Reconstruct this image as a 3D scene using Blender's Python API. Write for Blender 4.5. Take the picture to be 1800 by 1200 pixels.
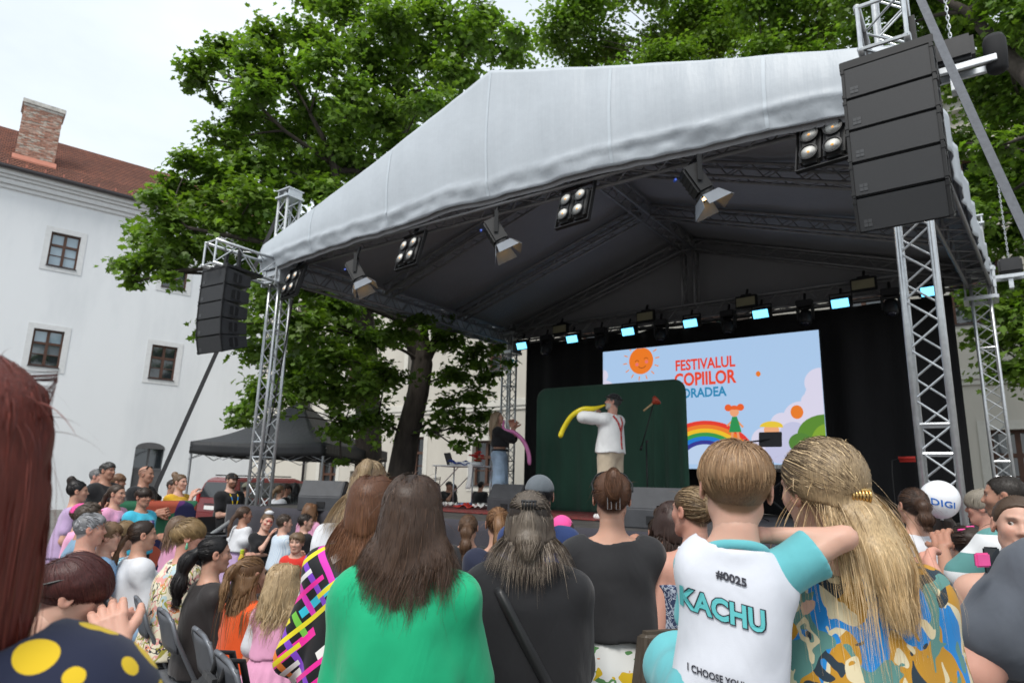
import bpy, bmesh, math, random
import numpy as np
from math import sin, cos, tan, pi, radians, atan, atan2, hypot, sqrt
from mathutils import Vector, Matrix, Quaternion
from mathutils.bvhtree import BVHTree

for o in list(bpy.data.objects):
    bpy.data.objects.remove(o)
scene = bpy.context.scene
COL = scene.collection
random.seed(7)
RNG = np.random.default_rng(7)

# ------------------------------------------------------------------ camera
FPX, PITCH, ROLL, EYE = 1165.0, atan(253 / 1165), radians(1.55), 1.62
cam_d = bpy.data.cameras.new('camera')
cam = bpy.data.objects.new('camera', cam_d)
COL.objects.link(cam)
cam_d.sensor_width = 36
cam_d.lens = 36 * FPX / 1800
cam_d.clip_start = 0.05
cam_d.clip_end = 900
cam_d.dof.use_dof = True
cam_d.dof.focus_distance = 2.2
cam_d.dof.aperture_fstop = 5.6
_fw = Vector((0, cos(PITCH), sin(PITCH)))
_u0 = Vector((1, 0, 0)).cross(_fw)
_rt = Vector((1, 0, 0)) * cos(ROLL) + _u0 * sin(ROLL)
_up = _u0 * cos(ROLL) - Vector((1, 0, 0)) * sin(ROLL)
cam.matrix_world = Matrix(((_rt.x, _up.x, -_fw.x, 0), (_rt.y, _up.y, -_fw.y, 0), (_rt.z, _up.z, -_fw.z, EYE), (0, 0, 0, 1)))
scene.camera = cam

# ------------------------------------------------------------------ sky, sun, exposure
SUN_EL, SUN_AZ = radians(56), radians(205)          # azimuth measured clockwise from +Y (the way the camera looks)
world = bpy.data.worlds.new('World')
scene.world = world
world.use_nodes = True
nt = world.node_tree
bg = nt.nodes['Background']
sky = nt.nodes.new('ShaderNodeTexSky')
sky.sky_type = 'NISHITA'
sky.sun_disc = False
sky.sun_elevation = SUN_EL
sky.sun_rotation = SUN_AZ
sky.air_density = 1.4
sky.dust_density = 3.0
tc = nt.nodes.new('ShaderNodeTexCoord')
mp = nt.nodes.new('ShaderNodeMapping')
mp.inputs['Scale'].default_value = (1, 1, 2.2)
ns = nt.nodes.new('ShaderNodeTexNoise')
ns.inputs['Scale'].default_value = 1.6
ns.inputs['Detail'].default_value = 6
ns.inputs['Roughness'].default_value = 0.55
rp = nt.nodes.new('ShaderNodeValToRGB')
rp.color_ramp.elements[0].position = 0.25
rp.color_ramp.elements[0].color = (.62, .62, .62, 1)
rp.color_ramp.elements[1].position = 0.62
rp.color_ramp.elements[1].color = (.97, .97, .97, 1)
mx = nt.nodes.new('ShaderNodeMix')
mx.data_type = 'RGBA'
mx.inputs[7].default_value = (9.0, 9.8, 10.4, 1)     # thin bright cloud
nt.links.new(tc.outputs['Generated'], mp.inputs['Vector'])
nt.links.new(mp.outputs['Vector'], ns.inputs['Vector'])
nt.links.new(ns.outputs['Fac'], rp.inputs['Fac'])
nt.links.new(rp.outputs['Color'], mx.inputs[0])
nt.links.new(sky.outputs['Color'], mx.inputs[6])
nt.links.new(mx.outputs[2], bg.inputs['Color'])
bg.inputs['Strength'].default_value = 0.080
sun_d = bpy.data.lights.new('sun', 'SUN')
sun_d.energy = 2.1
sun_d.angle = radians(22)
sun_d.color = (1, .965, .91)
sun = bpy.data.objects.new('sun', sun_d)
COL.objects.link(sun)
_sd = Vector((sin(SUN_AZ) * cos(SUN_EL), cos(SUN_AZ) * cos(SUN_EL), sin(SUN_EL)))
sun.rotation_euler = _sd.to_track_quat('Z', 'Y').to_euler()
scene.render.engine = 'CYCLES'
scene.render.resolution_x, scene.render.resolution_y = 1024, 682
vs = scene.view_settings
vs.view_transform = 'Standard'
vs.look = 'None'
vs.exposure = 0.52
vs.gamma = 1
vs.use_curve_mapping = False
scene.cycles.max_bounces = 8
scene.cycles.transparent_max_bounces = 8

# ------------------------------------------------------------------ pixels and the stage frame
def ray(x, y):
    d = _fw * FPX + _rt * (x - 900) - _up * (y - 600)
    return d / hypot(d.x, d.y)
def at(x, y, dist):
    return Vector((0, 0, EYE)) + ray(x, y) * dist
def atz(x, y, z):
    r = ray(x, y)
    return Vector((0, 0, EYE)) + r * ((z - EYE) / r.z)
AZ = radians(35.7)
VV = Vector((sin(AZ), cos(AZ), 0))          # stage depth
UU = Vector((cos(AZ), -sin(AZ), 0))         # along the stage front
TL = at(455, 870, 11.2); TL.z = 0           # foot of the front left tower
def S(s, t, z=0.0):
    return TL + UU * s + VV * t + Vector((0, 0, z))
STAGE_RZ = -AZ                              # rotation that turns +X to UU and +Y to VV

# ------------------------------------------------------------------ tagging and linking
def tag(o, label=None, cat=None, group=None, kind=None):
    if label: o['label'] = label
    if cat: o['category'] = cat
    if group: o['group'] = group
    if kind: o['kind'] = kind
    return o
def empty(name, loc=(0, 0, 0), rz=0, label=None, cat=None, group=None):
    o = bpy.data.objects.new(name, None)
    COL.objects.link(o)
    o.location = loc
    o.rotation_euler = (0, 0, rz)
    o.empty_display_size = .1
    return tag(o, label, cat, group)
def link(name, me, parent=None, loc=None, rot=None):
    o = bpy.data.objects.new(name, me)
    COL.objects.link(o)
    if parent: o.parent = parent
    if loc is not None: o.location = loc
    if rot is not None: o.rotation_euler = rot
    return o
def copy_tree(o, parent=None):
    c = o.copy()
    COL.objects.link(c)
    c.parent = parent
    for ch in list(o.children):
        copy_tree(ch, c)
    return c

# ------------------------------------------------------------------ materials
MATS = {}
def lin(c):
    """sRGB 0-255 to linear"""
    return tuple(((x / 255) / 12.92 if x / 255 <= .04045 else ((x / 255 + .055) / 1.055) ** 2.4) for x in c)
def new_mat(name):
    m = bpy.data.materials.new(name)
    m.use_nodes = True
    return m, m.node_tree, m.node_tree.nodes['Principled BSDF']
def N(nt, typ, **kw):
    n = nt.nodes.new('ShaderNode' + typ)
    for k, v in kw.items():
        if k in n.inputs: n.inputs[k].default_value = v
        else: setattr(n, k, v)
    return n
def ramp(nt, stops, interp='LINEAR'):
    n = nt.nodes.new('ShaderNodeValToRGB')
    cr = n.color_ramp
    cr.interpolation = interp
    while len(cr.elements) < len(stops): cr.elements.new(.5)
    for e, (p, c) in zip(cr.elements, stops):
        e.position = p
        e.color = (c[0], c[1], c[2], 1)
    return n
def mat(name, color, rough=.6, metal=0.0, var=.08, scale=6.0, bump=0.0, bscale=40.0, spec=.4, emit=None, estr=1.0, stretch=(1, 1, 1), trans=None, sheen=0):
    """plain surface: base colour with soft mottling and fine relief"""
    if name in MATS: return MATS[name]
    m, t, b = new_mat(name)
    b.inputs['Roughness'].default_value = rough
    b.inputs['Metallic'].default_value = metal
    b.inputs['Specular IOR Level'].default_value = spec
    if sheen: b.inputs['Sheen Weight'].default_value = sheen
    co = N(t, 'TexCoord')
    mpn = N(t, 'Mapping', Scale=stretch)
    t.links.new(co.outputs['Object'], mpn.inputs['Vector'])
    if var > 0:
        n = N(t, 'TexNoise', Scale=scale, Detail=5.0, Roughness=.6)
        t.links.new(mpn.outputs['Vector'], n.inputs['Vector'])
        r = ramp(t, [(.3, [c * (1 - var) for c in color]), (.7, [min(1, c * (1 + var)) for c in color])])
        t.links.new(n.outputs['Fac'], r.inputs['Fac'])
        t.links.new(r.outputs['Color'], b.inputs['Base Color'])
    else:
        b.inputs['Base Color'].default_value = (*color, 1)
    if bump > 0:
        n2 = N(t, 'TexNoise', Scale=bscale, Detail=4.0)
        t.links.new(mpn.outputs['Vector'], n2.inputs['Vector'])
        bp = N(t, 'Bump', Strength=bump, Distance=.01)
        t.links.new(n2.outputs['Fac'], bp.inputs['Height'])
        t.links.new(bp.outputs['Normal'], b.inputs['Normal'])
    if emit:
        b.inputs['Emission Color'].default_value = (*emit, 1)
        b.inputs['Emission Strength'].default_value = estr
    MATS[name] = m
    return m
def attr_mat(name, rough=.5, spec=.4, translucent=0.0, sheen=0, bump=0, bscale=60, sss=0):
    """colour read from the mesh's own colour attribute"""
    if name in MATS: return MATS[name]
    m, t, b = new_mat(name)
    a = N(t, 'Attribute', attribute_name='Col')
    t.links.new(a.outputs['Color'], b.inputs['Base Color'])
    b.inputs['Roughness'].default_value = rough
    b.inputs['Specular IOR Level'].default_value = spec
    if sss:
        b.inputs['Subsurface Weight'].default_value = sss
        b.inputs['Subsurface Radius'].default_value = (1, .35, .2)
        b.inputs['Subsurface Scale'].default_value = .008
    if sheen: b.inputs['Sheen Weight'].default_value = sheen
    if bump:
        co = N(t, 'TexCoord')
        n2 = N(t, 'TexNoise', Scale=bscale, Detail=4.0)
        t.links.new(co.outputs['Object'], n2.inputs['Vector'])
        bp = N(t, 'Bump', Strength=bump, Distance=.004)
        t.links.new(n2.outputs['Fac'], bp.inputs['Height'])
        t.links.new(bp.outputs['Normal'], b.inputs['Normal'])
    if translucent:
        tr = N(t, 'BsdfTranslucent')
        mxs = N(t, 'MixShader')
        mxs.inputs[0].default_value = translucent
        hs = N(t, 'HueSaturation', Saturation=1.15, Value=1.5)
        t.links.new(a.outputs['Color'], hs.inputs['Color'])
        t.links.new(hs.outputs['Color'], tr.inputs['Color'])
        t.links.new(b.outputs[0], mxs.inputs[1])
        t.links.new(tr.outputs[0], mxs.inputs[2])
        t.links.new(mxs.outputs[0], t.nodes['Material Output'].inputs['Surface'])
    MATS[name] = m
    return m

# ------------------------------------------------------------------ mesh collector
class MB:
    def __init__(self):
        self.v, self.f, self.m, self.mats = [], [], [], []
    def mi(self, m):
        if m not in self.mats: self.mats.append(m)
        return self.mats.index(m)
    def add(self, vs_, fs_, m=None):
        o = len(self.v)
        self.v += [tuple(p) for p in vs_]
        k = self.mi(m) if m else 0
        for f in fs_:
            self.f.append([i + o for i in f])
            self.m.append(k)
        return self
    def box(self, lo, hi, m=None, M=None):
        x0, y0, z0 = lo; x1, y1, z1 = hi
        vs_ = [Vector(p) for p in ((x0, y0, z0), (x1, y0, z0), (x1, y1, z0), (x0, y1, z0), (x0, y0, z1), (x1, y0, z1), (x1, y1, z1), (x0, y1, z1))]
        if M is not None: vs_ = [M @ p for p in vs_]
        return self.add(vs_, [(0, 3, 2, 1), (4, 5, 6, 7), (0, 1, 5, 4), (1, 2, 6, 5), (2, 3, 7, 6), (3, 0, 4, 7)], m)
    def hexa(self, pts, m=None):
        """eight corners, bottom ring then top ring"""
        return self.add(pts, [(0, 3, 2, 1), (4, 5, 6, 7), (0, 1, 5, 4), (1, 2, 6, 5), (2, 3, 7, 6), (3, 0, 4, 7)], m)
    def tube(self, pts, r, n=8, m=None, caps=True):
        pts = [Vector(p) for p in pts]
        rs = r if hasattr(r, '__len__') else [r] * len(pts)
        vs_, fs_ = [], []
        ref = None
        for i, p in enumerate(pts):
            a = pts[max(i - 1, 0)]; b = pts[min(i + 1, len(pts) - 1)]
            d = (b - a)
            d = d.normalized() if d.length > 1e-9 else Vector((0, 0, 1))
            if ref is None:
                ref = d.orthogonal().normalized()
            ref = (ref - d * ref.dot(d))
            ref = ref.normalized() if ref.length > 1e-6 else d.orthogonal().normalized()
            q = d.cross(ref)
            for k in range(n):
                a_ = 2 * pi * k / n
                vs_.append(p + (ref * cos(a_) + q * sin(a_)) * rs[i])
        for i in range(len(pts) - 1):
            for k in range(n):
                fs_.append((i * n + k, i * n + (k + 1) % n, (i + 1) * n + (k + 1) % n, (i + 1) * n + k))
        if caps:
            fs_.append(tuple(range(n - 1, -1, -1)))
            fs_.append(tuple(range((len(pts) - 1) * n, len(pts) * n)))
        return self.add(vs_, fs_, m)
    def lathe(self, prof, n=16, m=None, M=None, ax='z'):
        """profile of (radius, height)"""
        vs_, fs_ = [], []
        for r, z in prof:
            for k in range(n):
                a = 2 * pi * k / n
                p = Vector((r * cos(a), r * sin(a), z))
                if ax == 'y': p = Vector((p.x, p.z, p.y))
                vs_.append(M @ p if M is not None else p)
        for i in range(len(prof) - 1):
            for k in range(n):
                fs_.append((i * n + k, i * n + (k + 1) % n, (i + 1) * n + (k + 1) % n, (i + 1) * n + k))
        fs_.append(tuple(range(n - 1, -1, -1)))
        fs_.append(tuple(range((len(prof) - 1) * n, len(prof) * n)))
        return self.add(vs_, fs_, m)
    def prism(self, poly, d, m=None, M=None):
        """polygon in XZ extruded along +Y by d"""
        n = len(poly)
        vs_ = [Vector((x, 0, z)) for x, z in poly] + [Vector((x, d, z)) for x, z in poly]
        if M is not None: vs_ = [M @ p for p in vs_]
        return self.add(vs_, [tuple(range(n)), tuple(range(2 * n - 1, n - 1, -1))] + [(i, i + n, (i + 1) % n + n, (i + 1) % n) for i in range(n)], m)
    def grid(self, fn, nu, nv, m=None):
        vs_ = [fn(i / nu, j / nv) for j in range(nv + 1) for i in range(nu + 1)]
        fs_ = [(j * (nu + 1) + i, j * (nu + 1) + i + 1, (j + 1) * (nu + 1) + i + 1, (j + 1) * (nu + 1) + i) for j in range(nv) for i in range(nu)]
        return self.add(vs_, fs_, m)
    def mesh(self, name, m=None, smooth=False, fix=True):
        me = bpy.data.meshes.new(name)
        me.from_pydata([tuple(p) for p in self.v], [], self.f)
        for mm in (self.mats or ([m] if m else [])): me.materials.append(mm)
        if len(self.mats) > 1: me.polygons.foreach_set('material_index', self.m)
        if smooth: me.polygons.foreach_set('use_smooth', [True] * len(me.polygons))
        if fix:
            b = bmesh.new(); b.from_mesh(me)
            bmesh.ops.recalc_face_normals(b, faces=b.faces)
            b.to_mesh(me); b.free()
        me.update()
        return me
    def build(self, name, m=None, parent=None, smooth=False, bevel=0, loc=None, rot=None, fix=True, segs=2):
        me = self.mesh(name, m, smooth, fix)
        if bevel:
            b = bmesh.new(); b.from_mesh(me)
            bmesh.ops.bevel(b, geom=[e for e in b.edges if len(e.link_faces) == 2 and e.calc_face_angle() > .5], offset=bevel, segments=segs, affect='EDGES', clamp_overlap=True)
            b.to_mesh(me); b.free()
        return link(name, me, parent, loc, rot)
def solidify(o, t, offset=0):
    md = o.modifiers.new('solid', 'SOLIDIFY'); md.thickness = t; md.offset = offset
    return o
def np_mesh(name, V, Fq, mats, smooth=True, col=None, mi=None):
    """numpy verts and fixed-size faces to a mesh, with an optional per-vertex colour"""
    me = bpy.data.meshes.new(name)
    k = Fq.shape[1]
    me.vertices.add(len(V))
    me.vertices.foreach_set('co', np.ascontiguousarray(V, np.float32).ravel())
    me.loops.add(Fq.size)
    me.loops.foreach_set('vertex_index', np.ascontiguousarray(Fq, np.int32).ravel())
    me.polygons.add(len(Fq))
    me.polygons.foreach_set('loop_start', np.arange(0, Fq.size, k, dtype=np.int32))
    me.polygons.foreach_set('loop_total', np.full(len(Fq), k, np.int32))
    if mi is not None: me.polygons.foreach_set('material_index', np.ascontiguousarray(mi, np.int32))
    if smooth: me.polygons.foreach_set('use_smooth', np.ones(len(Fq), bool))
    for m in mats: me.materials.append(m)
    if col is not None:
        a = me.color_attributes.new('Col', 'FLOAT_COLOR', 'POINT')
        c4 = np.ones((len(V), 4), np.float32); c4[:, :3] = col
        a.data.foreach_set('color', c4.ravel())
    me.update(calc_edges=True)
    return me
def text_mesh(txt, size, bold=.0, spacing=1.0):
    """flat lettering as a mesh: list of verts (x, y) and faces, origin at left of the baseline"""
    cu = bpy.data.curves.new('t', 'FONT')
    cu.body = txt; cu.size = size; cu.offset = bold; cu.space_character = spacing; cu.resolution_u = 3
    ob = bpy.data.objects.new('t', cu)
    COL.objects.link(ob)
    dg = bpy.context.evaluated_depsgraph_get()
    me = bpy.data.meshes.new_from_object(ob.evaluated_get(dg))
    b = bmesh.new(); b.from_mesh(me)
    vs_ = [(v.co.x, v.co.y) for v in b.verts]
    b.verts.index_update()
    fs_ = [tuple(v.index for v in f.verts) for f in b.faces]
    b.free()
    bpy.data.objects.remove(ob); bpy.data.curves.remove(cu); bpy.data.meshes.remove(me)
    return vs_, fs_
# ================================================================== SETTING
def plaster_mat(name, color, dirt):
    m, t, b = new_mat(name)
    co = N(t, 'TexCoord')
    n1 = N(t, 'TexNoise', Scale=.35, Detail=6.0, Roughness=.65)
    n2 = N(t, 'TexNoise', Scale=14.0, Detail=5.0)
    mpn = N(t, 'Mapping', Scale=(1, 1, .25))
    t.links.new(co.outputs['Object'], mpn.inputs['Vector'])
    t.links.new(mpn.outputs['Vector'], n1.inputs['Vector'])
    t.links.new(co.outputs['Object'], n2.inputs['Vector'])
    r = ramp(t, [(.3, dirt), (.55, color), (1, [min(1, c * 1.03) for c in color])])
    t.links.new(n1.outputs['Fac'], r.inputs['Fac'])
    t.links.new(r.outputs['Color'], b.inputs['Base Color'])
    bp = N(t, 'Bump', Strength=.25, Distance=.01)
    t.links.new(n2.outputs['Fac'], bp.inputs['Height'])
    t.links.new(bp.outputs['Normal'], b.inputs['Normal'])
    b.inputs['Roughness'].default_value = .9
    return m
M_WHITE = plaster_mat('white_plaster', (.77, .79, .815), (.66, .685, .715))
M_CREAM = plaster_mat('cream_plaster', (.56, .53, .47), (.48, .45, .40))
M_TRIM = mat('trim_plaster', (.66, .67, .68), .85, var=.06, bump=.15)
M_WOOD = mat('brown_window_wood', (.085, .04, .026), .5, var=.2, scale=12, bump=.1)
M_GUT = mat('gutter_metal', (.06, .055, .06), .5, metal=.3)
def glass_mat(name, col, rough=.04):
    m, t, b = new_mat(name)
    b.inputs['Base Color'].default_value = (*col, 1)
    b.inputs['Roughness'].default_value = rough
    b.inputs['Specular IOR Level'].default_value = .9
    b.inputs['Coat Weight'].default_value = .6
    b.inputs['Coat Roughness'].default_value = .02
    return m
M_GLASS_D = glass_mat('dark_window_glass', (.02, .025, .03))
M_GLASS_B = glass_mat('painted_sky_curtain_glass', (.28, .37, .44))  # pale blue base colour stands in for reflected sky and curtains
M_GLASS_M = glass_mat('half_painted_sky_curtain_glass', (.14, .16, .18))  # fainter step of the same painted sky reflection and curtains
def ground_mat():
    m, t, b = new_mat('courtyard_paving')
    co = N(t, 'TexCoord')
    vo = N(t, 'TexVoronoi', Scale=7.0, feature='DISTANCE_TO_EDGE')
    vc = N(t, 'TexVoronoi', Scale=7.0)
    n = N(t, 'TexNoise', Scale=.6, Detail=6.0)
    for k in (vo, vc, n): t.links.new(co.outputs['Object'], k.inputs['Vector'])
    r1 = ramp(t, [(0, (.10, .095, .085)), (.5, (.16, .15, .14)), (1, (.22, .21, .195))])
    t.links.new(n.outputs['Fac'], r1.inputs['Fac'])
    r2 = ramp(t, [(0, (.35, .35, .35)), (.06, (1, 1, 1))])
    t.links.new(vo.outputs['Distance'], r2.inputs['Fac'])
    mm = N(t, 'Mix', data_type='RGBA', blend_type='MULTIPLY'); mm.inputs[0].default_value = 1
    t.links.new(r1.outputs['Color'], mm.inputs[6]); t.links.new(r2.outputs['Color'], mm.inputs[7])
    t.links.new(mm.outputs[2], b.inputs['Base Color'])
    bp = N(t, 'Bump', Strength=.5, Distance=.02)
    t.links.new(vo.outputs['Distance'], bp.inputs['Height'])
    t.links.new(bp.outputs['Normal'], b.inputs['Normal'])
    b.inputs['Roughness'].default_value = .85
    return m
g = MB().add([(-400, -400, 0), (400, -400, 0), (400, 400, 0), (-400, 400, 0)], [(0, 1, 2, 3)])
tag(g.build('ground', ground_mat()), kind='structure')

def facade(W, Hh, openings, M, thick=.45):
    """wall in local X (0..W), Z up, outer face at Y=0, body behind it at +Y; openings (x0, x1, z0, z1) are real holes"""
    xs = sorted({0, W} | {o[0] for o in openings} | {o[1] for o in openings})
    zs = sorted({0, Hh} | {o[2] for o in openings} | {o[3] for o in openings})
    mb = MB()
    for i in range(len(xs) - 1):
        for j in range(len(zs) - 1):
            cx, cz = (xs[i] + xs[i + 1]) / 2, (zs[j] + zs[j + 1]) / 2
            if any(o[0] < cx < o[1] and o[2] < cz < o[3] for o in openings): continue
            mb.add([(xs[i], 0, zs[j]), (xs[i + 1], 0, zs[j]), (xs[i + 1], 0, zs[j + 1]), (xs[i], 0, zs[j + 1])], [(0, 1, 2, 3)])
    for x0, x1, z0, z1 in openings:
        mb.add([(x0, 0, z0), (x1, 0, z0), (x1, thick, z0), (x0, thick, z0), (x0, 0, z1), (x1, 0, z1), (x1, thick, z1), (x0, thick, z1)],
               [(0, 1, 2, 3), (4, 7, 6, 5), (0, 3, 7, 4), (1, 5, 6, 2)])
    return mb
def window(parent, x0, x1, z0, z1, glass, surround=True, depth=.12, M_S=None, kinds=None):
    """brown timber casement: two leaves, a transom, panes; pale plaster surround"""
    f = MB()
    w, h = x1 - x0, z1 - z0
    fr = .085
    d0, d1 = depth, depth + .09
    f.box((x0, d0, z0), (x0 + fr, d1, z1)); f.box((x1 - fr, d0, z0), (x1, d1, z1))
    f.box((x0 + fr, d0, z1 - fr), (x1 - fr, d1, z1)); f.box((x0 + fr, d0, z0), (x1 - fr, d1, z0 + fr))
    xm, zt = (x0 + x1) / 2, z0 + h * .63
    f.box((xm - .06, d0 - .02, z0 + fr), (xm + .06, d1, z1 - fr))
    f.box((x0 + fr, d0 - .015, zt - .055), (xm - .06, d1, zt + .055)); f.box((xm + .06, d0 - .015, zt - .055), (x1 - fr, d1, zt + .055))
    zb = z0 + h * .33
    f.box((x0 + fr, d0 + .02, zb - .02), (xm - .06, d1, zb + .02)); f.box((xm + .06, d0 + .02, zb - .02), (x1 - fr, d1, zb + .02))
    fo = f.build('window', M_WOOD, parent)
    cells = [(x0 + fr, xm - .06, zt + .055, z1 - fr), (xm + .06, x1 - fr, zt + .055, z1 - fr), (x0 + fr, xm - .06, zb + .02, zt - .055), (xm + .06, x1 - fr, zb + .02, zt - .055), (x0 + fr, xm - .06, z0 + fr, zb - .02), (xm + .06, x1 - fr, z0 + fr, zb - .02)]
    for i, (a, b_, c, d) in enumerate(cells):
        gm = glass if not kinds else kinds[i]
        tl = random.uniform(-.006, .006)
        MB().add([(a, d0 + .05 + tl, c), (b_, d0 + .05 - tl, c), (b_, d0 + .05 - tl, d), (a, d0 + .05 + tl, d)], [(0, 1, 2, 3)]).build('pane', gm, fo, fix=False)
    if surround:
        s, p = .24, -.025
        q = MB()
        q.box((x0 - s, p, z0 - s), (x0, .05, z1 + s)); q.box((x1, p, z0 - s), (x1 + s, .05, z1 + s))
        q.box((x0, p, z1), (x1, .05, z1 + s)); q.box((x0, p, z0 - s), (x1, .05, z0))
        q.build('window_surround', M_S or M_TRIM, fo)
        MB().box((x0 - .02, -.07, z0 - .035), (x1 + .02, depth, z0 + .004)).build('sill', M_GUT, fo)
    return fo
def tile_mat():
    m, t, b = new_mat('clay_roof_tiles')
    co = N(t, 'TexCoord')
    br = N(t, 'TexBrick', Scale=1.0)
    br.inputs['Color1'].default_value = (.27, .10, .06, 1); br.inputs['Color2'].default_value = (.19, .075, .05, 1); br.inputs['Mortar'].default_value = (.07, .03, .022, 1)
    br.inputs['Mortar Size'].default_value = .022; br.inputs['Brick Width'].default_value = .2; br.inputs['Row Height'].default_value = .3
    t.links.new(co.outputs['UV'], br.inputs['Vector'])
    n = N(t, 'TexNoise', Scale=.8, Detail=6.0)
    t.links.new(co.outputs['Object'], n.inputs['Vector'])
    mm = N(t, 'Mix', data_type='RGBA', blend_type='OVERLAY'); mm.inputs[0].default_value = .5
    t.links.new(br.outputs['Color'], mm.inputs[6]); t.links.new(n.outputs['Fac'], mm.inputs[7])
    t.links.new(mm.outputs[2], b.inputs['Base Color'])
    bp = N(t, 'Bump', Strength=.8, Distance=.03)
    t.links.new(br.outputs['Fac'], bp.inputs['Height']); bp.invert = True
    t.links.new(bp.outputs['Normal'], b.inputs['Normal'])
    b.inputs['Roughness'].default_value = .8
    return m
M_TILE = tile_mat()
def roof_slope(parent, x0, x1, y0, z0, y1, z1):
    """stepped courses of clay tiles from the eave up to the ridge, uv in metres"""
    L = hypot(y1 - y0, z1 - z0)
    n = int(L / .3)
    mb = MB(); uv = []
    ny, nz = -(z1 - z0) / L, (y1 - y0) / L
    for i in range(n):
        a, c = i / n, (i + 1) / n
        def P(x, k, up): return (x, y0 + (y1 - y0) * k + ny * up, z0 + (z1 - z0) * k + nz * up)
        mb.add([P(x0, a, .035), P(x1, a, .035), P(x1, c, 0.0), P(x0, c, 0.0), P(x0, a, 0), P(x1, a, 0)], [(0, 1, 2, 3), (4, 5, 1, 0)])
    o = mb.build('roof', M_TILE, parent, fix=False)
    me = o.data
    lay = me.uv_layers.new(name='UVMap')
    for p in me.polygons:
        for li in p.loop_indices:
            c = me.vertices[me.loops[li].vertex_index].co
            lay.data[li].uv = (c.x, hypot(c.y - y0, c.z - z0))
    return o

# ---- the long white wing on the left: local X runs from its far corner towards the camera side
B_T = 15.4
def on_back(x, y):
    r = ray(x, y); p0 = S(0, B_T)
    return Vector((0, 0, EYE)) + r * (((p0 - Vector((0, 0, EYE))).dot(VV)) / r.dot(VV))
CORNER = on_back(455, 700); CORNER.z = 0
A2 = radians(50.6)
wdir = Vector((-sin(A2), -cos(A2), 0))
wn = Vector((cos(A2), -sin(A2), 0))
# local +X = wdir, outward normal (local -Y) = wn
LW = empty('white_wing', CORNER, atan2(wdir.y, wdir.x), 'long white plastered wing with red tiled roof and brown windows', 'building')
# check handedness: local Y = Z x X
_ly = Vector((0, 0, 1)).cross(wdir)
FLIP = _ly.dot(wn) > 0          # then the outer face must look along +Y: mirror by walking the other way
if FLIP:
    LW.location = CORNER + wdir * 45
    LW.rotation_euler = (0, 0, atan2(-wdir.y, -wdir.x))
def la(a): return 45 - a if FLIP else a
wins = []
for a in (5.03, 10.0, 15.0, 20.0, 25.0, 30):
    for z0, z1 in ((6.44, 8.18), (11.26, 12.93)):
        wins.append((min(la(a - .6), la(a + .6)), max(la(a - .6), la(a + .6)), z0, z1))
door = (min(la(4.4), la(5.72)), max(la(4.4), la(5.72)), 0.0, 2.95)
facade(45, 14.7, wins + [door], None).build('wall', M_WHITE, LW, fix=False)
random.seed(3)
for (x0, x1, z0, z1) in wins:
    a = 45 - (x0 + x1) / 2 if FLIP else (x0 + x1) / 2
    k = None; gl = M_GLASS_D
    if abs(a - 10) < .1 and z0 > 10: gl = M_GLASS_B
    if abs(a - 10) < .1 and z0 < 10: k = [M_GLASS_B, M_GLASS_B, M_GLASS_M, M_GLASS_M, M_GLASS_D, M_GLASS_D]
    window(LW, x0, x1, z0, z1, gl, kinds=k)
# arched door with a glazed fanlight
dx0, dx1 = door[0], door[1]
arch = [(dx0, 2.95)] + [((dx0 + dx1) / 2 - cos(pi * i / 12) * (dx1 - dx0) / 2, 2.95 + sin(pi * i / 12) * .3) for i in range(13)]
dm = MB()
dm.prism([(x, z) for x, z in arch[1:]], .06, M=Matrix.Translation((0, -.03, 0)))
M_DGREY = mat('grey_door_paint', (.10, .10, .105), .5, var=.1)
dr = dm.build('fanlight', M_DGREY, LW)
d2 = MB()
d2.box((dx0, .2, 0), (dx1, .26, 1.9)); d2.box((dx0, .18, 1.9), (dx1, .28, 2.0))
for xx in (dx0 + .12, (dx0 + dx1) / 2 + .05):
    d2.box((xx, .18, .2), (xx + .5, .2, .85)); d2.box((xx, .18, 1.0), (xx + .5, .2, 1.75))
dd = d2.build('door', M_DGREY, LW)
MB().add([(dx0, .24, 2.0), (dx1, .24, 2.0), (dx1, .24, 2.95), (dx0, .24, 2.95)], [(0, 1, 2, 3)]).build('pane', M_GLASS_D, dd, fix=False)
MB().box(((dx0 + dx1) / 2 - .04, .19, 2.0), ((dx0 + dx1) / 2 + .04, .23, 2.95)).build('glazing_bar', M_DGREY, dd)
cn = MB()
for z0, z1, p in ((14.5, 14.7, .10), (14.7, 14.95, .2), (14.95, 15.1, .30), (15.1, 15.35, .42)):
    cn.box((0, -p, z0), (45, .3, z1))
cn.build('cornice', M_TRIM, LW, bevel=.02)
gt = MB(); gt.tube([(0, -.55, 15.38), (45, -.55, 15.38)], .1, 8)
gt.build('gutter', M_GUT, LW, smooth=True)
roof_slope(LW, 0, 45, -.5, 15.42, 6.5, 20.2)
MB().add([(0, 0, 14.7), (45, 0, 14.7), (45, 13, 14.7), (0, 13, 14.7), (0, 6.5, 20.1), (45, 6.5, 20.1)], [(2, 3, 4, 5), (0, 4, 3), (1, 2, 5)]).build('rear_roof', M_TILE, LW)
MB().add([(0, .5, 0), (45, .5, 0), (45, 13, 0), (0, 13, 0), (0, .5, 14.7), (45, .5, 14.7), (45, 13, 14.7), (0, 13, 14.7)], [(2, 3, 7, 6), (0, 4, 7, 3), (1, 2, 6, 5), (0, 1, 5, 4)]).build('inner_wall', mat('dark_interior', (.03, .03, .032), .9, var=0), LW, fix=False)
sg = MB()
M_SNOW = mat('snow_guard_metal', (.45, .17, .12), .6)
for i in range(60):
    x = .4 + i * .74
    k = .055
    y, z = -.5 + 7 * k, 15.42 + 4.78 * k
    sg.box((x, y, z), (x + .05, y + .05, z + .17))
sg.build('snow_guards', M_SNOW, LW)
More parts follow.
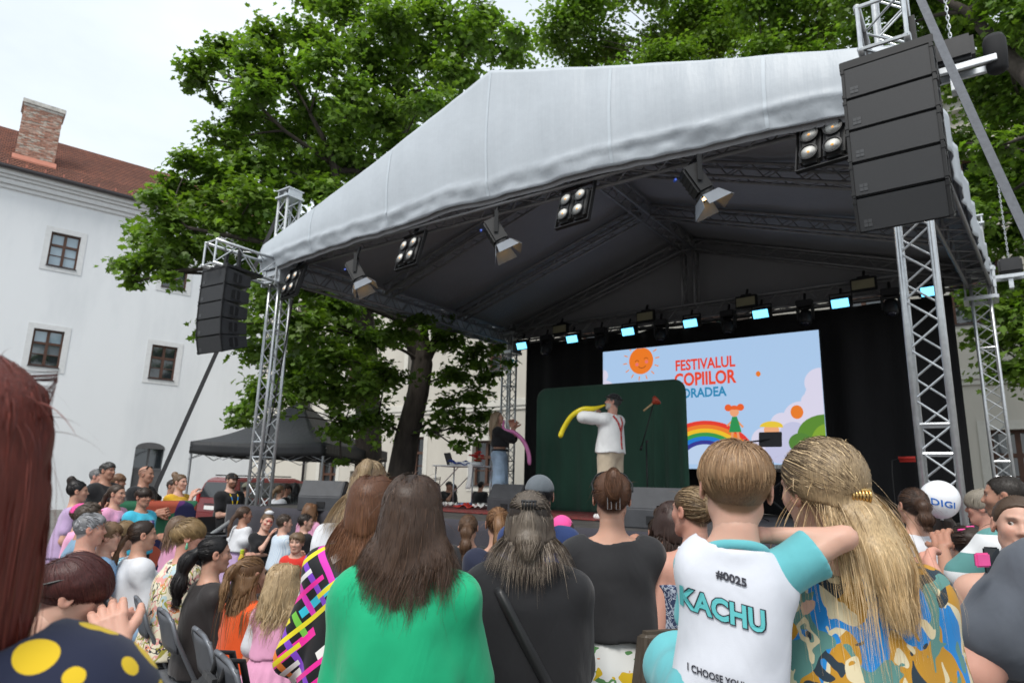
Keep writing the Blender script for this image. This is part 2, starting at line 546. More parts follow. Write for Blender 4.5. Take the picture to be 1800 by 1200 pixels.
LW.children[-1]['kind'] = 'stuff'
# chimney of old brick
cx0, cx1 = sorted((la(10.95), la(12.55)))
ch = MB()
ch.box((cx0 + .02, 1.32, 15.6), (cx1 - .02, 2.48, 19.7))
M_MORTAR = mat('old_lime_mortar', (.42, .38, .33), .9, var=.25, scale=9, bump=.5)
cho = ch.build('chimney', M_MORTAR, LW)
bk = [MB(), MB(), MB()]
random.seed(5)
z = 15.75
row = 0
while z < 19.55:
    for side in range(4):
        ln = (cx1 - cx0) if side % 2 == 0 else 1.2
        x = -.12 if row % 2 else 0
        while x < ln - .02:
            a, b_ = max(x, 0) + .008, min(x + .25, ln) - .008
            if b_ - a > .03 and random.random() > .06:
                pr = random.uniform(-.012, .018)
                q = bk[random.choice((0, 0, 1, 2))]
                if side == 0: q.box((cx0 + a, 1.3 - pr, z), (cx0 + b_, 1.4, z + .066))
                elif side == 2: q.box((cx0 + a, 2.4, z), (cx0 + b_, 2.5 + pr, z + .066))
                elif side == 1: q.box((cx1 - .1, 1.3 + a, z), (cx1 + pr, 1.3 + b_, z + .066))
                else: q.box((cx0 - pr, 1.3 + a, z), (cx0 + .1, 1.3 + b_, z + .066))
            x += .25
    z += .08; row += 1
for q, c, nm in zip(bk, ((.40, .22, .165), (.46, .31, .25), (.50, .43, .37)), ('red', 'pink', 'pale')):
    tag(q.build('brickwork', mat('chimney_brick_' + nm, c, .9, var=.3, scale=8, bump=.3), cho), kind='stuff')
cp = MB(); cp.box((cx0 - .1, 1.2, 19.55), (cx1 + .1, 2.6, 19.78)); cp.box((cx0 - .04, 1.26, 19.42), (cx1 + .04, 2.54, 19.56))
cp.build('chimney_cap', mat('weathered_cap', (.50, .49, .46), .9, var=.35, scale=4, bump=.4), cho, bevel=.02)
fl = MB(); fl.box((cx0 - .08, 1.22, 15.6), (cx1 + .08, 2.58, 16.75))
fl.hexa([(cx0 - .1, .9, 16.38), (cx1 + .1, .9, 16.38), (cx1 + .1, 1.25, 16.62), (cx0 - .1, 1.25, 16.62), (cx0 - .1, .9, 16.46), (cx1 + .1, .9, 16.46), (cx1 + .1, 1.25, 16.8), (cx0 - .1, 1.25, 16.8)])
fl.build('flashing', mat('terracotta_flashing', (.40, .16, .11), .7), cho)

# ---- cream wing behind the stage (local X along UU, outer face towards the camera)
BW = empty('cream_wing', S(-23.5, B_T), STAGE_RZ, 'long cream plastered wing with string course behind the stage and trees', 'building')
bo = 23.5
bwins = [(-12.2 + bo, -10.95 + bo, 1.75, 3.62), (-17.85 + bo, -16.6 + bo, .75, 2.62)]
for s in (-20.2, -15.8, -11.6, -7.0, -2.5, 2, 6.6, 9.4, 14, 18.5):
    bwins.append((s - .6 + bo, s + .6 + bo, 6.3, 8.15))
    bwins.append((s - .6 + bo, s + .6 + bo, 9.6, 11.2))
for s in (-7.6, 9.9, 14.2): bwins.append((s - .6 + bo, s + .6 + bo, 1.6, 3.4))
bdoor = (-15.6 + bo, -14.3 + bo, 0.0, 2.1)
facade(48, 13, bwins + [bdoor], None).build('wall', M_CREAM, BW, fix=False)
M_TRIMC = mat('cream_trim', (.60, .58, .53), .85, var=.06, bump=.15)
for (x0, x1, z0, z1) in bwins: window(BW, x0, x1, z0, z1, M_GLASS_D, depth=.22, M_S=M_TRIMC)
db = MB(); db.box((bdoor[0], .2, 0), (bdoor[1], .27, 2.1))
for k in range(2):
    for z0 in (.2, 1.15):
        db.box((bdoor[0] + .1 + k * .62, .17, z0), (bdoor[0] + .58 + k * .62, .2, z0 + .8))
db.build('door', mat('brown_door_wood', (.13, .07, .045), .55, var=.25, scale=10), BW)
sc = MB(); sc.box((0, -.1, 4.75), (48, .1, 5.05)); sc.box((0, -.06, 4.6), (48, .1, 4.75)); sc.box((0, -.06, 0), (48, .1, .5))
sc.build('string_course', M_TRIMC, BW, bevel=.015)
cn = MB(); cn.box((0, -.25, 12.6), (48, .3, 12.9)); cn.box((0, -.45, 12.9), (48, .3, 13.2)); cn.build('cornice', M_TRIMC, BW)
roof_slope(BW, 0, 48, -.6, 13.2, 6, 17.5)
MB().add([(0, .5, 0), (48, .5, 0), (48, 12, 0), (0, 12, 0), (0, .5, 13), (48, .5, 13), (48, 12, 13), (0, 12, 13), (0, 6, 17.4), (48, 6, 17.4)], [(2, 3, 7, 6), (0, 4, 7, 3), (1, 2, 6, 5), (0, 1, 5, 4), (7, 8, 9, 6), (4, 8, 7), (5, 6, 9)]).build('inner_wall', MATS['dark_interior'], BW, fix=False)
for s in (-18.9, 10.9):
    pp = MB(); pp.tube([(s + bo, -.16, .2), (s + bo, -.16, 12.8)], .065, 10)
    pp.build('drainpipe', M_GUT, BW, smooth=True)
# rungs of a steel fire ladder on the wall at the right
ld = MB()
lx = 11.6 + bo
for q in (0, .42): ld.tube([(lx + q, -.2, 1), (lx + q, -.2, 9)], .025, 6)
for i in range(25): ld.tube([(lx, -.2, 1.2 + i * .32), (lx + .42, -.2, 1.2 + i * .32)], .016, 6)
ld.build('fire_ladder', M_GUT, BW)

# ================================================================== TREES
M_BARK = mat('maple_bark', (.055, .045, .038), .95, var=.45, scale=9, bump=1.0, bscale=16, stretch=(1, 1, .25))
M_LEAF = attr_mat('maple_leaf', .45, .45, translucent=.42)
LEAF2D = np.array([(0, 0), (.42, .07), (.31, .30), (.50, .54), (.18, .62), (0, 1.0), (-.18, .62), (-.50, .54), (-.31, .30), (-.42, .07)])
def leaf_mesh(name, P, Nrm, size, col, rng):
    n = len(P)
    up = Nrm / np.linalg.norm(Nrm, axis=1)[:, None]
    # the tip hangs: direction down within the leaf plane plus a random turn
    d = np.stack([rng.normal(0, .8, n), rng.normal(0, .8, n), np.full(n, -.75)], 1)
    d -= up * (d * up).sum(1)[:, None]
    d /= np.linalg.norm(d, axis=1)[:, None] + 1e-9
    x = np.cross(d, up)
    k = len(LEAF2D)
    lx, ly = LEAF2D[:, 0], LEAF2D[:, 1] - .35
    fold = np.abs(lx) * .28 - (ly ** 2) * .22
    V = P[:, None, :] + size[:, None, None] * (x[:, None, :] * lx[None, :, None] + d[:, None, :] * ly[None, :, None] + up[:, None, :] * fold[None, :, None])
    F = np.arange(n * k).reshape(n, k)
    return np_mesh(name, V.reshape(-1, 3), F, [M_LEAF], smooth=False, col=np.repeat(col, k, 0))
def bez(a, b, c, n=9):
    return [a * (1 - q) ** 2 + b * 2 * q * (1 - q) + c * q * q for q in (i / (n - 1) for i in range(n))]
def tree(name, label, trunk, clumps, seed, leaf=.135, dens=1700, tint=(.112, .205, .034), forks=None, group=None):
    """trunk: list of (Vector, radius) from the foot up; clumps: (Vector, radius). Limbs run from the trunk to the clumps."""
    rng = np.random.default_rng(seed)
    root = empty(name, trunk[0][0], 0, label, 'tree', group)
    o = trunk[0][0]
    tm = MB()
    pts = [p - o for p, r in trunk]; rs = [r for p, r in trunk]
    # flare and unevenness
    tm.tube([pts[0] - Vector((0, 0, .1))] + pts, [rs[0] * 1.5] + rs, 14)
    tk = tm.build('trunk', M_BARK, root, smooth=True)
    limbs = MB()
    for fk in (forks or []):
        limbs.tube([p - o for p, r in fk], [r for p, r in fk], 10)
    cand = list(zip(pts, rs))
    for fk in (forks or []): cand += [(p - o, r) for p, r in fk]
    P, Nn, Sz, Cc = [], [], [], []
    for ci, (c, r) in enumerate(sorted(clumps, key=lambda q: min((q[0] - o - w[0]).length for w in cand))):
        c = c - o
        lowc = [q for q in cand if q[0].z < c.z + .3 and q[1] > .012] or cand[-1:]
        p0, r0 = min(lowc, key=lambda q: (q[0] - c).length + max(0, q[0].z - c.z) * 1.5)
        mid = (p0 + c) / 2 + Vector((rng.normal(0, .12), rng.normal(0, .12), .05 + (c - p0).length * .10))
        path = bez(p0, mid, c)
        rr = min(r0 * .6, .025 + .014 * (c - p0).length)
        cand.append((c, rr * .75))
        limbs.tube(path, [rr * (1 - .8 * i / 8) + .006 for i in range(9)], 6)
        # leaf sprays: twigs leave the clump centre, leaves sit along them in flat tiers
        nt_ = max(8, int(15 * r / .6))
        n = int(dens * r * r)
        dirs = rng.normal(0, 1, (nt_, 3)); dirs[:, 2] = dirs[:, 2] * .62 + .08
        dirs /= np.linalg.norm(dirs, axis=1)[:, None]
        tl = r * rng.uniform(.55, 1.15, nt_)
        cl = np.array(c)
        for j in range(nt_):
            m = n // nt_
            q = rng.uniform(.15, 1.0, m) ** .6
            tip = dirs[j] * tl[j]
            base = cl + tip[None, :] * q[:, None]
            base[:, 2] -= (q ** 2) * tl[j] * .22
            sp = r * (.13 + .19 * q)
            off = rng.normal(0, 1, (m, 3)) * sp[:, None]
            off[:, 2] *= .38
            P.append(base + off)
            nv = np.tile(np.array([0, 0, 1.0]), (m, 1)) + dirs[j] * .55 + rng.normal(0, .45, (m, 3))
            Nn.append(nv)
            Sz.append(leaf * rng.uniform(.65, 1.2, m))
            k = rng.uniform(.72, 1.3) * rng.uniform(.75, 1.25, (m, 1))
            hue = rng.uniform(0, 1, (m, 1)) * .5 + rng.uniform(0, .5)
            cc = np.array(tint)[None, :] * k
            cc = cc * (1 - hue * .35) + np.array([.20, .26, .05])[None, :] * k * hue * .35 * 1.2
            Cc.append(cc)
            if j % 2 == 0:
                limbs.tube([c, c + Vector(tip * .5) + Vector((0, 0, .04)), c + Vector(tip * .95)], [.012, .008, .004], 4, caps=False)
    tag(limbs.build('limbs', M_BARK, tk, smooth=True), kind='stuff')
    me = leaf_mesh('crown', np.concatenate(P), np.concatenate(Nn), np.concatenate(Sz), np.concatenate(Cc), rng)
    tag(link('crown', me, root), kind='stuff')
    return root
rnd = random.Random(11)
def clist(items, d0, spread, sc=1.0):
    out = []
    for it in items:
        x, y, r = it[:3]
        d = d0 + (it[3] if len(it) > 3 else rnd.uniform(-spread, spread))
        out.append((at(x, y, d), r / 1165 * d * sc))
    return out
# the big leaning maple left of the stage
D1 = 14.6
left_px = [(358, 112, 40), (345, 140, 28), (400, 92, 42), (440, 110, 48), (478, 62, 46), (372, 175, 18), (455, 165, 50), (500, 130, 55), (545, 60, 55), (600, 20, 60), (570, 120, 60), (640, 80, 65), (700, 30, 62), (740, 95, 60), (690, 140, 62), (620, 170, 62), (545, 200, 60), (480, 230, 58), (430, 205, 42), (400, 250, 45), (770, 30, 58), (830, 60, 58), (880, 90, 50), (905, 60, 34), (800, 130, 58), (850, 20, 45), (745, 180, 56), (670, 215, 60), (600, 250, 60), (530, 285, 60), (455, 290, 58), (395, 310, 52), (345, 285, 40), (325, 330, 44), (375, 370, 55), (300, 385, 46), (258, 420, 38), (240, 462, 38), (232, 497, 22), (290, 440, 44), (345, 430, 52), (410, 400, 55), (300, 478, 24), (440, 350, 58), (500, 370, 58), (560, 335, 58), (630, 300, 52), (700, 270, 50), (470, 430, 50), (540, 430, 52), (600, 380, 50), (275, 350, 34), (650, -20, 60), (750, -30, 60), (560, -10, 40),
           (365, 575, 26), (500, 490, 46), (555, 500, 48), (430, 470, 46), (470, 540, 48), (530, 570, 55), (590, 545, 48), (460, 615, 44), (520, 650, 58), (590, 630, 58), (560, 690, 52), (480, 690, 46), (440, 715, 34), (425, 740, 22), (630, 690, 48), (605, 745, 40), (650, 600, 46), (680, 660, 44), (665, 735, 40), (700, 580, 40), (600, 810, 14),
           (790, 600, 36, .6), (830, 625, 38, .6), (862, 660, 28, .6), (800, 660, 34, .6), (830, 700, 34, .6), (785, 715, 34, .4), (815, 755, 32, .4), (845, 740, 26, .4), (770, 570, 30, .4), (875, 610, 20, .8), (740, 560, 28), (765, 760, 20), (800, 785, 18), (895, 640, 16, 1.2)]
foot = at(698, 905, D1); foot.z = 0
tr1 = [(foot, .36), (at(702, 850, D1), .30), (at(715, 770, D1), .265), (at(735, 690, D1), .24), (at(742, 640, D1), .24), (at(741, 600, D1), .18), (at(733, 540, D1), .19), (at(725, 420, D1), .16), (at(712, 300, D1), .13), (at(705, 180, D1), .09), (at(700, 60, D1), .05)]
fk1 = [[(at(741, 640, D1), .17), (at(722, 600, D1), .15), (at(712, 565, D1), .14), (at(690, 500, D1), .12), (at(600, 350, D1 - .6), .09), (at(578, 260, D1 - .8), .06), (at(545, 200, D1 - 1), .04)],
       [(at(742, 645, D1), .13), (at(765, 600, D1), .11), (at(778, 570, D1), .10), (at(800, 500, D1 + .3), .08), (at(830, 300, D1 + .5), .06), (at(840, 120, D1 + .5), .03)],
       [(at(715, 300, D1), .08), (at(600, 300, D1 - .5), .06), (at(500, 230, D1 - 1), .04), (at(420, 150, D1 - 1.2), .025)],
       [(at(690, 500, D1), .09), (at(560, 440, D1 - .8), .07), (at(430, 420, D1 - 1.4), .05), (at(330, 400, D1 - 1.6), .03)]]
tree('maple_tree', 'large leaning maple with dark forked trunk left of the stage', tr1, clist(left_px, D1 - .7, 1.1), 21, forks=fk1, dens=1750)
# second trunk further back
D2 = 18.5
foot = at(648, 900, D2); foot.z = 0
px2 = [(640, 470, 50), (600, 440, 55), (690, 440, 55), (560, 520, 50), (640, 560, 46), (700, 520, 44), (590, 600, 46), (520, 600, 45), (660, 330, 60), (580, 300, 60), (740, 350, 60), (690, 220, 60), (760, 250, 55), (820, 200, 55), (610, 200, 60), (470, 500, 50), (450, 570, 45), (660, 650, 36), (560, 650, 40), (500, 430, 50)]
tr2 = [(foot, .4), (at(648, 800, D2), .36), (at(646, 650, D2), .32), (at(640, 560, D2), .28), (at(632, 470, D2), .22), (at(640, 330, D2), .14), (at(660, 230, D2), .07)]
tree('maple_tree', 'straight maple trunk behind the black gazebo tent', tr2, clist(px2, D2, 1.3), 22, leaf=.15, dens=1100, tint=(.10, .19, .032))
# trees behind the stage roof and at the right edge
D3 = 19.5
px3 = []
r3 = random.Random(5)
for x in range(950, 1500, 62):
    for y in (-60, 0, 60, 120):
        if x < 1000: continue
        px3.append((x + r3.uniform(-22, 22), y + r3.uniform(-22, 22), r3.uniform(46, 66)))
px3 += [(1000, 30, 34), (985, 75, 22), (1010, 100, 36)]
foot = S(4.5, 9.6)
tr3 = [(foot, .42), (foot + Vector((0, 0, 3)), .34), (foot + Vector((.1, 0, 6)), .28), (foot + Vector((.2, .1, 9)), .2), (foot + Vector((.2, .1, 12)), .1)]
tree('maple_tree', 'broad maple crown rising behind the peak of the stage roof', tr3, clist(px3, D3, 1.5), 23, leaf=.15, dens=1250, tint=(.112, .205, .034))
D4 = 16.5
px4 = []
for x in range(1500, 1900, 62):
    for y in range(-60, 640, 62):
        if y > 420 and x < 1690: continue
        if y > 560 and x < 1740: continue
        if x < 1640 and y > 150: continue
        if r3.random() < (.04 if y < 330 else .2): continue
        px4.append((x + r3.uniform(-22, 22), y + r3.uniform(-22, 22), r3.uniform(36, 56)))
px4 += [(1700, 520, 26), (1715, 585, 22), (1760, 600, 30), (1790, 570, 30), (1735, 540, 28)]
foot = S(12.2, 6.5)
q4 = at(1790, 60, D4)
tr4 = [(foot, .42), (foot + Vector((-.1, 0, 3)), .34), (foot + Vector((-.2, .1, 5)), .28), (foot + Vector((-.6, .1, 7)), .2), (foot + Vector((-.8, .2, 10)), .1)]
fk4 = [[(foot + Vector((-.2, .1, 5)), .2), (at(1780, 110, D4 - 1), .15), (at(1700, 20, D4 - 1), .09), (at(1600, -30, D4 - 1), .05)]]
tree('maple_tree', 'maple with dark limbs overhanging the right end of the stage', tr4, clist(px4, D4, 1.4), 24, leaf=.15, dens=1250, tint=(.112, .205, .034), forks=fk4)
# ================================================================== STAGE
M_ALU = mat('aluminium_truss', (.62, .64, .66), .34, metal=.75, var=.12, scale=20)
M_ALUD = mat('roof_truss_metal', (.25, .25, .26), .5, metal=.4, var=.15, scale=10)
M_BLACK = mat('black_steel', (.012, .012, .013), .5, var=.2)
M_BLKPL = mat('black_plastic', (.022, .022, .024), .45, var=.2, bump=.1, bscale=200)
def sthing(name, s, t, z, yaw, label, cat, group=None):
    return empty(name, S(s, t, z), STAGE_RZ + yaw, label, cat, group)
def zig(mb, a0, a1, b0, b1, step, r):
    """bent lattice bar between two chords"""
    a0, a1, b0, b1 = map(Vector, (a0, a1, b0, b1))
    n = max(2, int((a1 - a0).length / step))
    for i in range(n):
        p = (a0 if i % 2 == 0 else b0).lerp(a1 if i % 2 == 0 else b1, i / n)
        q = (b0 if i % 2 == 0 else a0).lerp(b1 if i % 2 == 0 else a1, (i + 1) / n)
        mb.tube([p, q], r, 5, caps=False)
def truss(parent, name, p0, p1, up=(0, 0, 1), w=.24, h=.24, cr=.025, lr=.010, step=.24, m=None, asparts=False):
    """box truss: four chords and zigzag lattice on its four sides. As one part with chord sub-parts, or (asparts) straight onto a thing."""
    m = m or M_ALU
    p0, p1, up = Vector(p0), Vector(p1), Vector(up)
    d = (p1 - p0).normalized()
    x = d.cross(up).normalized(); y = x.cross(d)
    cs = [(x * sx * w / 2 + y * sy * h / 2) for sx, sy in ((-1, -1), (1, -1), (1, 1), (-1, 1))]
    host = parent
    lats = []
    for i in range(4):
        mb = MB()
        a, b = cs[i], cs[(i + 1) % 4]
        zig(mb, p0 + a, p1 + a, p0 + b, p1 + b, step, lr)
        lats.append(mb)
    if not asparts:
        al = MB()
        for l in lats: al.add(l.v, l.f)
        for e in (p0 + d * .02, p1 - d * .02):
            for i in range(4): al.tube([e + cs[i], e + cs[(i + 1) % 4]], lr * 1.4, 5, caps=False)
        host = al.build(name, m, parent, smooth=True, fix=False)
    else:
        for l in lats: l.build('lattice', m, parent, smooth=True, fix=False)
    for c in cs:
        MB().tube([p0 + c, p1 + c], cr, 8).build('chord', m, host, smooth=True, fix=False)
    return host
TW = [(0, 0, 'front left stage tower carrying the small far speaker array', 6.25), (8.93, 0, 'front right stage tower behind the large near speaker array', 6.9),
      (0, 6.5, 'rear left stage tower beside the white folding table', 6.0), (9.4, 6.5, 'rear right stage tower beside the plain wall', 6.0)]
for s, t, lab, hh in TW:
    o = sthing('stage_tower', s, t, 0, 0, 'aluminium lattice ' + lab, 'truss tower', 'four towers carrying the stage roof')
    truss(o, 'tower', (0, 0, .12), (0, 0, hh), up=(0, 1, 0), step=.2, asparts=True)
    b = MB(); b.box((-.3, -.3, .0), (.3, .3, .06)); b.box((-.16, -.16, .06), (.16, .16, .12))
    for a in range(4):
        q = Vector((cos(a * pi / 2), sin(a * pi / 2), 0))
        b.tube([q * .15 + Vector((0, 0, .08)), q * .85 + Vector((0, 0, .08))], .03, 6); b.tube([q * .85 + Vector((0, 0, .0)), q * .85 + Vector((0, 0, .14))], .05, 8)
    b.build('base', M_ALU, o)
    k = MB(); k.box((-.17, -.17, hh), (.17, .17, hh + .03)); k.box((-.15, -.13, hh + .03), (-.13, .13, hh + .14)); k.box((.13, -.13, hh + .03), (.15, .13, hh + .14)); k.box((-.17, -.15, hh + .14), (.17, .15, hh + .16))
    k.tube([(0, -.1, hh + .085), (0, .1, hh + .085)], .045, 12)
    k.build('head_block', M_ALU, o)
    for i, z in enumerate((1.95, 2.18, 3.95)):
        q = MB()
        for a, c in (((-.12, -.12), (.12, -.12)), ((.12, -.12), (.12, .12)), ((.12, .12), (-.12, .12)), ((-.12, .12), (-.12, -.12))):
            q.tube([(a[0], a[1], z), (c[0], c[1], z)], .014, 5, caps=False)
        q.build('spacer_ring', M_ALU, o)
    # sleeve block riding on the tower at the roof corner
    q = MB()
    for sx in (-1, 1):
        for zz in (4.72, 5.18):
            q.box((sx * .2 - .035, -.2, zz), (sx * .2 + .035, .2, zz + .06))
        q.box((sx * .2 - .012, -.19, 4.78), (sx * .2 + .012, .19, 5.18))
    for zz in (4.72, 5.18):
        for sy in (-1, 1): q.box((-.2, sy * .2 - .035, zz), (.2, sy * .2 + .035, zz + .06))
    q.build('sleeve_block', M_ALU, o, bevel=.006)
# diagonal outrigger brace of the front left tower
o = sthing('outrigger_brace', -.12, -.14, 1.12, 0, 'aluminium outrigger tube propping the front left stage tower', 'brace')
q = MB(); q.tube([(0, 0, 0), (-.35, -1.45, -1.09)], .035, 10); o2 = q.build('tube', M_ALU, o, smooth=True)
q = MB(); q.box((-.07, -.07, -.03), (.14, .1, .035)); q.build('clamp', M_ALU, o, bevel=.008)
q = MB(); q.box((-.45, -1.55, -1.12), (-.25, -1.35, -1.08)); q.build('foot_plate', M_ALU, o)

# ---- roof: trusses and canopy
def fabric_mat(name, col, rough=.55, weave=160, bump=.25, wr=.35, trans=0):
    m, t, b = new_mat(name)
    co = N(t, 'TexCoord')
    n = N(t, 'TexNoise', Scale=1.3, Detail=7.0, Roughness=.65)
    t.links.new(co.outputs['Object'], n.inputs['Vector'])
    r = ramp(t, [(.25, [c * .90 for c in col]), (.6, col), (.9, [min(1, c * 1.06) for c in col])])
    t.links.new(n.outputs['Fac'], r.inputs['Fac'])
    t.links.new(r.outputs['Color'], b.inputs['Base Color'])
    mpn = N(t, 'Mapping', Scale=(11, 11, .8))
    t.links.new(co.outputs['Object'], mpn.inputs['Vector'])
    n2 = N(t, 'TexNoise', Scale=1.1, Detail=4.0)
    n3 = N(t, 'TexNoise', Scale=9.0, Detail=5.0)
    t.links.new(mpn.outputs['Vector'], n2.inputs['Vector']); t.links.new(co.outputs['Object'], n3.inputs['Vector'])
    ad = N(t, 'Math', operation='MULTIPLY_ADD'); ad.inputs[1].default_value = .35
    t.links.new(n3.outputs['Fac'], ad.inputs[0]); t.links.new(n2.outputs['Fac'], ad.inputs[2])
    bp = N(t, 'Bump', Strength=bump, Distance=.04)
    t.links.new(ad.outputs[0], bp.inputs['Height'])
    t.links.new(bp.outputs['Normal'], b.inputs['Normal'])
    b.inputs['Roughness'].default_value = rough
    return m
M_TARP = fabric_mat('silver_white_tarpaulin', (.46, .50, .545), .5, bump=.22)
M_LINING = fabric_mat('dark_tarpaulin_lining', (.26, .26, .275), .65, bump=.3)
RF = sthing('stage_roof', 0, 0, 4.85, 0, 'silver grey tarpaulin gable roof over the stage with dark lining', 'stage roof')
Z0 = 4.85
WS, DP = 8.93, 6.5
RID = 6.62 - Z0
mid = WS / 2
rear_u = 9.4
truss(RF, 'front_truss', (.15, 0, .33), (WS - .15, 0, .33), m=M_ALUD)
truss(RF, 'rear_truss', (.15, DP, .30), (rear_u - .15, DP, .34), m=M_ALUD, h=.30)
truss(RF, 'side_truss', (0, .15, .18), (0, DP - .15, .25), m=M_ALUD, h=.32, w=.3)
truss(RF, 'side_truss', (WS, .15, .18), (rear_u, DP - .15, .25), m=M_ALUD, h=.32, w=.3)
truss(RF, 'ridge_truss', (mid, -.1, RID), (mid + .1, DP + .1, RID), m=M_ALUD)
for t, se in ((.05, 0), (2.25, .15), (4.4, .3), (6.45, .45)):
    for sd in (0, 1):
        a = (.15, t, .36) if sd == 0 else (WS + se - .15, t, .36)
        truss(RF, 'rafter_truss', a, (mid + (-.12 if sd == 0 else .12) + t * .015, t, RID - .02), m=M_ALUD, w=.2, h=.2)
truss(RF, 'king_post', (mid + .1, DP, .45), (mid + .1, DP, RID - .1), up=(0, 1, 0), m=M_ALUD, w=.26, h=.26)
truss(RF, 'king_post', (mid, .0, .3), (mid, .0, RID - .1), up=(0, 1, 0), m=M_ALUD, w=.2, h=.2)
rr = random.Random(2)
ph = [rr.uniform(0, 6.28) for _ in range(12)]
from mathutils.noise import noise as NOI
def wrinkle(x, z):
    return .035 * NOI(Vector((x * 1.7, z * .5, 1))) + .016 * NOI(Vector((x * 4.5, z * .8, 5))) + .25 * (.022 * sin(3.1 * x + ph[0] + .5 * sin(1.3 * z + ph[1])) + .014 * sin(7.3 * x + ph[2] + 1.2 * z) + .008 * sin(15.1 * x + ph[3] - 2 * z) + .006 * sin(24 * x + ph[4] + 3 * z)
            + .010 * sin(2.2 * x - 4.4 * z + ph[5]))
def roof_z(s):
    """height of the tarpaulin over s (roof frame)"""
    k = abs(s - mid) / (mid + .35)
    return (6.90 - Z0) * (1 - k) + .52 * k - .10 * sin(pi * k) * .6 if False else (6.90 - Z0) - ((6.90 - Z0) - .52) * k - .05 * sin(pi * k)
def hem_z(s):
    q = s / WS
    return .15 + .19 * sin(pi * max(0, min(1, q))) ** .8 - .05 * max(0, min(1, q)) - .05 + .03 * NOI(Vector((s * .9, 0, 2))) + .014 * NOI(Vector((s * 3.1, 0, 4)))
EXT = .22
def front_fn(a, b):
    s = -EXT + a * (WS + 2 * EXT)
    zt, zb = roof_z(s), hem_z(s)
    z = zb + (zt - zb) * b
    y = -.26 - .05 * sin(pi * b) + wrinkle(s, z) * (1 - .6 * b) * (1.3 if b < .16 else 1)
    # horizontal seam of the hem pocket over the front truss
    hb = (z - zb)
    y -= .015 * math.exp(-((hb - .20) / .05) ** 2)
    if hb < .2: y += .025 * NOI(Vector((s * 2.3, hb * 5, 3))) + .02 * NOI(Vector((s * 6, hb * 9, 7))) + .03 * (1 - hb / .2)
    return (s, y, z)
mb = MB(); mb.grid(front_fn, 180, 34)
solidify(mb.build('front_gable', M_TARP, RF, smooth=True, fix=False), .012)
M_SEAM = mat('welded_seam', (.50, .55, .60), .45, var=.05)
for s0 in (1.05, 2.7, mid, 6.2, 7.85):
    sm = MB(); a0 = (s0 + EXT) / (WS + 2 * EXT)
    def seam_fn(a, b, a0=a0):
        p = front_fn(a0 + (a - .5) * .035 / (WS + 2 * EXT), .02 + b * .96)
        return (p[0], p[1] - .011, p[2])
    sm.grid(seam_fn, 1, 34); sm.build('seam', M_SEAM, RF, smooth=True, fix=False)
for sd in (0, 1):
    def slope_fn(a, b, sd=sd):
        # a: from eave to ridge, b: front to back
        s = -EXT + a * (mid + EXT) if sd == 0 else WS + EXT + b * .45 - a * (WS + EXT + b * .45 - mid)
        se = s if sd == 0 else mid + (s - mid) * (WS + EXT - mid) / (WS + EXT + b * .45 - mid)
        t = -.26 + b * (DP + .75)
        sag = -.05 * sin(pi * ((b * 3) % 1)) * sin(pi * a)
        return (s, t, roof_z(se) + sag + .01 * sin(5 * s + 3 * t))
    mb = MB(); mb.grid(slope_fn, 28, 36)
    solidify(mb.build('canopy', M_TARP, RF, smooth=True, fix=False), .008)
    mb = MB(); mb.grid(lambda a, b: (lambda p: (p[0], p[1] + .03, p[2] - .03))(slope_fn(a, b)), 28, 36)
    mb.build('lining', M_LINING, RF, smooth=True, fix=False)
    # short valance down the long side
    def val_fn(a, b, sd=sd):
        t = -.26 + a * (DP + .75)
        s = -EXT if sd == 0 else WS + EXT + a * .45
        return (s + .02 * sin(7 * t) + .012 * sin(17 * t + 1), t, .54 - b * (.46 + .03 * sin(4 * t)))
    mb = MB(); mb.grid(val_fn, 60, 8)
    solidify(mb.build('valance', M_TARP, RF, smooth=True, fix=False), .01)
def rear_fn(a, b):
    s = -.2 + a * (rear_u + .4)
    zt = roof_z(s * WS / rear_u) + .02
    z = .3 + (max(zt, .32) - .3) * b
    return (s, DP + .3 + .02 * sin(4 * s) + .01 * sin(11 * s + 2 * z), z)
mb = MB(); mb.grid(rear_fn, 60, 16)
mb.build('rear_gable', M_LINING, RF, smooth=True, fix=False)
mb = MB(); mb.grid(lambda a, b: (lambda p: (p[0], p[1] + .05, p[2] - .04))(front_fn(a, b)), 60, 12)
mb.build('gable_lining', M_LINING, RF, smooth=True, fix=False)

# ---- cantilever arms with speaker arrays
def handle_side(mb, sx):
    pass
M_GRILLE = None
def grille_mat():
    m, t, b = new_mat('speaker_grille')
    co = N(t, 'TexCoord')
    w = N(t, 'TexVoronoi', Scale=260.0)
    t.links.new(co.outputs['Object'], w.inputs['Vector'])
    r = ramp(t, [(.1, (.008, .008, .009)), (.5, (.022, .023, .026))])
    t.links.new(w.outputs['Distance'], r.inputs['Fac'])
    t.links.new(r.outputs['Color'], b.inputs['Base Color'])
    bp = N(t, 'Bump', Strength=.12, Distance=.002)
    t.links.new(w.outputs['Distance'], bp.inputs['Height']); t.links.new(bp.outputs['Normal'], b.inputs['Normal'])
    b.inputs['Roughness'].default_value = .6
    return m
M_GRILLE = grille_mat()
M_CAB = mat('speaker_cabinet_paint', (.028, .029, .032), .55, var=.15, scale=8, bump=.25, bscale=180)
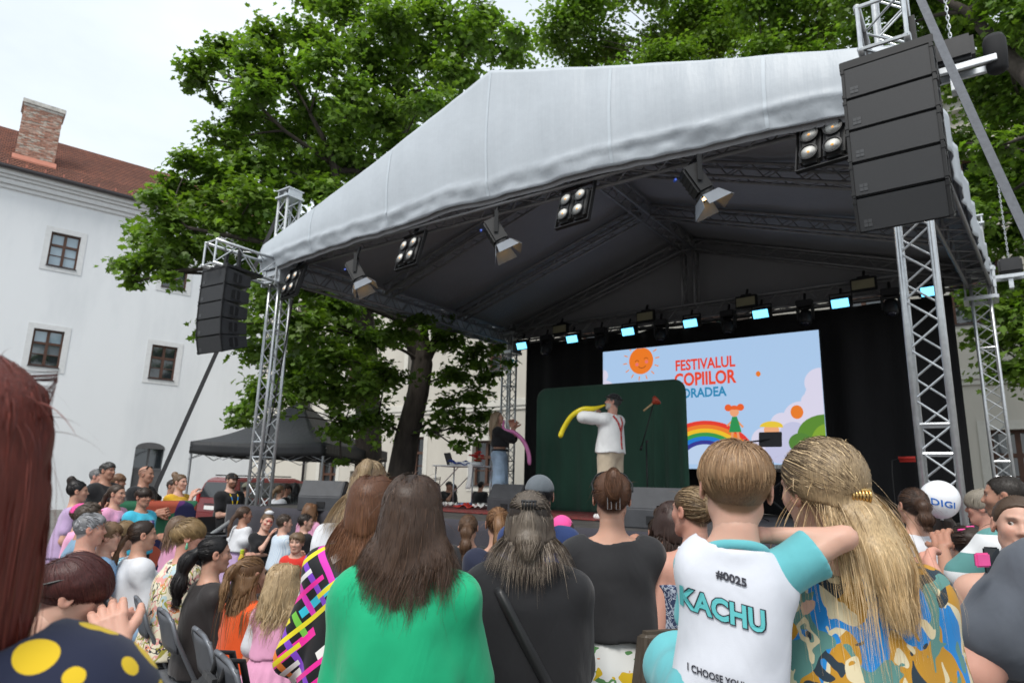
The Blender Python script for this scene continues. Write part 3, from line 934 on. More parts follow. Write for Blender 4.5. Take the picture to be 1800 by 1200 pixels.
def cabinet(parent, M):
    """one line array box: trapezoid side, grille, side handles and a four square badge; M places it"""
    w, h, d = .71, .305, .50
    # side profile: rear is lower
    def prof(x): return [(x, -.02, -h / 2), (x, d, -h / 2 + .05), (x, d, h / 2 - .05), (x, -.02, h / 2)]
    a, b = prof(-w / 2), prof(w / 2)
    c = MB(); c.add([M @ Vector(p) for p in a + b], [(0, 1, 2, 3), (7, 6, 5, 4), (0, 4, 5, 1), (1, 5, 6, 2), (2, 6, 7, 3), (3, 7, 4, 0)])
    co = c.build('cabinet', M_CAB, parent, bevel=.006)
    q = MB(); q.box((-w / 2 + .022, -.042, -h / 2 + .008), (w / 2 - .022, -.021, h / 2 - .008), M=M)
    q.build('grille', M_GRILLE, co, bevel=.004)
    for sx in (-1, 1):
        q = MB()
        q.box((sx * (w / 2 - .009) - .012, -.05, -h / 2 - .004), (sx * (w / 2 - .009) + .012, -.018, h / 2 + .004), M=M)
        for zz in (-1, 1): q.box((sx * (w / 2 - .006) - .016, -.055, zz * (h / 2 - .03) - .014), (sx * (w / 2 - .006) + .016, -.0, zz * (h / 2 - .03) + .014), M=M)
        q.build('rigging_rail', M_BLACK, co)
    for sx in (-1, 1):
        q = MB()
        pl = [(.12, -.06), (.15, -.085), (.27, -.085), (.30, -.06), (.30, .06), (.27, .085), (.15, .085), (.12, .06)]
        vs_ = [M @ Vector((sx * (w / 2 + .0035), y, z)) for y, z in pl]
        q.add(vs_, [tuple(range(8))])
        ho = q.build('handle_recess', mat('handle_recess_black', (.006, .006, .007), .7, var=0), co, fix=False)
        q = MB(); q.box((sx * w / 2 - .01, .195, -.085), (sx * w / 2 + .012, .23, .085), M=M); q.box((sx * w / 2 - .01, .105, .083), (sx * w / 2 + .008, .315, .097), M=M); q.box((sx * w / 2 - .01, .105, -.097), (sx * w / 2 + .008, .315, -.083), M=M)
        q.build('handle', M_CAB, co, bevel=.003)
    q = MB()
    for i in range(2):
        for j in range(2):
            q.box((-w / 2 + .06 + i * .034, -.046, -h / 2 + .045 + j * .034), (-w / 2 + .09 + i * .034, -.0415, -h / 2 + .075 + j * .034), M=M)
    q.build('badge', mat('badge_grey', (.06, .062, .066), .4, var=0), co)
def line_array(s, t, z, yaw, label):
    o = sthing('line_array', s, t, z, yaw, label, 'speaker array', 'hanging speaker arrays')
    o.scale = (.82, .82, .82)
    f = MB(); f.box((-.36, -.03, -.02), (.36, .75, .035)); f.box((-.37, -.04, -.035), (.37, .0, .05)); f.build('flying_frame', M_BLACK, o, bevel=.006)
    ang = 0; y = 0; zz = -.03
    for i in range(5):
        a = (0, 0, 1.5, 4, 9)[i]
        ang += radians(a)
        h = .312
        M = Matrix.Translation((0, y, zz)) @ Matrix.Rotation(ang, 4, 'X') @ Matrix.Translation((0, .0, -h / 2))
        cabinet(o, M)
        e = Matrix.Translation((0, y, zz)) @ Matrix.Rotation(ang, 4, 'X') @ Vector((0, 0, -h))
        y, zz = e.y, e.z
    for sx in (-.2, .2):
        f = MB(); f.box((sx - .035, .28, .03), (sx + .035, .33, .5)); f.build('hanging_strap', M_BLACK, o)
    return o
def arm(s, label):
    o = sthing('cantilever_arm', s, 0, 4.7 if s < 1 else 4.83, 0, label, 'truss arm', 'arms holding the speaker arrays')
    truss(o, 'arm', (0, -1.28, .22), (0, -.2, .22), w=.3, h=.36, step=.27, asparts=True)
    for y in (-1.27, -.21):
        q = MB()
        for a, c in (((-.15, .04), (.15, .04)), ((.15, .04), (.15, .40)), ((.15, .40), (-.15, .40)), ((-.15, .40), (-.15, .04))):
            q.tube([(a[0], y, a[1]), (c[0], y, c[1])], .016, 6)
        q.build('end_frame', M_ALU, o)
    q = MB(); q.box((-.19, -.24, -.02), (-.16, -.17, .48)); q.box((.16, -.24, -.02), (.19, -.17, .48)); q.box((-.2, -.2, .15), (.2, -.165, .35)); q.build('bracket', M_ALU, o)
arm(0, 'short aluminium truss arm sticking out of the front left tower')
arm(8.93, 'short aluminium truss arm over the large near speaker array')
line_array(-.02, -1.12, 4.72, radians(4), 'black five box speaker array hanging from the front left tower')
line_array(8.93, -1.25, 4.77, radians(-2), 'large black five box speaker array hanging from the front right tower')
# chain hoists at the right hand towers
def hoist(s, t, z, label):
    o = sthing('chain_hoist', s, t, z, 0, label, 'chain hoist', 'chain hoists on the right hand towers')
    q = MB(); q.box((.05, -.13, -.1), (.36, .13, .14)); q.build('motor', M_BLKPL, o, bevel=.03)
    q = MB(); q.lathe([(.05, -.2), (.075, -.18), (.085, 0), (.085, .1), (.07, .14)], 12, M=Matrix.Translation((.5, 0, -.05))); q.build('chain_bag', mat('bag_cloth', (.02, .02, .022), .85), o, smooth=True)
    q = MB(); q.box((-.2, -.1, -.18), (.5, -.06, -.12)); q.box((-.2, .06, -.18), (.5, .1, -.12)); q.box((-.04, -.1, -.3), (.0, .1, .06)); q.box((.16, -.06, -.34), (.22, .06, -.18)); q.build('bracket', M_ALU, o, bevel=.005)
    q = MB()
    for i in range(30):
        zz = .14 + i * .045
        M_ = Matrix.Translation((.2, 0, zz)) @ Matrix.Rotation(pi / 2 * (i % 2), 4, 'Z')
        ring = [M_ @ Vector((.011 * cos(a), 0, .03 * sin(a))) for a in [k * pi / 4 for k in range(9)]]
        q.tube(ring, .0045, 4, caps=False)
    tag(q.build('chain', M_ALU, o), kind='stuff')
    q = MB(); q.box((.12, -.05, .145), (.28, .05, .150)); q.build('rating_plate', mat('plate_grey', (.5, .52, .55), .4), o)
hoist(9.15, .15, 5.42, 'black chain hoist with chain bag behind the large near speaker array')
hoist(9.62, 6.4, 5.2, 'black chain hoist with chain bag on the rear right tower')
# guy straps
M_STRAP = mat('black_webbing', (.02, .02, .023), .75, var=.15, scale=30, bump=.3, bscale=120)
M_STRAPG = mat('grey_webbing', (.13, .14, .16), .7, var=.15, scale=30, bump=.3, bscale=120)
def strap(pts, w, m, name, label, face):
    pts = [Vector(p) for p in pts]
    o = MB()
    vs_ = []
    for i, p in enumerate(pts):
        d = (pts[min(i + 1, len(pts) - 1)] - pts[max(i - 1, 0)]).normalized()
        x = d.cross(Vector(face)).normalized()
        n_ = x.cross(d)
        for a, b in ((-1, -1), (1, -1), (1, 1), (-1, 1)): vs_.append(p + x * a * w / 2 + n_ * b * .003)
    fs_ = []
    for i in range(len(pts) - 1):
        for k in range(4): fs_.append((i * 4 + k, i * 4 + (k + 1) % 4, i * 4 + 4 + (k + 1) % 4, i * 4 + 4 + k))
    o.add([p - pts[-1] for p in vs_], fs_)
    return tag(o.build(name, m, None, loc=pts[-1]), label, 'strap', 'guy straps of the stage roof')
g1 = atz(195, 1033, 0)
strap([S(-.1, -.05, 6.2).lerp(g1, k / 6) for k in range(7)], .07, M_STRAP, 'guy_strap', 'black guy strap from the front left tower down past the bald man', (0, -1, .3))
a1 = S(9.0, -.1, 6.75); b1 = at(1800, 367, 5.9)
e1 = a1 + (b1 - a1) * (a1.z / (a1.z - b1.z))
ctr = a1.lerp(e1, .35) + Vector((-.02, 0, -.10))
strap([a1] + [(a1.lerp(e1, k / 10) + Vector((0, 0, -.22 * sin(pi * k / 10)))) for k in range(1, 10)] + [e1], .065, M_STRAPG, 'guy_strap', 'grey guy strap running down beside the large near speaker array', (-.5, -1, .2))
cb = MB(); cpts = [S(.25, .1, 4.8), S(.22, .05, 3.8), S(.12, .0, 2.6), S(.05, -.1, 1.24)]
cb.tube([p - cpts[-1] for p in cpts], .014, 6)
tag(cb.build('power_cable', M_BLACK, None, loc=cpts[-1]), 'black cable hanging down beside the front left tower', 'cable')

# ---- lamps on the front truss
M_REFL = mat('lamp_reflector', (.85, .85, .82), .4, metal=.0, var=.05)
M_BULB = mat('amber_bulb', (.75, .36, .08), .3, emit=(1, .45, .1), estr=.35)
def blinder(i, s, z):
    o = sthing('blinder_light', s, -.2, z, radians(-8), ['four lamp blinder hanging beside the front left tower', 'four lamp blinder hanging between the first two barn door spotlights', 'four lamp blinder hanging under the middle of the front truss', 'four lamp blinder hanging beside the large near speaker array'][i], 'stage light', 'four lamp blinders on the front truss')
    T = Matrix.Rotation(radians(-14), 4, 'X')
    for sx in (-.105, .105):
        h = MB(); h.box((sx - .095, 0, -.2), (sx + .095, .13, .2), M=T); ho = h.build('housing', M_BLACK, o, bevel=.035, segs=3)
        for zz in (-.1, .1):
            M_ = T @ Matrix.Translation((sx, 0, zz))
            l = MB(); l.lathe([(.085, .0), (.085, -.02), (.072, -.022), (.072, -.004)], 18, M=M_, ax='y'); lo = l.build('lamp_ring', M_BLACK, ho, smooth=False)
            l = MB(); l.lathe([(.071, -.012), (.05, -.002), (.02, .0)], 18, M=M_, ax='y'); l.build('lamp', M_REFL, ho, smooth=True)
            l = MB(); l.lathe([(.014, .0), (.013, -.015), (.005, -.02)], 10, M=M_, ax='y'); l.build('bulb', M_BULB, ho, smooth=True)
    y = MB()
    for sx in (-.235, .235): y.box((sx - .006, .04, -.24), (sx + .006, .09, .3), M=T)
    y.box((-.235, .04, .29), (.235, .09, .305), M=T); y.box((-.235, .04, -.24), (.235, .09, -.23), M=T); y.tube([(0, .1, .24), (0, .18, .42)], .03, 8)
    y.build('yoke', M_BLACK, o)
for i, (s, z) in enumerate(((.52, 4.66), (3.07, 4.71), (5.66, 4.77), (8.29, 4.78))): blinder(i, s, z)
M_WARM = mat('warm_lens', (.5, .3, .1), .2, var=0, emit=(1, .55, .16), estr=10)
M_BARN = mat('barn_door_grey', (.17, .19, .22), .5, var=.1)
def fresnel(i, s, z):
    o = sthing('barn_door_spotlight', s, -.12, z, radians(-48), ['black barn door spotlight nearest the front left tower', 'black barn door spotlight left of the middle of the front truss', 'black barn door spotlight under the peak of the stage roof'][i], 'stage light', 'barn door spotlights on the front truss')
    o.scale = (.8, .8, .8)
    R_ = Matrix.Rotation(radians(30), 4, 'X') @ Matrix.Rotation(radians(-8), 4, 'Y')
    b = MB(); b.box((-.12, -.12, -.22), (.12, .12, .2), M=R_); bo = b.build('body', M_BLACK, o, bevel=.03)
    q = MB(); q.lathe([(.14, -.22), (.14, -.26), (.115, -.262)], 16, M=R_); q.build('lens_ring', M_BLACK, bo)
    q = MB(); q.lathe([(.112, -.255), (.06, -.265), (.01, -.267)], 16, M=R_); q.build('lens', M_WARM, bo, smooth=True)
    for k, (ax, ang) in enumerate((('x', 28), ('x', -28), ('y', 30), ('y', -30))):
        q = MB()
        poly = [(-.12, 0), (.12, 0), (.17, -.2), (-.17, -.2)]
        T = R_ @ Matrix.Translation((0, 0, -.262)) @ Matrix.Rotation(0 if ax == 'x' else pi / 2, 4, 'Z') @ Matrix.Translation((0, .135 if ang > 0 else -.135, 0)) @ Matrix.Rotation(radians(ang), 4, 'X')
        q.prism(poly, .004, M=T)
        q.build('barn_door', M_BARN, o)
    y = MB()
    for sx in (-.15, .15): y.box((sx - .006, -.03, -.05), (sx + .006, .03, .3))
    y.box((-.15, -.03, .29), (.15, .03, .305)); y.tube([(0, 0, .28), (0, .05, .48)], .028, 8)
    y.build('yoke', M_BLACK, o)
    for k in range(4):
        y = MB(); y.box((-.1, -.126 - .0, -.1 + k * .07), (.1, -.119, -.075 + k * .07), M=R_); y.build('cooling_fin', M_BLKPL, bo)
    y = MB(); y.box((-.16, -.16, .17), (-.11, -.13, .2), M=R_); y.build('blue_plug', mat('blue_connector', (.05, .12, .6), .4), bo)
for i, (s, z) in enumerate(((1.96, 4.62), (4.51, 4.70), (7.08, 4.72))): fresnel(i, s, z)
# ---- lamps on the rear truss
M_CYAN = mat('lit_cyan_led', (.1, .3, .4), .3, var=0, emit=(.16, .62, 1.0), estr=1.9)
M_YEL = mat('unlit_yellow_led', (.30, .28, .18), .3, var=.1)
NTH = ['first', 'second', 'third', 'fourth', 'fifth', 'sixth', 'seventh']
for i in range(7):
    o = sthing('led_wash_light', .53 + 1.368 * i, 6.22, 4.83 + i * .017, radians(-6), NTH[i] + ' glowing cyan wash light counted from the rear left tower', 'stage light', 'glowing wash lights on the rear truss')
    T = Matrix.Rotation(radians(22), 4, 'X')
    q = MB(); q.box((-.17, .02, -.1), (.17, .16, .1), M=T); h = q.build('housing', M_BLACK, o, bevel=.012)
    q = MB(); q.box((-.14, .008, -.075), (.14, .019, .075), M=T); q.build('led_panel', M_CYAN, h)
    q = MB(); q.box((-.19, .06, -.05), (-.178, .1, .2)); q.box((.178, .06, -.05), (.19, .1, .2)); q.box((-.19, .06, .19), (.19, .1, .202)); q.tube([(0, .08, .2), (0, .12, .3)], .022, 8); q.build('yoke', M_BLACK, o)
for i, s in enumerate((1.57, 3.66, 5.74, 7.76)):
    o = sthing('led_strobe', s, 6.26, 5.13 + i * .03, radians(-6), NTH[i] + ' unlit yellowish strobe panel on the rear truss counted from the rear left tower', 'stage light', 'unlit strobes on the rear truss')
    q = MB(); q.box((-.21, -.02, -.12), (.21, .06, .12)); h = q.build('housing', M_BLACK, o, bevel=.012)
    q = MB(); q.box((-.18, -.03, -.085), (.18, -.021, .075)); q.build('led_panel', M_YEL, h)
    q = MB(); q.tube([(0, .02, .1), (0, .1, .26)], .025, 8); q.box((-.1, 0, .1), (.1, .06, .15)); q.build('clamp', M_BLACK, o)
M_LENS = glass_mat('moving_head_lens', (.03, .03, .05))
for i, s in enumerate((1.16, 2.58, 3.97, 5.37, 6.77, 8.14)):
    o = sthing('moving_head_light', s, 6.34, 4.98 + i * .01, radians(-10 + 7 * (i % 3)), NTH[i] + ' black moving head light under the rear truss counted from the rear left tower', 'stage light', 'moving heads under the rear truss')
    q = MB(); q.box((-.14, -.1, -.06), (.14, .1, .06)); q.build('base', M_BLKPL, o, bevel=.012)
    for sx in (-1, 1):
        q = MB(); q.prism([(sx * .13 - .025, -.05), (sx * .13 + .025, -.05), (sx * .125 + .02, -.3), (sx * .125 - .02, -.3)], .1, M=Matrix.Translation((0, -.05, 0))); q.build('yoke_arm', M_BLKPL, o, bevel=.01)
    T = Matrix.Translation((0, 0, -.25)) @ Matrix.Rotation(radians(-18), 4, 'X')
    q = MB(); q.lathe([(.05, .12), (.1, .1), (.115, 0), (.11, -.12), (.085, -.15)], 14, M=T); h = q.build('head', M_BLKPL, o, smooth=True)
    q = MB(); q.lathe([(.08, -.151), (.05, -.165), (.01, -.17)], 14, M=T); q.build('lens', M_LENS, h, smooth=True)
    q = MB(); q.tube([(0, 0, .05), (0, .05, .2)], .025, 8); q.build('clamp', M_BLACK, o)

# ---- deck, skirt, drapes
M_DECK = mat('stage_deck_board', (.055, .052, .05), .6, var=.25, scale=4, bump=.2)
ST = sthing('stage_platform', 0, 0, 0, 0, 'black decked stage platform with a dark cloth skirt along its front', 'stage')
DZ = 1.22
for i in range(5):
    for j in range(7):
        q = MB(); q.box((-.25 + i * 1.9 + .003, -.3 + j * 1.05 + .003, DZ - .1), (-.25 + (i + 1) * 1.9 - .003, -.3 + (j + 1) * 1.05 - .003, DZ + random.uniform(-.002, .002)))
        q.build('deck_panel', M_DECK, ST, bevel=.003, segs=1)
for i in range(6):
    for j in (0, 3, 6):
        q = MB(); q.tube([(-.1 + i * 1.83, -.2 + j * 1.15, 0), (-.1 + i * 1.83, -.2 + j * 1.15, DZ - .1)], .03, 8); q.build('leg', M_ALU, ST)
M_SKIRT = mat('skirt_cloth', (.030, .028, .038), .85, var=.2, scale=3, bump=.3, bscale=60, sheen=.2)
def skirt_fn(a, b):
    s = -.3 + a * 9.6
    z = (DZ + .012) * (1 - b)
    return (s, -.32 - .012 - b * .05 + b * .035 * sin(9 * s + 2 * sin(2.1 * s)) + b * .02 * sin(21 * s + 1), z)
mb = MB(); mb.grid(skirt_fn, 220, 10); solidify(mb.build('skirt', M_SKIRT, ST, smooth=True, fix=False), .006)
def side_fn(a, b):
    t = -.3 + a * 7.4
    return (-.3 - b * .04 + b * .03 * sin(8 * t), t, (DZ + .01) * (1 - b))
mb = MB(); mb.grid(side_fn, 120, 6); solidify(mb.build('skirt', M_SKIRT, ST, smooth=True, fix=False), .006)
M_DRAPE = mat('black_molton', (.012, .0115, .013), .9, var=.25, scale=2.5, bump=.5, bscale=30, stretch=(1, 1, .3), sheen=.1)
BD = sthing('black_backdrop', .25, 6.85, DZ, 0, 'tall black cloth backdrop hanging across the back of the stage', 'backdrop')
def bd_fn(a, b):
    s = a * 8.75
    return (s, .05 * sin(5.2 * s + .8 * sin(1.7 * s)) + .02 * sin(13 * s + 1), (1 - b) * 3.78 + .01 * sin(6 * s))
mb = MB(); mb.grid(bd_fn, 200, 14); solidify(mb.build('cloth', M_DRAPE, BD, smooth=True, fix=False), .008)
q = MB(); q.tube([(0, 0, 3.8), (8.8, 0, 3.85)], .025, 8); q.build('rail', M_BLACK, BD)
# green velvet pop-up backdrop with rounded upper corners
M_GREEN = mat('green_velvet', (.018, .068, .042), .8, var=.2, scale=3, bump=.35, bscale=25, stretch=(1, 1, .25), sheen=.3)
GB = sthing('green_backdrop', 2.8, 3.5, DZ, 0, 'dark green velvet backdrop with rounded upper corners behind the clown', 'backdrop')
def gb_fn(a, b):
    W_, H_, R_ = 2.74, 2.09, .2
    x = a * W_
    z = b * H_
    top = H_
    if x < R_: top = H_ - R_ + sqrt(max(0, R_ * R_ - (R_ - x) ** 2))
    if x > W_ - R_: top = H_ - R_ + sqrt(max(0, R_ * R_ - (x - W_ + R_) ** 2))
    fold = .02 * sin(17 * x + 2 * sin(2 * x)) + .05 * sin(25 * x) * (1 if x > 2.2 else .15)
    return (x, fold * (1 - b) ** .7 + .06 * (1 - b) * sin(3 * x), z * top / H_)
mb = MB(); mb.grid(gb_fn, 150, 24); solidify(mb.build('cloth', M_GREEN, GB, smooth=True, fix=False), .02)
q = MB()
for x in (.15, 1.37, 2.6): q.tube([(x, .12, 0), (x, .10, 1.9)], .018, 8); q.box((x - .2, .0, 0), (x + .2, .45, .015))
q.build('frame', M_BLACK, GB)

# ---- LED screen with its picture
def flat_emit(name, c, k=1.0):
    if name in MATS: return MATS[name]
    m, t, b = new_mat(name)
    b.inputs['Base Color'].default_value = (.01, .01, .01, 1)
    b.inputs['Roughness'].default_value = .5
    b.inputs['Emission Color'].default_value = (*lin(c), 1)
    b.inputs['Emission Strength'].default_value = k
    MATS[name] = m
    return m
SC_T = 6.0
SX0, SX1, SZ0, SZ1 = 2.8, 7.03, 2.02, 4.43
def SC(x, y):
    r = ray(x, y); p0 = S(0, SC_T)
    p = Vector((0, 0, EYE)) + r * (((p0 - Vector((0, 0, EYE))).dot(VV)) / r.dot(VV))
    return ((p - TL).dot(UU) - SX0, p.z - SZ0)
SCR = sthing('led_screen', SX0, SC_T, SZ0, 0, 'bright led screen with festival lettering, sun, rainbow and clouds', 'screen')
W_, H_ = SX1 - SX0, SZ1 - SZ0
q = MB(); q.box((-.01, .01, -.01), (W_ + .01, .12, H_ + .01)); q.build('cabinet', M_BLACK, SCR)
q = MB()
for x in (.3, W_ / 2, W_ - .3): q.box((x - .04, .13, -.8), (x + .04, .2, H_ * .6)); q.box((x - .04, .1, -.8), (x + .04, .7, -.76))
q.build('support', M_BLACK, SCR)
q = MB(); q.box((0, -.002, 0), (W_, .009, H_)); pan = q.build('picture', flat_emit('screen_sky', (178, 209, 244), .62), SCR)
LAY = [0]
def art(name, polys, color, parent=None, clip=True):
    """flat picture element on the screen, each a hair in front of the last; polys in screen metres"""
    LAY[0] += 1
    y = -.003 - LAY[0] * .00012
    mb = MB()
    for poly in polys:
        if clip:
            b = bmesh.new()
            f = b.faces.new([b.verts.new((x, z, 0)) for x, z in poly])
            for co, no in (((0.004, 0, 0), (-1, 0, 0)), ((W_ - .004, 0, 0), (1, 0, 0)), ((0, .004, 0), (0, -1, 0)), ((0, H_ - .004, 0), (0, 1, 0))):
                bmesh.ops.bisect_plane(b, geom=b.verts[:] + b.edges[:] + b.faces[:], plane_co=co, plane_no=no, clear_outer=True)
            for f in b.faces: mb.add([(v.co.x, y, v.co.y) for v in f.verts], [tuple(range(len(f.verts)))])
            b.free()
        else: mb.add([(x, y, z) for x, z in poly], [tuple(range(len(poly)))])
    if not mb.f: return
    return mb.build(name, flat_emit('screen_%d_%d_%d' % color, color, .62), pan, fix=False)
def circ(c, r, rz=None, n=28, a0=0, a1=2 * pi):
    rz = rz or r
    return [(c[0] + r * cos(a0 + (a1 - a0) * i / n), c[1] + rz * sin(a0 + (a1 - a0) * i / n)) for i in range(n)]
def bar(a, b, w):
    d = Vector((b[0] - a[0], b[1] - a[1])); n_ = Vector((-d.y, d.x)).normalized() * w / 2
    return [(a[0] + n_.x, a[1] + n_.y), (a[0] - n_.x, a[1] - n_.y), (b[0] - n_.x, b[1] - n_.y), (b[0] + n_.x, b[1] + n_.y)]
def mpx(x0, y0, x1, y1):
    a, b = SC(x0, y0), SC(x1, y1); return hypot(a[0] - b[0], a[1] - b[1])
for c, r in (((1442, 672), 26), ((1450, 700), 34), ((1425, 705), 16), ((1408, 735), 30), ((1375, 745), 20), ((1345, 775), 24), ((1385, 775), 30), ((1440, 740), 30), ((1062, 690), 22), ((1060, 660), 10)):
    art('cloud', [circ(SC(*c), mpx(c[0], c[1] - r, c[0], c[1]))], (226, 222, 243))
for c, r in (((1395, 765), 24), ((1370, 790), 24)): art('cloud', [circ(SC(*c), mpx(c[0], c[1] - r, c[0], c[1]))], (203, 205, 235))
art('bush', [circ(SC(1452, 765), mpx(1440, 730, 1440, 765) * 1.35, mpx(1440, 728, 1440, 765))], (92, 142, 44))
art('bush', [circ(SC(1456, 782), .27, .36)], (134, 172, 46))
art('bush', [circ(SC(1408, 778), .2, .17)], (84, 134, 52))
rc = SC(1240, 818); R0 = rc and SC(1240, 739)[1] - rc[1]
for i, c in enumerate(((236, 64, 48), (245, 130, 48), (248, 200, 46), (60, 158, 80), (40, 130, 220), (58, 60, 150), (196, 218, 246))):
    r = R0 * (1 - i * .088)
    art('rainbow_band', [circ(rc, r * 1.18, r, 48, .02, pi - .02)], c)
sc_ = SC(1127, 634); sr = .265
art('sun_disc', [circ(sc_, sr, sr * 1.04, 40)], (244, 126, 36))
rays = []
for k in range(14):
    a = pi * 2 * k / 14 + .1
    rays.append(bar((sc_[0] + cos(a) * sr * 1.18, sc_[1] + sin(a) * sr * 1.2), (sc_[0] + cos(a) * sr * 1.5, sc_[1] + sin(a) * sr * 1.52), .022))
for q in rays: art('sun_ray', [q], (244, 140, 50))
def arcs(c, r, a0, a1, w, n=10):
    out = []
    for i in range(n):
        t0, t1 = a0 + (a1 - a0) * i / n, a0 + (a1 - a0) * (i + 1) / n
        out.append([(c[0] + (r - w / 2) * cos(t0), c[1] + (r - w / 2) * sin(t0)), (c[0] + (r + w / 2) * cos(t0), c[1] + (r + w / 2) * sin(t0)), (c[0] + (r + w / 2) * cos(t1), c[1] + (r + w / 2) * sin(t1)), (c[0] + (r - w / 2) * cos(t1), c[1] + (r - w / 2) * sin(t1))])
    return out
art('cheek', [circ((sc_[0] - .09, sc_[1] - .07), .035), circ((sc_[0] + .12, sc_[1] - .03), .035)], (238, 120, 120))
art('face_line', arcs((sc_[0] - .09, sc_[1] - .03), .045, .3, 2.8, .012) + arcs((sc_[0] + .11, sc_[1] + .01), .045, .3, 2.8, .012) + arcs((sc_[0] + .02, sc_[1] - .05), .1, -2.4, -.6, .014), (128, 62, 24))
def words(name, txt, bl, tr, color, bold):
    vs_, fs_ = text_mesh(txt, 1.0, bold, 1.0)
    x0, x1 = min(v[0] for v in vs_), max(v[0] for v in vs_); y0, y1 = min(v[1] for v in vs_), max(v[1] for v in vs_)
    a, b = SC(*bl), SC(*tr)
    pts = [(a[0] + (x - x0) / (x1 - x0) * (b[0] - a[0]), a[1] + (y - y0) / (y1 - y0) * (b[1] - a[1])) for x, y in vs_]
    art(name, [[pts[i] for i in f] for f in fs_], color, clip=False)
words('lettering_festivalul', 'FESTIVALUL', (1188, 652.5), (1292, 624), (238, 68, 42), .03)
words('lettering_copiilor', 'COPIILOR', (1186, 680), (1294, 648), (240, 74, 44), .035)
words('lettering_oradea', 'ORADEA', (1199, 700), (1277, 678), (38, 138, 186), .03)
# little girl figure with two hair buns
gh = SC(1291, 724)
k = .0105
def G(x, y): return (gh[0] + x * k, gh[1] - y * k)
art('girl_legs', [bar(G(-4, 32), G(-7, 50), .045), bar(G(4, 32), G(6, 50), .045), bar(G(-5, 16), G(-14, 24), .035), bar(G(5, 16), G(14, 27), .035)], (240, 160, 110))
art('girl_dress', [[G(-4, 8), G(4, 8), G(7, 18), G(11, 35), G(-11, 35), G(-7, 18)]], (46, 150, 84))
art('girl_face', [circ(gh, .085)], (246, 170, 124))
art('girl_hair', [circ(G(-10.5, -8), .065), circ(G(11, -8), .065), circ(G(0, -5), .095, .07, 20, -.2, pi + .2)], (240, 100, 40))
ch_ = SC(1356, 750)
art('child_face', [circ((ch_[0], ch_[1] - .06), .13)], (246, 176, 128))
art('child_hair', [circ((ch_[0], ch_[1] + .0), .2, .1, 24, -.15, pi + .1)], (240, 206, 60))
art('orange_balloon', [circ(SC(1401, 724), .105, .12), circ(SC(1333, 657), .042, .05)], (240, 128, 36))

# ================================================================== THINGS ON STAGE
M_RUG = None
def rug_mat():
    m, t, b = new_mat('red_patterned_rug')
    co = N(t, 'TexCoord')
    v = N(t, 'TexVoronoi', Scale=9.0)
    v2 = N(t, 'TexVoronoi', Scale=30.0)
    t.links.new(co.outputs['Object'], v.inputs['Vector']); t.links.new(co.outputs['Object'], v2.inputs['Vector'])
    r = ramp(t, [(0, (.30, .24, .16)), (.18, (.16, .02, .02)), (.3, (.22, .03, .025)), (.42, (.04, .02, .03)), (.5, (.25, .035, .03))], 'CONSTANT')
    t.links.new(v.outputs['Distance'], r.inputs['Fac'])
    r2 = ramp(t, [(.25, (1, 1, 1)), (.4, (.55, .5, .5))])
    t.links.new(v2.outputs['Distance'], r2.inputs['Fac'])
    mm = N(t, 'Mix', data_type='RGBA', blend_type='MULTIPLY'); mm.inputs[0].default_value = .8
    t.links.new(r.outputs['Color'], mm.inputs[6]); t.links.new(r2.outputs['Color'], mm.inputs[7])
    t.links.new(mm.outputs[2], b.inputs['Base Color']); b.inputs['Roughness'].default_value = .95
    return m
q = MB(); q.grid(lambda a, b: (a * 4.6, b * 2.9, .006 + .004 * sin(7 * a * 4) * sin(5 * b * 3)), 40, 26)
tag(solidify(q.build('rug', rug_mat(), None, loc=S(1.1, 1.2, DZ + .004), rot=(0, 0, STAGE_RZ), fix=False), .008), 'red patterned rug lying on the stage floor under the clown', 'rug')
M_MON = mat('monitor_paint', (.05, .052, .058), .6, var=.15, scale=8, bump=.3, bscale=150)
def wedge(px, py, yaw, label, w=.6, sc=1.0):
    o = empty('stage_monitor', atz(px, py, DZ), STAGE_RZ + yaw, label, 'monitor speaker', 'wedge monitors on the stage')
    # local: +Y faces the performer (sloping baffle), rear towards the crowd
    p = [(-.24, 0), (.26, 0), (.30, .1), (.06, .42), (-.10, .42), (-.24, .2)]
    T = Matrix.Scale(sc, 4) @ Matrix.Rotation(pi / 2, 4, 'Z')
    q = MB(); q.prism(p, w, M=T @ Matrix.Translation((0, -w / 2, 0))); c = q.build('cabinet', M_MON, o, bevel=.012)
    q = MB()
    q.add([T @ Vector(v) for v in ((.292, -w / 2 + .03, .115), (.292, w / 2 - .03, .115), (.068, w / 2 - .03, .415), (.068, -w / 2 + .03, .415))], [(0, 1, 2, 3)])
    q2 = q.build('grille', M_GRILLE, c, fix=False); q2.location = (-.0, .004, .003)
    for sy in (-1, 1):
        q = MB(); q.lathe([(.052, 0), (.052, .004), (.03, .005)], 16, M=T @ Matrix.Translation((.06, sy * (w / 2 + .001), .2)) @ Matrix.Rotation(-sy * pi / 2, 4, 'X')); q.build('handle_cup', MATS['handle_recess_black'], c)
    q = MB(); q.box((-.252, -.09, .05), (-.238, .03, .13), M=T); q.build('socket_panel', M_BLACK, c)
wedge(570, 897, radians(30), 'black wedge monitor at the left end of the stage front', .62, .95)
wedge(899, 900, radians(0), 'grey black wedge monitor in front of the woman in jeans', .6)
wedge(1158, 928, radians(0), 'large grey black wedge monitor on the stage edge right of the clown', .75, 1.0)
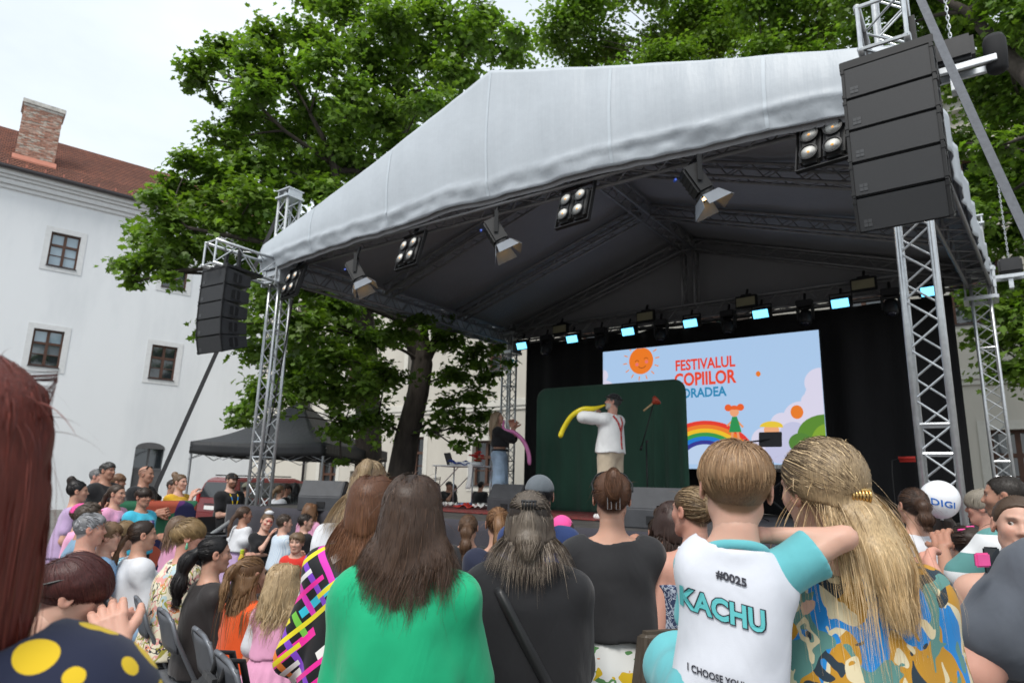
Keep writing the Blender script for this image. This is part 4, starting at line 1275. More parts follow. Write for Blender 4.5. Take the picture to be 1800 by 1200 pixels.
# folding table with props
TB = sthing('folding_table', 1.62, 2.95, DZ, radians(0), 'white folding table with thin metal legs on the stage', 'table')
q = MB(); q.box((-.48, -.3, .70), (.48, .3, .725)); q.build('table_top', mat('white_laminate', (.75, .75, .74), .4), TB, bevel=.01)
for sx in (-.42, .42):
    for sy in (-.25, .25):
        q = MB(); q.tube([(sx, sy, 0), (sx, sy, .7)], .013, 8); q.build('leg', M_ALU, TB, smooth=True)
for sy in (-.25, .25):
    q = MB(); q.tube([(-.42, sy, .25), (.1, sy, .69)], .009, 6); q.build('brace', M_ALU, TB)
TZ = DZ + .725
def sobj(mb, name, s, t, z, yaw, m, label, cat, smooth=False, bevel=0, group=None):
    return tag(mb.build(name, m, None, smooth=smooth, bevel=bevel, loc=S(s, t, z), rot=(0, 0, STAGE_RZ + yaw)), label, cat, group)
lp = sthing('laptop', 1.45, 2.98, TZ, radians(150), 'open dark laptop on the white folding table', 'laptop')
q = MB(); q.box((-.17, -.12, 0), (.17, .12, .016)); q.build('base', M_BLKPL, lp, bevel=.004)
q = MB(); q.box((-.17, 0, 0), (.17, .012, .22), M=Matrix.Translation((0, .12, .012)) @ Matrix.Rotation(radians(-20), 4, 'X')); q.build('lid', M_BLKPL, lp, bevel=.004)
q = MB()
ring = [Vector((.30 * cos(a), .2 * sin(a), .03)) for a in [k * 2 * pi / 28 for k in range(29)]]
q.tube(ring, .03, 8, caps=False)
sobj(q, 'white_ring', 1.72, 2.9, TZ, 0, mat('white_plastic', (.8, .8, .8), .35), 'white plastic ring lying on the folding table', 'ring', True)
q = MB(); q.grid(lambda a, b: (-.2 + a * .4, -.1 + b * .2, .02 + .035 * sin(5 * a + 1) * sin(4 * b + .5) + .02 * sin(13 * a)), 16, 10)
solidify(sobj(q, 'blue_cloth', 1.74, 2.72, TZ + .015, .2, mat('blue_cloth', (.03, .06, .28), .8), 'crumpled blue cloth on the folding table', 'cloth', True), .012)
FL = sthing('flower_bunch', 1.78, 3.08, TZ, 0, 'bunch of red flowers behind the laptop on the table', 'flowers')
M_RED = mat('flower_red', (.55, .02, .015), .5, var=.2)
rq = random.Random(4)
for i in range(16):
    a, rr_ = rq.uniform(0, 6.28), rq.uniform(.02, .19)
    c = Vector((rr_ * cos(a) * 1.2, rr_ * sin(a) * .6, .13 + rq.uniform(-.05, .11)))
    q = MB()
    for k in range(5):
        a2 = k * 2 * pi / 5 + rq.uniform(0, 1)
        q.lathe([(.003, -.012), (.026, 0), (.003, .014)], 7, M=Matrix.Translation(c + Vector((.026 * cos(a2), .026 * sin(a2), .004 * k))))
    q.build('flower', M_RED, FL, smooth=True)
q = MB()
for i in range(9):
    a = rq.uniform(0, 6.28); q.tube([(0, 0, 0), (.16 * cos(a), .08 * sin(a), .14)], .004, 4)
q.build('stems', mat('stem_green', (.04, .1, .02), .7), FL)
q = MB(); q.grid(lambda a, b: (-.05 + a * .1 + .02 * sin(4 * b), -.01 + .012 * sin(5 * b + 2 * a), -.42 * b), 4, 10)
solidify(sobj(q, 'paper_strip', 2.02, 2.64, TZ + .02, 0, mat('white_paper', (.8, .8, .78), .7), 'white paper strip hanging off the folding table', 'paper', True), .004)
bk = sthing('bucket', 3.1, 3.0, DZ, 0, 'blue plastic bucket with a blue balloon on stage', 'bucket')
q = MB(); q.lathe([(.09, 0), (.12, .22), (.128, .23), (.118, .235), (.085, .02)], 18); q.build('tub', mat('blue_bucket_plastic', (.04, .12, .32), .35), bk, smooth=False)
q = MB(); q.tube([(-.12, 0, .22), (-.1, 0, .3), (0, 0, .34), (.1, 0, .3), (.12, 0, .22)], .004, 5); q.build('bail', M_ALU, bk)
q = MB(); q.tube([(-.03, 0, .2), (-.04, 0, .36), (-.03, 0, .42)], [.03, .035, .02], 10); q.tube([(.02, .02, .2), (.03, .02, .33)], [.028, .03], 10)
sobj(q, 'balloon_figure', 3.1, 3.0, DZ, 0, mat('blue_balloon', (.02, .10, .6), .25), 'twisted blue balloon standing in the bucket', 'balloon', True)
rq = random.Random(9)
props = [('foil_bag', (.5, .52, .55)), ('paper_cup', (.75, .74, .7)), ('cloth_scrap', (.2, .3, .6)), ('red_scarf', (.5, .04, .03)), ('paper_wad', (.7, .7, .68)), ('foil_bag', (.42, .44, .47))]
for i, (nm, c) in enumerate(props):
    q = MB(); w_ = rq.uniform(.1, .2)
    q.grid(lambda a, b: (-w_ + a * 2 * w_, -.1 + b * .2, .02 + .05 * abs(sin(3 * a * pi + i)) * abs(sin(2 * b * pi + i * 2)) + .02 * sin(11 * a + 3 * i)), 12, 8)
    lab = {0: 'silver foil bag beside the table leg', 1: 'flattened white cup on the stage floor by the table', 2: 'blue cloth scrap on the stage floor by the jeans', 3: 'red scarf lying on the stage rug', 4: 'white paper wad on the stage floor near the table', 5: 'dull grey foil bag on the stage floor by the monitor'}[i]
    solidify(sobj(q, nm, 1.55 + i * .22, 2.35 + (i % 3) * .12, DZ + .022, rq.uniform(0, 3), mat('prop_%d' % i, c, .4), lab, 'stage prop', True), .006)
# microphone stand with a rubber plunger on its boom
d_m = 9.6
p0 = at(1137, 776, d_m); p0.z = DZ
ms = empty('microphone_stand', p0, STAGE_RZ, 'black microphone stand with a slanted boom on stage', 'microphone stand')
top = at(1137, 776, d_m) - p0
inv = Matrix.Rotation(-STAGE_RZ, 3, 'Z')
def rel(x, y, d=d_m): return inv @ (at(x, y, d) - p0)
q = MB(); q.tube([(0, 0, .04), rel(1136, 775)], .011, 8); q.build('pole', M_BLACK, ms, smooth=True)
q = MB(); q.tube([rel(1126, 791), rel(1148, 712)], .009, 8); q.tube([rel(1126, 791), rel(1128.5, 783)], .018, 8); q.build('boom', M_BLACK, ms, smooth=True)
q = MB()
for k in range(3):
    a = k * 2.1 + .3; q.tube([(0, 0, .1), (.28 * cos(a), .28 * sin(a), .01)], .01, 6)
q.build('base', M_BLACK, ms)
q = MB(); q.lathe([(.02, -.02), (.022, .02)], 8, M=Matrix.Translation(rel(1137, 776))); q.build('clutch', M_BLACK, ms)
pl = empty('plunger', at(1150, 707, d_m), STAGE_RZ, 'red rubber plunger with wooden handle clipped to the microphone boom', 'plunger')
a_, b_ = inv @ (at(1131, 722, d_m) - at(1150, 707, d_m)), inv @ (at(1147, 709, d_m) - at(1150, 707, d_m))
q = MB(); q.tube([a_, b_], .014, 8); q.build('handle', mat('pale_wood', (.55, .38, .2), .5), pl, smooth=True)
dirv = (b_ - a_).normalized()
Mq = Matrix.Translation(b_) @ dirv.to_track_quat('Z', 'Y').to_matrix().to_4x4()
q = MB(); q.lathe([(.018, 0), (.03, .02), (.065, .05), (.072, .09), (.06, .1), (.02, .07)], 16, M=Mq); q.build('cup', mat('red_rubber', (.42, .06, .03), .4), pl, smooth=True)
# tablet stand in front of the screen, red grip by the backdrop
tsd = 8.3
p0 = atz(1352, 930, DZ) if False else S(6.35, 3.6, DZ)
ts = empty('tablet_stand', p0, STAGE_RZ, 'black tablet on a stand in front of the led screen', 'stand')
dts = hypot(p0.x, p0.y)
q = MB(); q.tube([(0, 0, 0), (0, 0, 1.12)], .014, 8)
for k in range(3): q.tube([(0, 0, .15), (.3 * cos(k * 2.1), .3 * sin(k * 2.1), .01)], .01, 6)
q.build('stand', M_BLACK, ts)
ctr = Matrix.Rotation(-STAGE_RZ, 3, 'Z') @ (at(1354, 772, dts) - p0)
q = MB(); q.box((-.16, -.01, -.11), (.16, .012, .11), M=Matrix.Translation(ctr) @ Matrix.Rotation(radians(-12), 4, 'X')); q.build('tablet', M_BLKPL, ts, bevel=.008)
q = MB(); q.tube([(0, 0, 1.1), ctr], .012, 6); q.build('arm', M_BLACK, ts)
rgp = at(1594, 805, 10.6)
rg = sthing('red_cable_grip', 0, 0, 0, 0, 'red foam grip hung on the black backdrop right of the screen', 'grip')
rg.location = rgp
q = MB(); q.tube([(-.1, 0, 0), (.1, 0, .005)], .022, 10); q.build('grip', mat('red_foam', (.5, .03, .02), .7), rg, smooth=True)
q = MB(); q.tube([(-.09, .03, -.035), (.1, .03, -.03)], .02, 10); q.build('grip', MATS['red_foam'], rg, smooth=True)
q = MB(); q.tube([(.1, 0, 0), (.18, 0, -.03), (.2, 0, -.2), (.2, 0, -1.4)], .006, 5); q.tube([(-.1, 0, 0), (-.18, 0, -.03), (-.19, 0, -.2), (-.19, 0, -1.4)], .006, 5); q.build('hanger', M_BLACK, rg)
# dark keyboard / mixing gear partly hidden behind the backdrop edge
kg = sthing('keyboard_rack', 5.75, 4.6, DZ, 0, 'dark keyboard on a stand beside the green backdrop', 'keyboard')
q = MB(); q.box((0, 0, .72), (1.1, .35, .82)); q.build('case', M_BLKPL, kg, bevel=.01)
q = MB()
for i in range(20): q.box((.05 + i * .05, -.004, .765), (.093 + i * .05, .14, .826))
q.build('keys', mat('ivory_keys', (.6, .6, .58), .35), kg)
q = MB(); q.tube([(.1, .1, 0), (1, .25, .72)], .018, 8); q.tube([(1, .1, 0), (.1, .25, .72)], .018, 8); q.build('stand', M_BLACK, kg)

# ================================================================== GROUND THINGS LEFT OF THE STAGE
# gazebo
GL, GN = at(335, 775, 18.0), at(571, 777, 16.1)
GL.z = GN.z = 2.46
gx = (GN - GL); gx.z = 0; gw = gx.length; gx.normalize()
gy = Vector((-gx.y, gx.x, 0)); gd = 3.8
GZ = empty('gazebo_tent', GL - Vector((0, 0, 2.46)), atan2(gx.y, gx.x), 'black pop up gazebo tent in front of the cream wing', 'tent')
M_GAZ = fabric_mat('black_tent_fabric', (.018, .019, .022), .55, bump=.3)
pk = Vector((gw / 2, gd / 2, 3.72))
cs = [Vector((0, 0, 2.46)), Vector((gw, 0, 2.46)), Vector((gw, gd, 2.46)), Vector((0, gd, 2.46))]
for i in range(4):
    a, b = cs[i], cs[(i + 1) % 4]
    def fn(u_, v_, a=a, b=b):
        p = a.lerp(b, u_).lerp(pk, v_)
        return p + Vector((0, 0, -.22 * sin(pi * v_) * (1 - .2 * v_) - .05 * sin(pi * u_) * (1 - v_)))
    mb = MB(); mb.grid(fn, 14, 12); solidify(mb.build('roof_panel', M_GAZ, GZ, smooth=True, fix=False), .006)
    def vn(u_, v_, a=a, b=b):
        p = a.lerp(b, u_)
        out = (p - Vector((gw / 2, gd / 2, p.z))).normalized()
        return p + Vector((0, 0, -.05 * sin(pi * u_) - .28 * v_)) + out * (.015 * sin(u_ * 19) * v_)
    mb = MB(); mb.grid(vn, 30, 3); solidify(mb.build('valance', M_GAZ, GZ, smooth=True, fix=False), .006)
    q = MB(); o_ = (Vector((gw / 2, gd / 2, 0)) - Vector((a.x, a.y, 0))).normalized() * .05
    q.box((a.x + o_.x - .02, a.y + o_.y - .02, 0), (a.x + o_.x + .02, a.y + o_.y + .02, 2.42)); q.box((a.x + o_.x - .05, a.y + o_.y - .05, 0), (a.x + o_.x + .05, a.y + o_.y + .05, .01)); q.build('leg', mat('grey_tent_leg', (.30, .31, .33), .45, metal=.5), GZ)
    q = MB(); n_ = 4
    for k in range(n_):
        p, r_ = a.lerp(b, k / n_) + o_, a.lerp(b, (k + 1) / n_) + o_
        q.tube([p + Vector((0, 0, -.1)), r_ + Vector((0, 0, -.42))], .011, 5); q.tube([p + Vector((0, 0, -.42)), r_ + Vector((0, 0, -.1))], .011, 5)
    q.build('scissor_strut', MATS['grey_tent_leg'], GZ)
# red van
VN_Z = 0
van = empty('van', at(366, 905, 23.8).xy.to_3d(), -radians(33), 'dark red van parked behind the barrier and the black gazebo', 'van')
# local: +Y forward, origin under the rear left... body spans x -.83..0.83, y 0..4.4
M_VAN = mat('red_car_paint', (.16, .012, .014), .25, var=.05, spec=.6)
MATS['red_car_paint'].node_tree.nodes['Principled BSDF'].inputs['Coat Weight'].default_value = .7
prof = [(0.06, .32), (.0, .55), (.02, .95), (.22, 1.50), (.45, 1.64), (2.7, 1.66), (3.15, 1.55), (3.75, 1.02), (4.3, .86), (4.4, .6), (4.36, .30)]
def van_body():
    mb = MB()
    cols = []
    for k, (x, inset) in enumerate(((-.83, 0), (-.80, 0), (.80, 0), (.83, 0))):
        pass
    n = len(prof)
    def xo(z): return .83 if z < .95 else .83 - (z - .95) * .20
    L_ = [(-xo(z), y, z) for y, z in prof]; R2 = [(xo(z), y, z) for y, z in prof]
    fs_ = [tuple(range(n - 1, -1, -1)), tuple(range(n, 2 * n))] + [(i, (i + 1) % n, (i + 1) % n + n, i + n) for i in range(n)]
    mb.add(L_ + R2, fs_)
    return mb
vb = van_body().build('body', M_VAN, van, bevel=.05, segs=3)
def on_side(sx, y, z): return (sx * ((.83 if z < .95 else .83 - (z - .95) * .20) + .006), y, z)
for sx in (-1, 1):
    for (y0, y1) in ((.5, 1.65), (1.72, 2.75), (2.82, 3.42)):
        yt = y1 - (.34 if y1 > 3 else 0)
        q = MB(); q.add([on_side(sx, y0, 1.0), on_side(sx, y1, 1.0), on_side(sx, yt, 1.5), on_side(sx, y0, 1.5)], [(0, 1, 2, 3)]); w = q.build('side_window', M_GLASS_D, van, fix=False)
    for y0 in (1.68, 2.78):
        q = MB(); q.box((sx * .834 - .004, y0, .4), (sx * .834 + .004, y0 + .012, .98)); q.build('door_seam', M_BLACK, van)
        q = MB(); q.box((sx * .845 - .015, y0 + .08, .86), (sx * .845 + .015, y0 + .24, .89)); q.build('door_handle', M_VAN, van)
    q = MB(); q.box((sx * .93 - .09, 3.2, 1.0), (sx * .93 + .09, 3.3, 1.16)); q.build('wing_mirror', M_VAN, van, bevel=.03)
    for y in (.85, 3.55):
        tM = Matrix.Translation((sx * .72, y, .31)) @ Matrix.Rotation(pi / 2, 4, 'Y')
        q = MB(); q.lathe([(.2, -.1), (.29, -.1), (.31, -.07), (.31, .07), (.29, .1), (.2, .1)], 22, M=tM); wh = q.build('wheel', mat('tyre_rubber', (.02, .02, .02), .85), van, smooth=False)
        q = MB(); q.lathe([(.2, -.102), (.17, -.08), (.05, -.09), (.05, .09), (.17, .08), (.2, .102)], 16, M=tM); q.build('rim', M_ALU, wh)
    q = MB(); q.box((sx * .7 - .09, -.005, .8), (sx * .7 + .09, .06, 1.12)); q.build('tail_light', mat('tail_light_red', (.3, .01, .01), .2), van, bevel=.02)
    q = MB(); q.tube([(sx * .60, .5, 1.70), (sx * .60, 2.6, 1.71)], .02, 6); q.build('roof_rail', M_BLACK, van)
q = MB(); q.add([(-.66, .035, 1.0), (.66, .035, 1.0), (.60, .205, 1.47), (-.60, .205, 1.47)], [(0, 1, 2, 3)]); o_ = q.build('rear_window', M_GLASS_D, van, fix=False); o_.location = (0, -.012, .005)
q = MB(); q.add([(-.62, 3.72, 1.06), (.62, 3.72, 1.06), (.58, 3.2, 1.53), (-.58, 3.2, 1.53)], [(3, 2, 1, 0)]); o_ = q.build('windscreen', M_GLASS_D, van, fix=False); o_.location = (0, .012, .012)
q = MB(); q.box((-.26, -.014, .62), (.26, .0, .74)); pt = q.build('number_plate', mat('plate_white', (.75, .75, .74), .4), van)
q = MB(); q.box((-.84, -.06, .3), (.84, .1, .52)); q.build('bumper', M_VAN, van, bevel=.03)
q = MB(); q.box((-.3, -.01, .78), (.3, .01, .81)); q.build('trim_strip', M_BLACK, van)
# covered crowd barrier
def pattern_mat(name, cols, scale, distort=2.0, rough=.75, seedoff=0.0):
    m, t, b = new_mat(name)
    co = N(t, 'TexCoord')
    n = N(t, 'TexNoise', Scale=scale * .6, Detail=1.5)
    mp_ = N(t, 'Mapping', Location=(seedoff, seedoff * .7, 0))
    t.links.new(co.outputs['Object'], mp_.inputs['Vector'])
    t.links.new(mp_.outputs['Vector'], n.inputs['Vector'])
    mxv = N(t, 'Mix', data_type='RGBA'); mxv.inputs[0].default_value = .12 * distort
    t.links.new(mp_.outputs['Vector'], mxv.inputs[6]); t.links.new(n.outputs['Color'], mxv.inputs[7])
    v = N(t, 'TexVoronoi', Scale=scale)
    t.links.new(mxv.outputs[2], v.inputs['Vector'])
    sep = N(t, 'SeparateColor')
    t.links.new(v.outputs['Color'], sep.inputs[0])
    k = len(cols)
    r = ramp(t, [(i / k, c) for i, c in enumerate(cols)], 'CONSTANT')
    t.links.new(sep.outputs[0], r.inputs['Fac'])
    t.links.new(r.outputs['Color'], b.inputs['Base Color'])
    b.inputs['Roughness'].default_value = rough
    return m
BA, BB = at(205, 878, 9.9), at(343, 883, 10.5)
bz = (BA.z + BB.z) / 2
bx = (BB - BA); bx.z = 0; bl = bx.length; bx.normalize()
FN = empty('crowd_barrier', (BA.x, BA.y, 0), atan2(bx.y, bx.x), 'steel crowd barrier under the colourful banner cloth', 'barrier')
q = MB(); q.tube([(0, 0, .1), (0, 0, bz - .03), (bl, 0, bz - .03), (bl, 0, .1)], .02, 8); q.tube([(0, 0, .2), (bl, 0, .2)], .016, 8); q.build('frame', M_ALU, FN)
for i in range(1, 14):
    q = MB(); q.tube([(bl * i / 14, 0, .2), (bl * i / 14, 0, bz - .04)], .007, 5); q.build('bar', M_ALU, FN)
for x in (.15, bl - .15):
    q = MB(); q.box((x - .03, -.3, 0), (x + .03, .3, .03)); q.box((x - .02, -.02, 0), (x + .02, .02, .2)); q.build('foot', M_ALU, FN)
M_BAN = pattern_mat('banner_print', [(.03, .16, .08), (.45, .09, .05), (.06, .25, .5), (.02, .02, .08), (.03, .16, .08), (.45, .09, .05), (.12, .03, .16)], 4.2, 2.6)
q = MB(); q.grid(lambda a, b: (a * bl, -.045 - .02 * sin(9 * a * bl) * b - .03 * b, bz - b * (bz - .06)), 40, 16)
q.grid(lambda a, b: (a * bl, -.045 + b * .09, bz + .004), 40, 2)
tag(solidify(q.build('banner_cloth', M_BAN, None, loc=(BA.x, BA.y, 0), rot=(0, 0, atan2(bx.y, bx.x)), smooth=True, fix=False), .006), 'colourful green red and blue banner cloth draped over the barrier', 'banner')
# flight cases with a laptop beside the front left tower
fc = at(377, 905, 11.2); fc.z = 0
M_CASE = mat('case_panel', (.03, .03, .034), .5, var=.15)
for k, (z0, z1, lab) in enumerate(((0, .52, 'lower black flight case with metal edges beside the photographer'), (.53, .80, 'upper grey flight case with metal edges beside the photographer'))):
    o = empty('flight_case', fc + Vector((0, 0, z0)), radians(-12), lab, 'flight case', 'stacked flight cases')
    h = z1 - z0
    q = MB(); q.box((-.26, -.22, .01), (.26, .22, h - .005)); q.build('panel', M_CASE, o)
    q = MB()
    for sx in (-.262, .262):
        for sy in (-.222, .222):
            q.box((sx - .014, sy - .014, 0), (sx + .014, sy + .014, h))
    for zz in (.004, h - .024):
        for sy in (-.222, .222): q.box((-.25, sy - .012, zz), (.25, sy + .012, zz + .022))
        for sx in (-.262, .262): q.box((sx - .012, -.21, zz), (sx + .012, .21, zz + .022))
    q.build('metal_edge', M_ALU, o)
    q = MB(); q.box((-.06, -.235, h / 2 - .05), (.06, -.221, h / 2 + .05)); q.build('latch', M_ALU, o)
lt = empty('laptop', fc + Vector((0.02, 0, .802)), radians(70), 'open black laptop on top of the flight cases', 'laptop')
q = MB(); q.box((-.17, -.12, 0), (.17, .12, .018)); q.build('base', M_BLKPL, lt)
q = MB(); q.box((-.17, 0, 0), (.17, .012, .23), M=Matrix.Translation((0, .12, .014)) @ Matrix.Rotation(radians(-12), 4, 'X')); q.build('lid', M_BLKPL, lt)
# ================================================================== PEOPLE: signed distance bodies
class Sdf:
    def __init__(self, lo, hi, h):
        self.lo = np.array(lo, np.float32); self.h = h
        n = np.ceil((np.array(hi) - np.array(lo)) / h).astype(int) + 1
        self.ax = [(self.lo[i] + h * np.arange(n[i])).astype(np.float32) for i in range(3)]
        self.f = np.full(n, 10.0, np.float32)
    def _sub(self, lo, hi):
        sl = []
        for i in range(3):
            a = int(max(0, np.floor((lo[i] - self.lo[i]) / self.h))); b = int(min(len(self.ax[i]), np.ceil((hi[i] - self.lo[i]) / self.h) + 1))
            if b <= a: return None
            sl.append(slice(a, b))
        X = self.ax[0][sl[0]][:, None, None]; Y = self.ax[1][sl[1]][None, :, None]; Z = self.ax[2][sl[2]][None, None, :]
        return tuple(sl), X, Y, Z
    def _mix(self, sl, d, k):
        a = self.f[sl]
        if k > 0:
            hh = np.maximum(k - np.abs(a - d), 0) / k
            self.f[sl] = np.minimum(a, d) - hh * hh * k * .25
        else: self.f[sl] = np.minimum(a, d)
    def cap(self, a, b, ra, rb, k=.02):
        a = np.array(a, np.float32); b = np.array(b, np.float32)
        m = max(ra, rb) + k + 3 * self.h
        s = self._sub(np.minimum(a, b) - m, np.maximum(a, b) + m)
        if s is None: return
        sl, X, Y, Z = s
        d = b - a; L = float(d @ d) + 1e-12
        t = np.clip(((X - a[0]) * d[0] + (Y - a[1]) * d[1] + (Z - a[2]) * d[2]) / L, 0, 1)
        dist = np.sqrt((X - a[0] - t * d[0]) ** 2 + (Y - a[1] - t * d[1]) ** 2 + (Z - a[2] - t * d[2]) ** 2) - (ra + (rb - ra) * t)
        self._mix(sl, dist, k)
    def _ell(self, c, r, R, X, Y, Z):
        x, y, z = X - c[0], Y - c[1], Z - c[2]
        if R is not None:
            x, y, z = (x * R[0][0] + y * R[1][0] + z * R[2][0]), (x * R[0][1] + y * R[1][1] + z * R[2][1]), (x * R[0][2] + y * R[1][2] + z * R[2][2])
        k0 = np.sqrt((x / r[0]) ** 2 + (y / r[1]) ** 2 + (z / r[2]) ** 2)
        k1 = np.sqrt((x / r[0] ** 2) ** 2 + (y / r[1] ** 2) ** 2 + (z / r[2] ** 2) ** 2) + 1e-6
        return k0 * (k0 - 1) / k1
    def ell(self, c, r, k=.02, R=None, sub=False):
        m = max(r) + k + 3 * self.h
        c = np.array(c, np.float32)
        s = self._sub(c - m, c + m)
        if s is None: return
        sl, X, Y, Z = s
        d = self._ell(c, r, R, X, Y, Z)
        if sub:
            a = self.f[sl]; d = -d
            hh = np.maximum(k - np.abs(a - d), 0) / k if k > 0 else 0
            self.f[sl] = np.maximum(a, d) + hh * hh * k * .25
        else: self._mix(sl, d, k)
    def cut(self, fn, k=0):
        """keep where fn < 0"""
        X = self.ax[0][:, None, None]; Y = self.ax[1][None, :, None]; Z = self.ax[2][None, None, :]
        self.f = np.maximum(self.f, np.broadcast_to(fn(X, Y, Z), self.f.shape).astype(np.float32))
    def wrinkle(self, amp, freq, seed, aniso=(1, 1, 1)):
        r = np.random.default_rng(seed)
        X = self.ax[0][:, None, None]; Y = self.ax[1][None, :, None]; Z = self.ax[2][None, None, :]
        w = 0
        for i in range(5):
            k = r.normal(0, 1, 3); k = k / np.linalg.norm(k) * freq * (.7 + .5 * i) * np.array(aniso); p = r.uniform(0, 6.28, 3)
            k2 = r.normal(0, 1, 3) * freq * .4
            w = w + (1 / (1 + .6 * i)) * np.sin(k[0] * X + k[1] * Y + k[2] * Z + p[0] + 1.5 * np.sin(k2[0] * X + k2[1] * Y + k2[2] * Z + p[1]))
        self.f = self.f - (amp * w).astype(np.float32)
    def nets(self):
        f = self.f
        neg = f < 0
        c = neg[:-1, :-1, :-1].astype(np.int8)
        cnt = c.copy()
        offs = [(i, j, k) for i in (0, 1) for j in (0, 1) for k in (0, 1)]
        cnt = np.zeros(tuple(np.array(f.shape) - 1), np.int8)
        nx, ny, nz = f.shape
        for (i, j, k) in offs: cnt += neg[i:nx - 1 + i, j:ny - 1 + j, k:nz - 1 + k]
        act = (cnt > 0) & (cnt < 8)
        I = np.argwhere(act)
        if len(I) == 0: return np.zeros((0, 3)), np.zeros((0, 4), int)
        vals = np.stack([f[I[:, 0] + i, I[:, 1] + j, I[:, 2] + k] for (i, j, k) in offs], 1)
        O = np.array(offs, np.float32)
        acc = np.zeros((len(I), 3), np.float32); num = np.zeros(len(I), np.float32)
        for a in range(8):
            for b in range(a + 1, 8):
                if np.abs(O[a] - O[b]).sum() != 1: continue
                va, vb = vals[:, a], vals[:, b]
                m = (va < 0) != (vb < 0)
                t = np.where(m, va / np.where(m, va - vb, 1), 0)
                p = O[a][None] + t[:, None] * (O[b] - O[a])[None]
                acc += p * m[:, None]; num += m
        V = self.lo + self.h * (I + acc / num[:, None])
        idx = np.full(act.shape, -1, np.int32); idx[act] = np.arange(len(I))
        Fs = []
        for ax in range(3):
            s0 = [slice(1, -1)] * 3; s1 = [slice(1, -1)] * 3
            s0[ax] = slice(0, -1); s1[ax] = slice(1, None)
            a, b = neg[tuple(s0)], neg[tuple(s1)]
            E = np.argwhere(a != b)
            if len(E) == 0: continue
            sg = a[tuple(E.T)]
            E = E + 1; E[:, ax] -= 1
            u, v = [(1, 2), (2, 0), (0, 1)][ax]
            def q(du, dv):
                e = E.copy(); e[:, u] -= du; e[:, v] -= dv
                return idx[tuple(e.T)]
            quad = np.stack([q(1, 1), q(0, 1), q(0, 0), q(1, 0)], 1)
            quad[~sg] = quad[~sg][:, ::-1]
            Fs.append(quad)
        F = np.concatenate(Fs)
        F = F[(F >= 0).all(1)]
        return V.astype(np.float32), F
def nrm(v): return v / (np.linalg.norm(v) + 1e-9)
def rotm(yaw=0, pitch=0, tilt=0):
    """head turn: yaw to the person's left (+), pitch up (+), tilt to the right shoulder (+), degrees"""
    return np.array((Matrix.Rotation(radians(yaw), 3, 'Z') @ Matrix.Rotation(radians(pitch), 3, 'X') @ Matrix.Rotation(radians(tilt), 3, 'Y')))
def ik(a, c, l1, l2, hint):
    a, c = np.array(a, float), np.array(c, float)
    d = c - a; L = np.linalg.norm(d)
    if L > (l1 + l2) * .995: c = a + d / L * (l1 + l2) * .995; d = c - a; L = np.linalg.norm(d)
    x = (l1 * l1 - l2 * l2 + L * L) / (2 * L); h2 = sqrt(max(l1 * l1 - x * x, 1e-6))
    n = d / L; hv = np.array(hint, float); hv = nrm(hv - n * (hv @ n))
    return a + n * x + hv * h2, c
SKIN = {'fair': (.56, .33, .25), 'light': (.50, .28, .20), 'tan': (.40, .21, .145), 'rosy': (.55, .29, .22)}
M_SKIN = attr_mat('skin', .48, .35, sss=.12, bump=.06, bscale=90)
M_HAIR = attr_mat('hair_strands', .44, .32)
_t = M_HAIR.node_tree; _b = _t.nodes['Principled BSDF']; _a = [n_ for n_ in _t.nodes if n_.type == 'ATTRIBUTE'][0]
_co = N(_t, 'TexCoord'); _mp = N(_t, 'Mapping', Scale=(320, 320, 18)); _n = N(_t, 'TexNoise', Scale=1.0, Detail=3.0)
_t.links.new(_co.outputs['Object'], _mp.inputs['Vector']); _t.links.new(_mp.outputs['Vector'], _n.inputs['Vector'])
_r = ramp(_t, [(.3, (.7, .7, .7)), (.7, (1.3, 1.3, 1.3))]); _t.links.new(_n.outputs['Fac'], _r.inputs['Fac'])
_m = N(_t, 'Mix', data_type='RGBA', blend_type='MULTIPLY'); _m.inputs[0].default_value = 1
_t.links.new(_a.outputs['Color'], _m.inputs[6]); _t.links.new(_r.outputs['Color'], _m.inputs[7]); _t.links.new(_m.outputs[2], _b.inputs['Base Color'])
_bp = N(_t, 'Bump', Strength=.35, Distance=.003); _t.links.new(_n.outputs['Fac'], _bp.inputs['Height']); _t.links.new(_bp.outputs['Normal'], _b.inputs['Normal'])
M_EYE = attr_mat('eye', .12, .6)
HL_Y = [-.6, -.3, -.12, .03, .14, .24, .36, .5]
HL_Z = [-.33, -.30, -.16, .00, .10, .26, .37, .42]
def hairline(y): return np.interp(y, HL_Y, HL_Z)
CRC = np.array([0, -.06, .13]); CRR = np.array([.335, .42, .365])
ARMS = {   # hand target from the shoulder, in arm lengths (x outwards, y forward, z up), elbow hint
    'down': ((.12, .06, -.97), (.2, -1, 0)), 'relaxed': ((.10, .22, -.88), (.3, -1, -.1)),
    'front': ((-.18, .52, -.42), (.5, -.6, -.8)), 'belly': ((-.55, .42, -.45), (.8, -.4, -.5)), 'crossed': ((-.62, .40, -.30), (.8, .1, -.7)),
    'chin': ((-.38, .36, .10), (.5, .3, -1)), 'phone': ((-.15, .55, -.05), (.6, .1, -1)), 'lap': ((-.12, .55, -.62), (.5, -.8, 0)), 'hip': ((.25, .1, -.6), (1, -.4, 0)), 'out': ((.75, .3, -.35), (.3, -.6, -.6)),
}
class Fig: pass
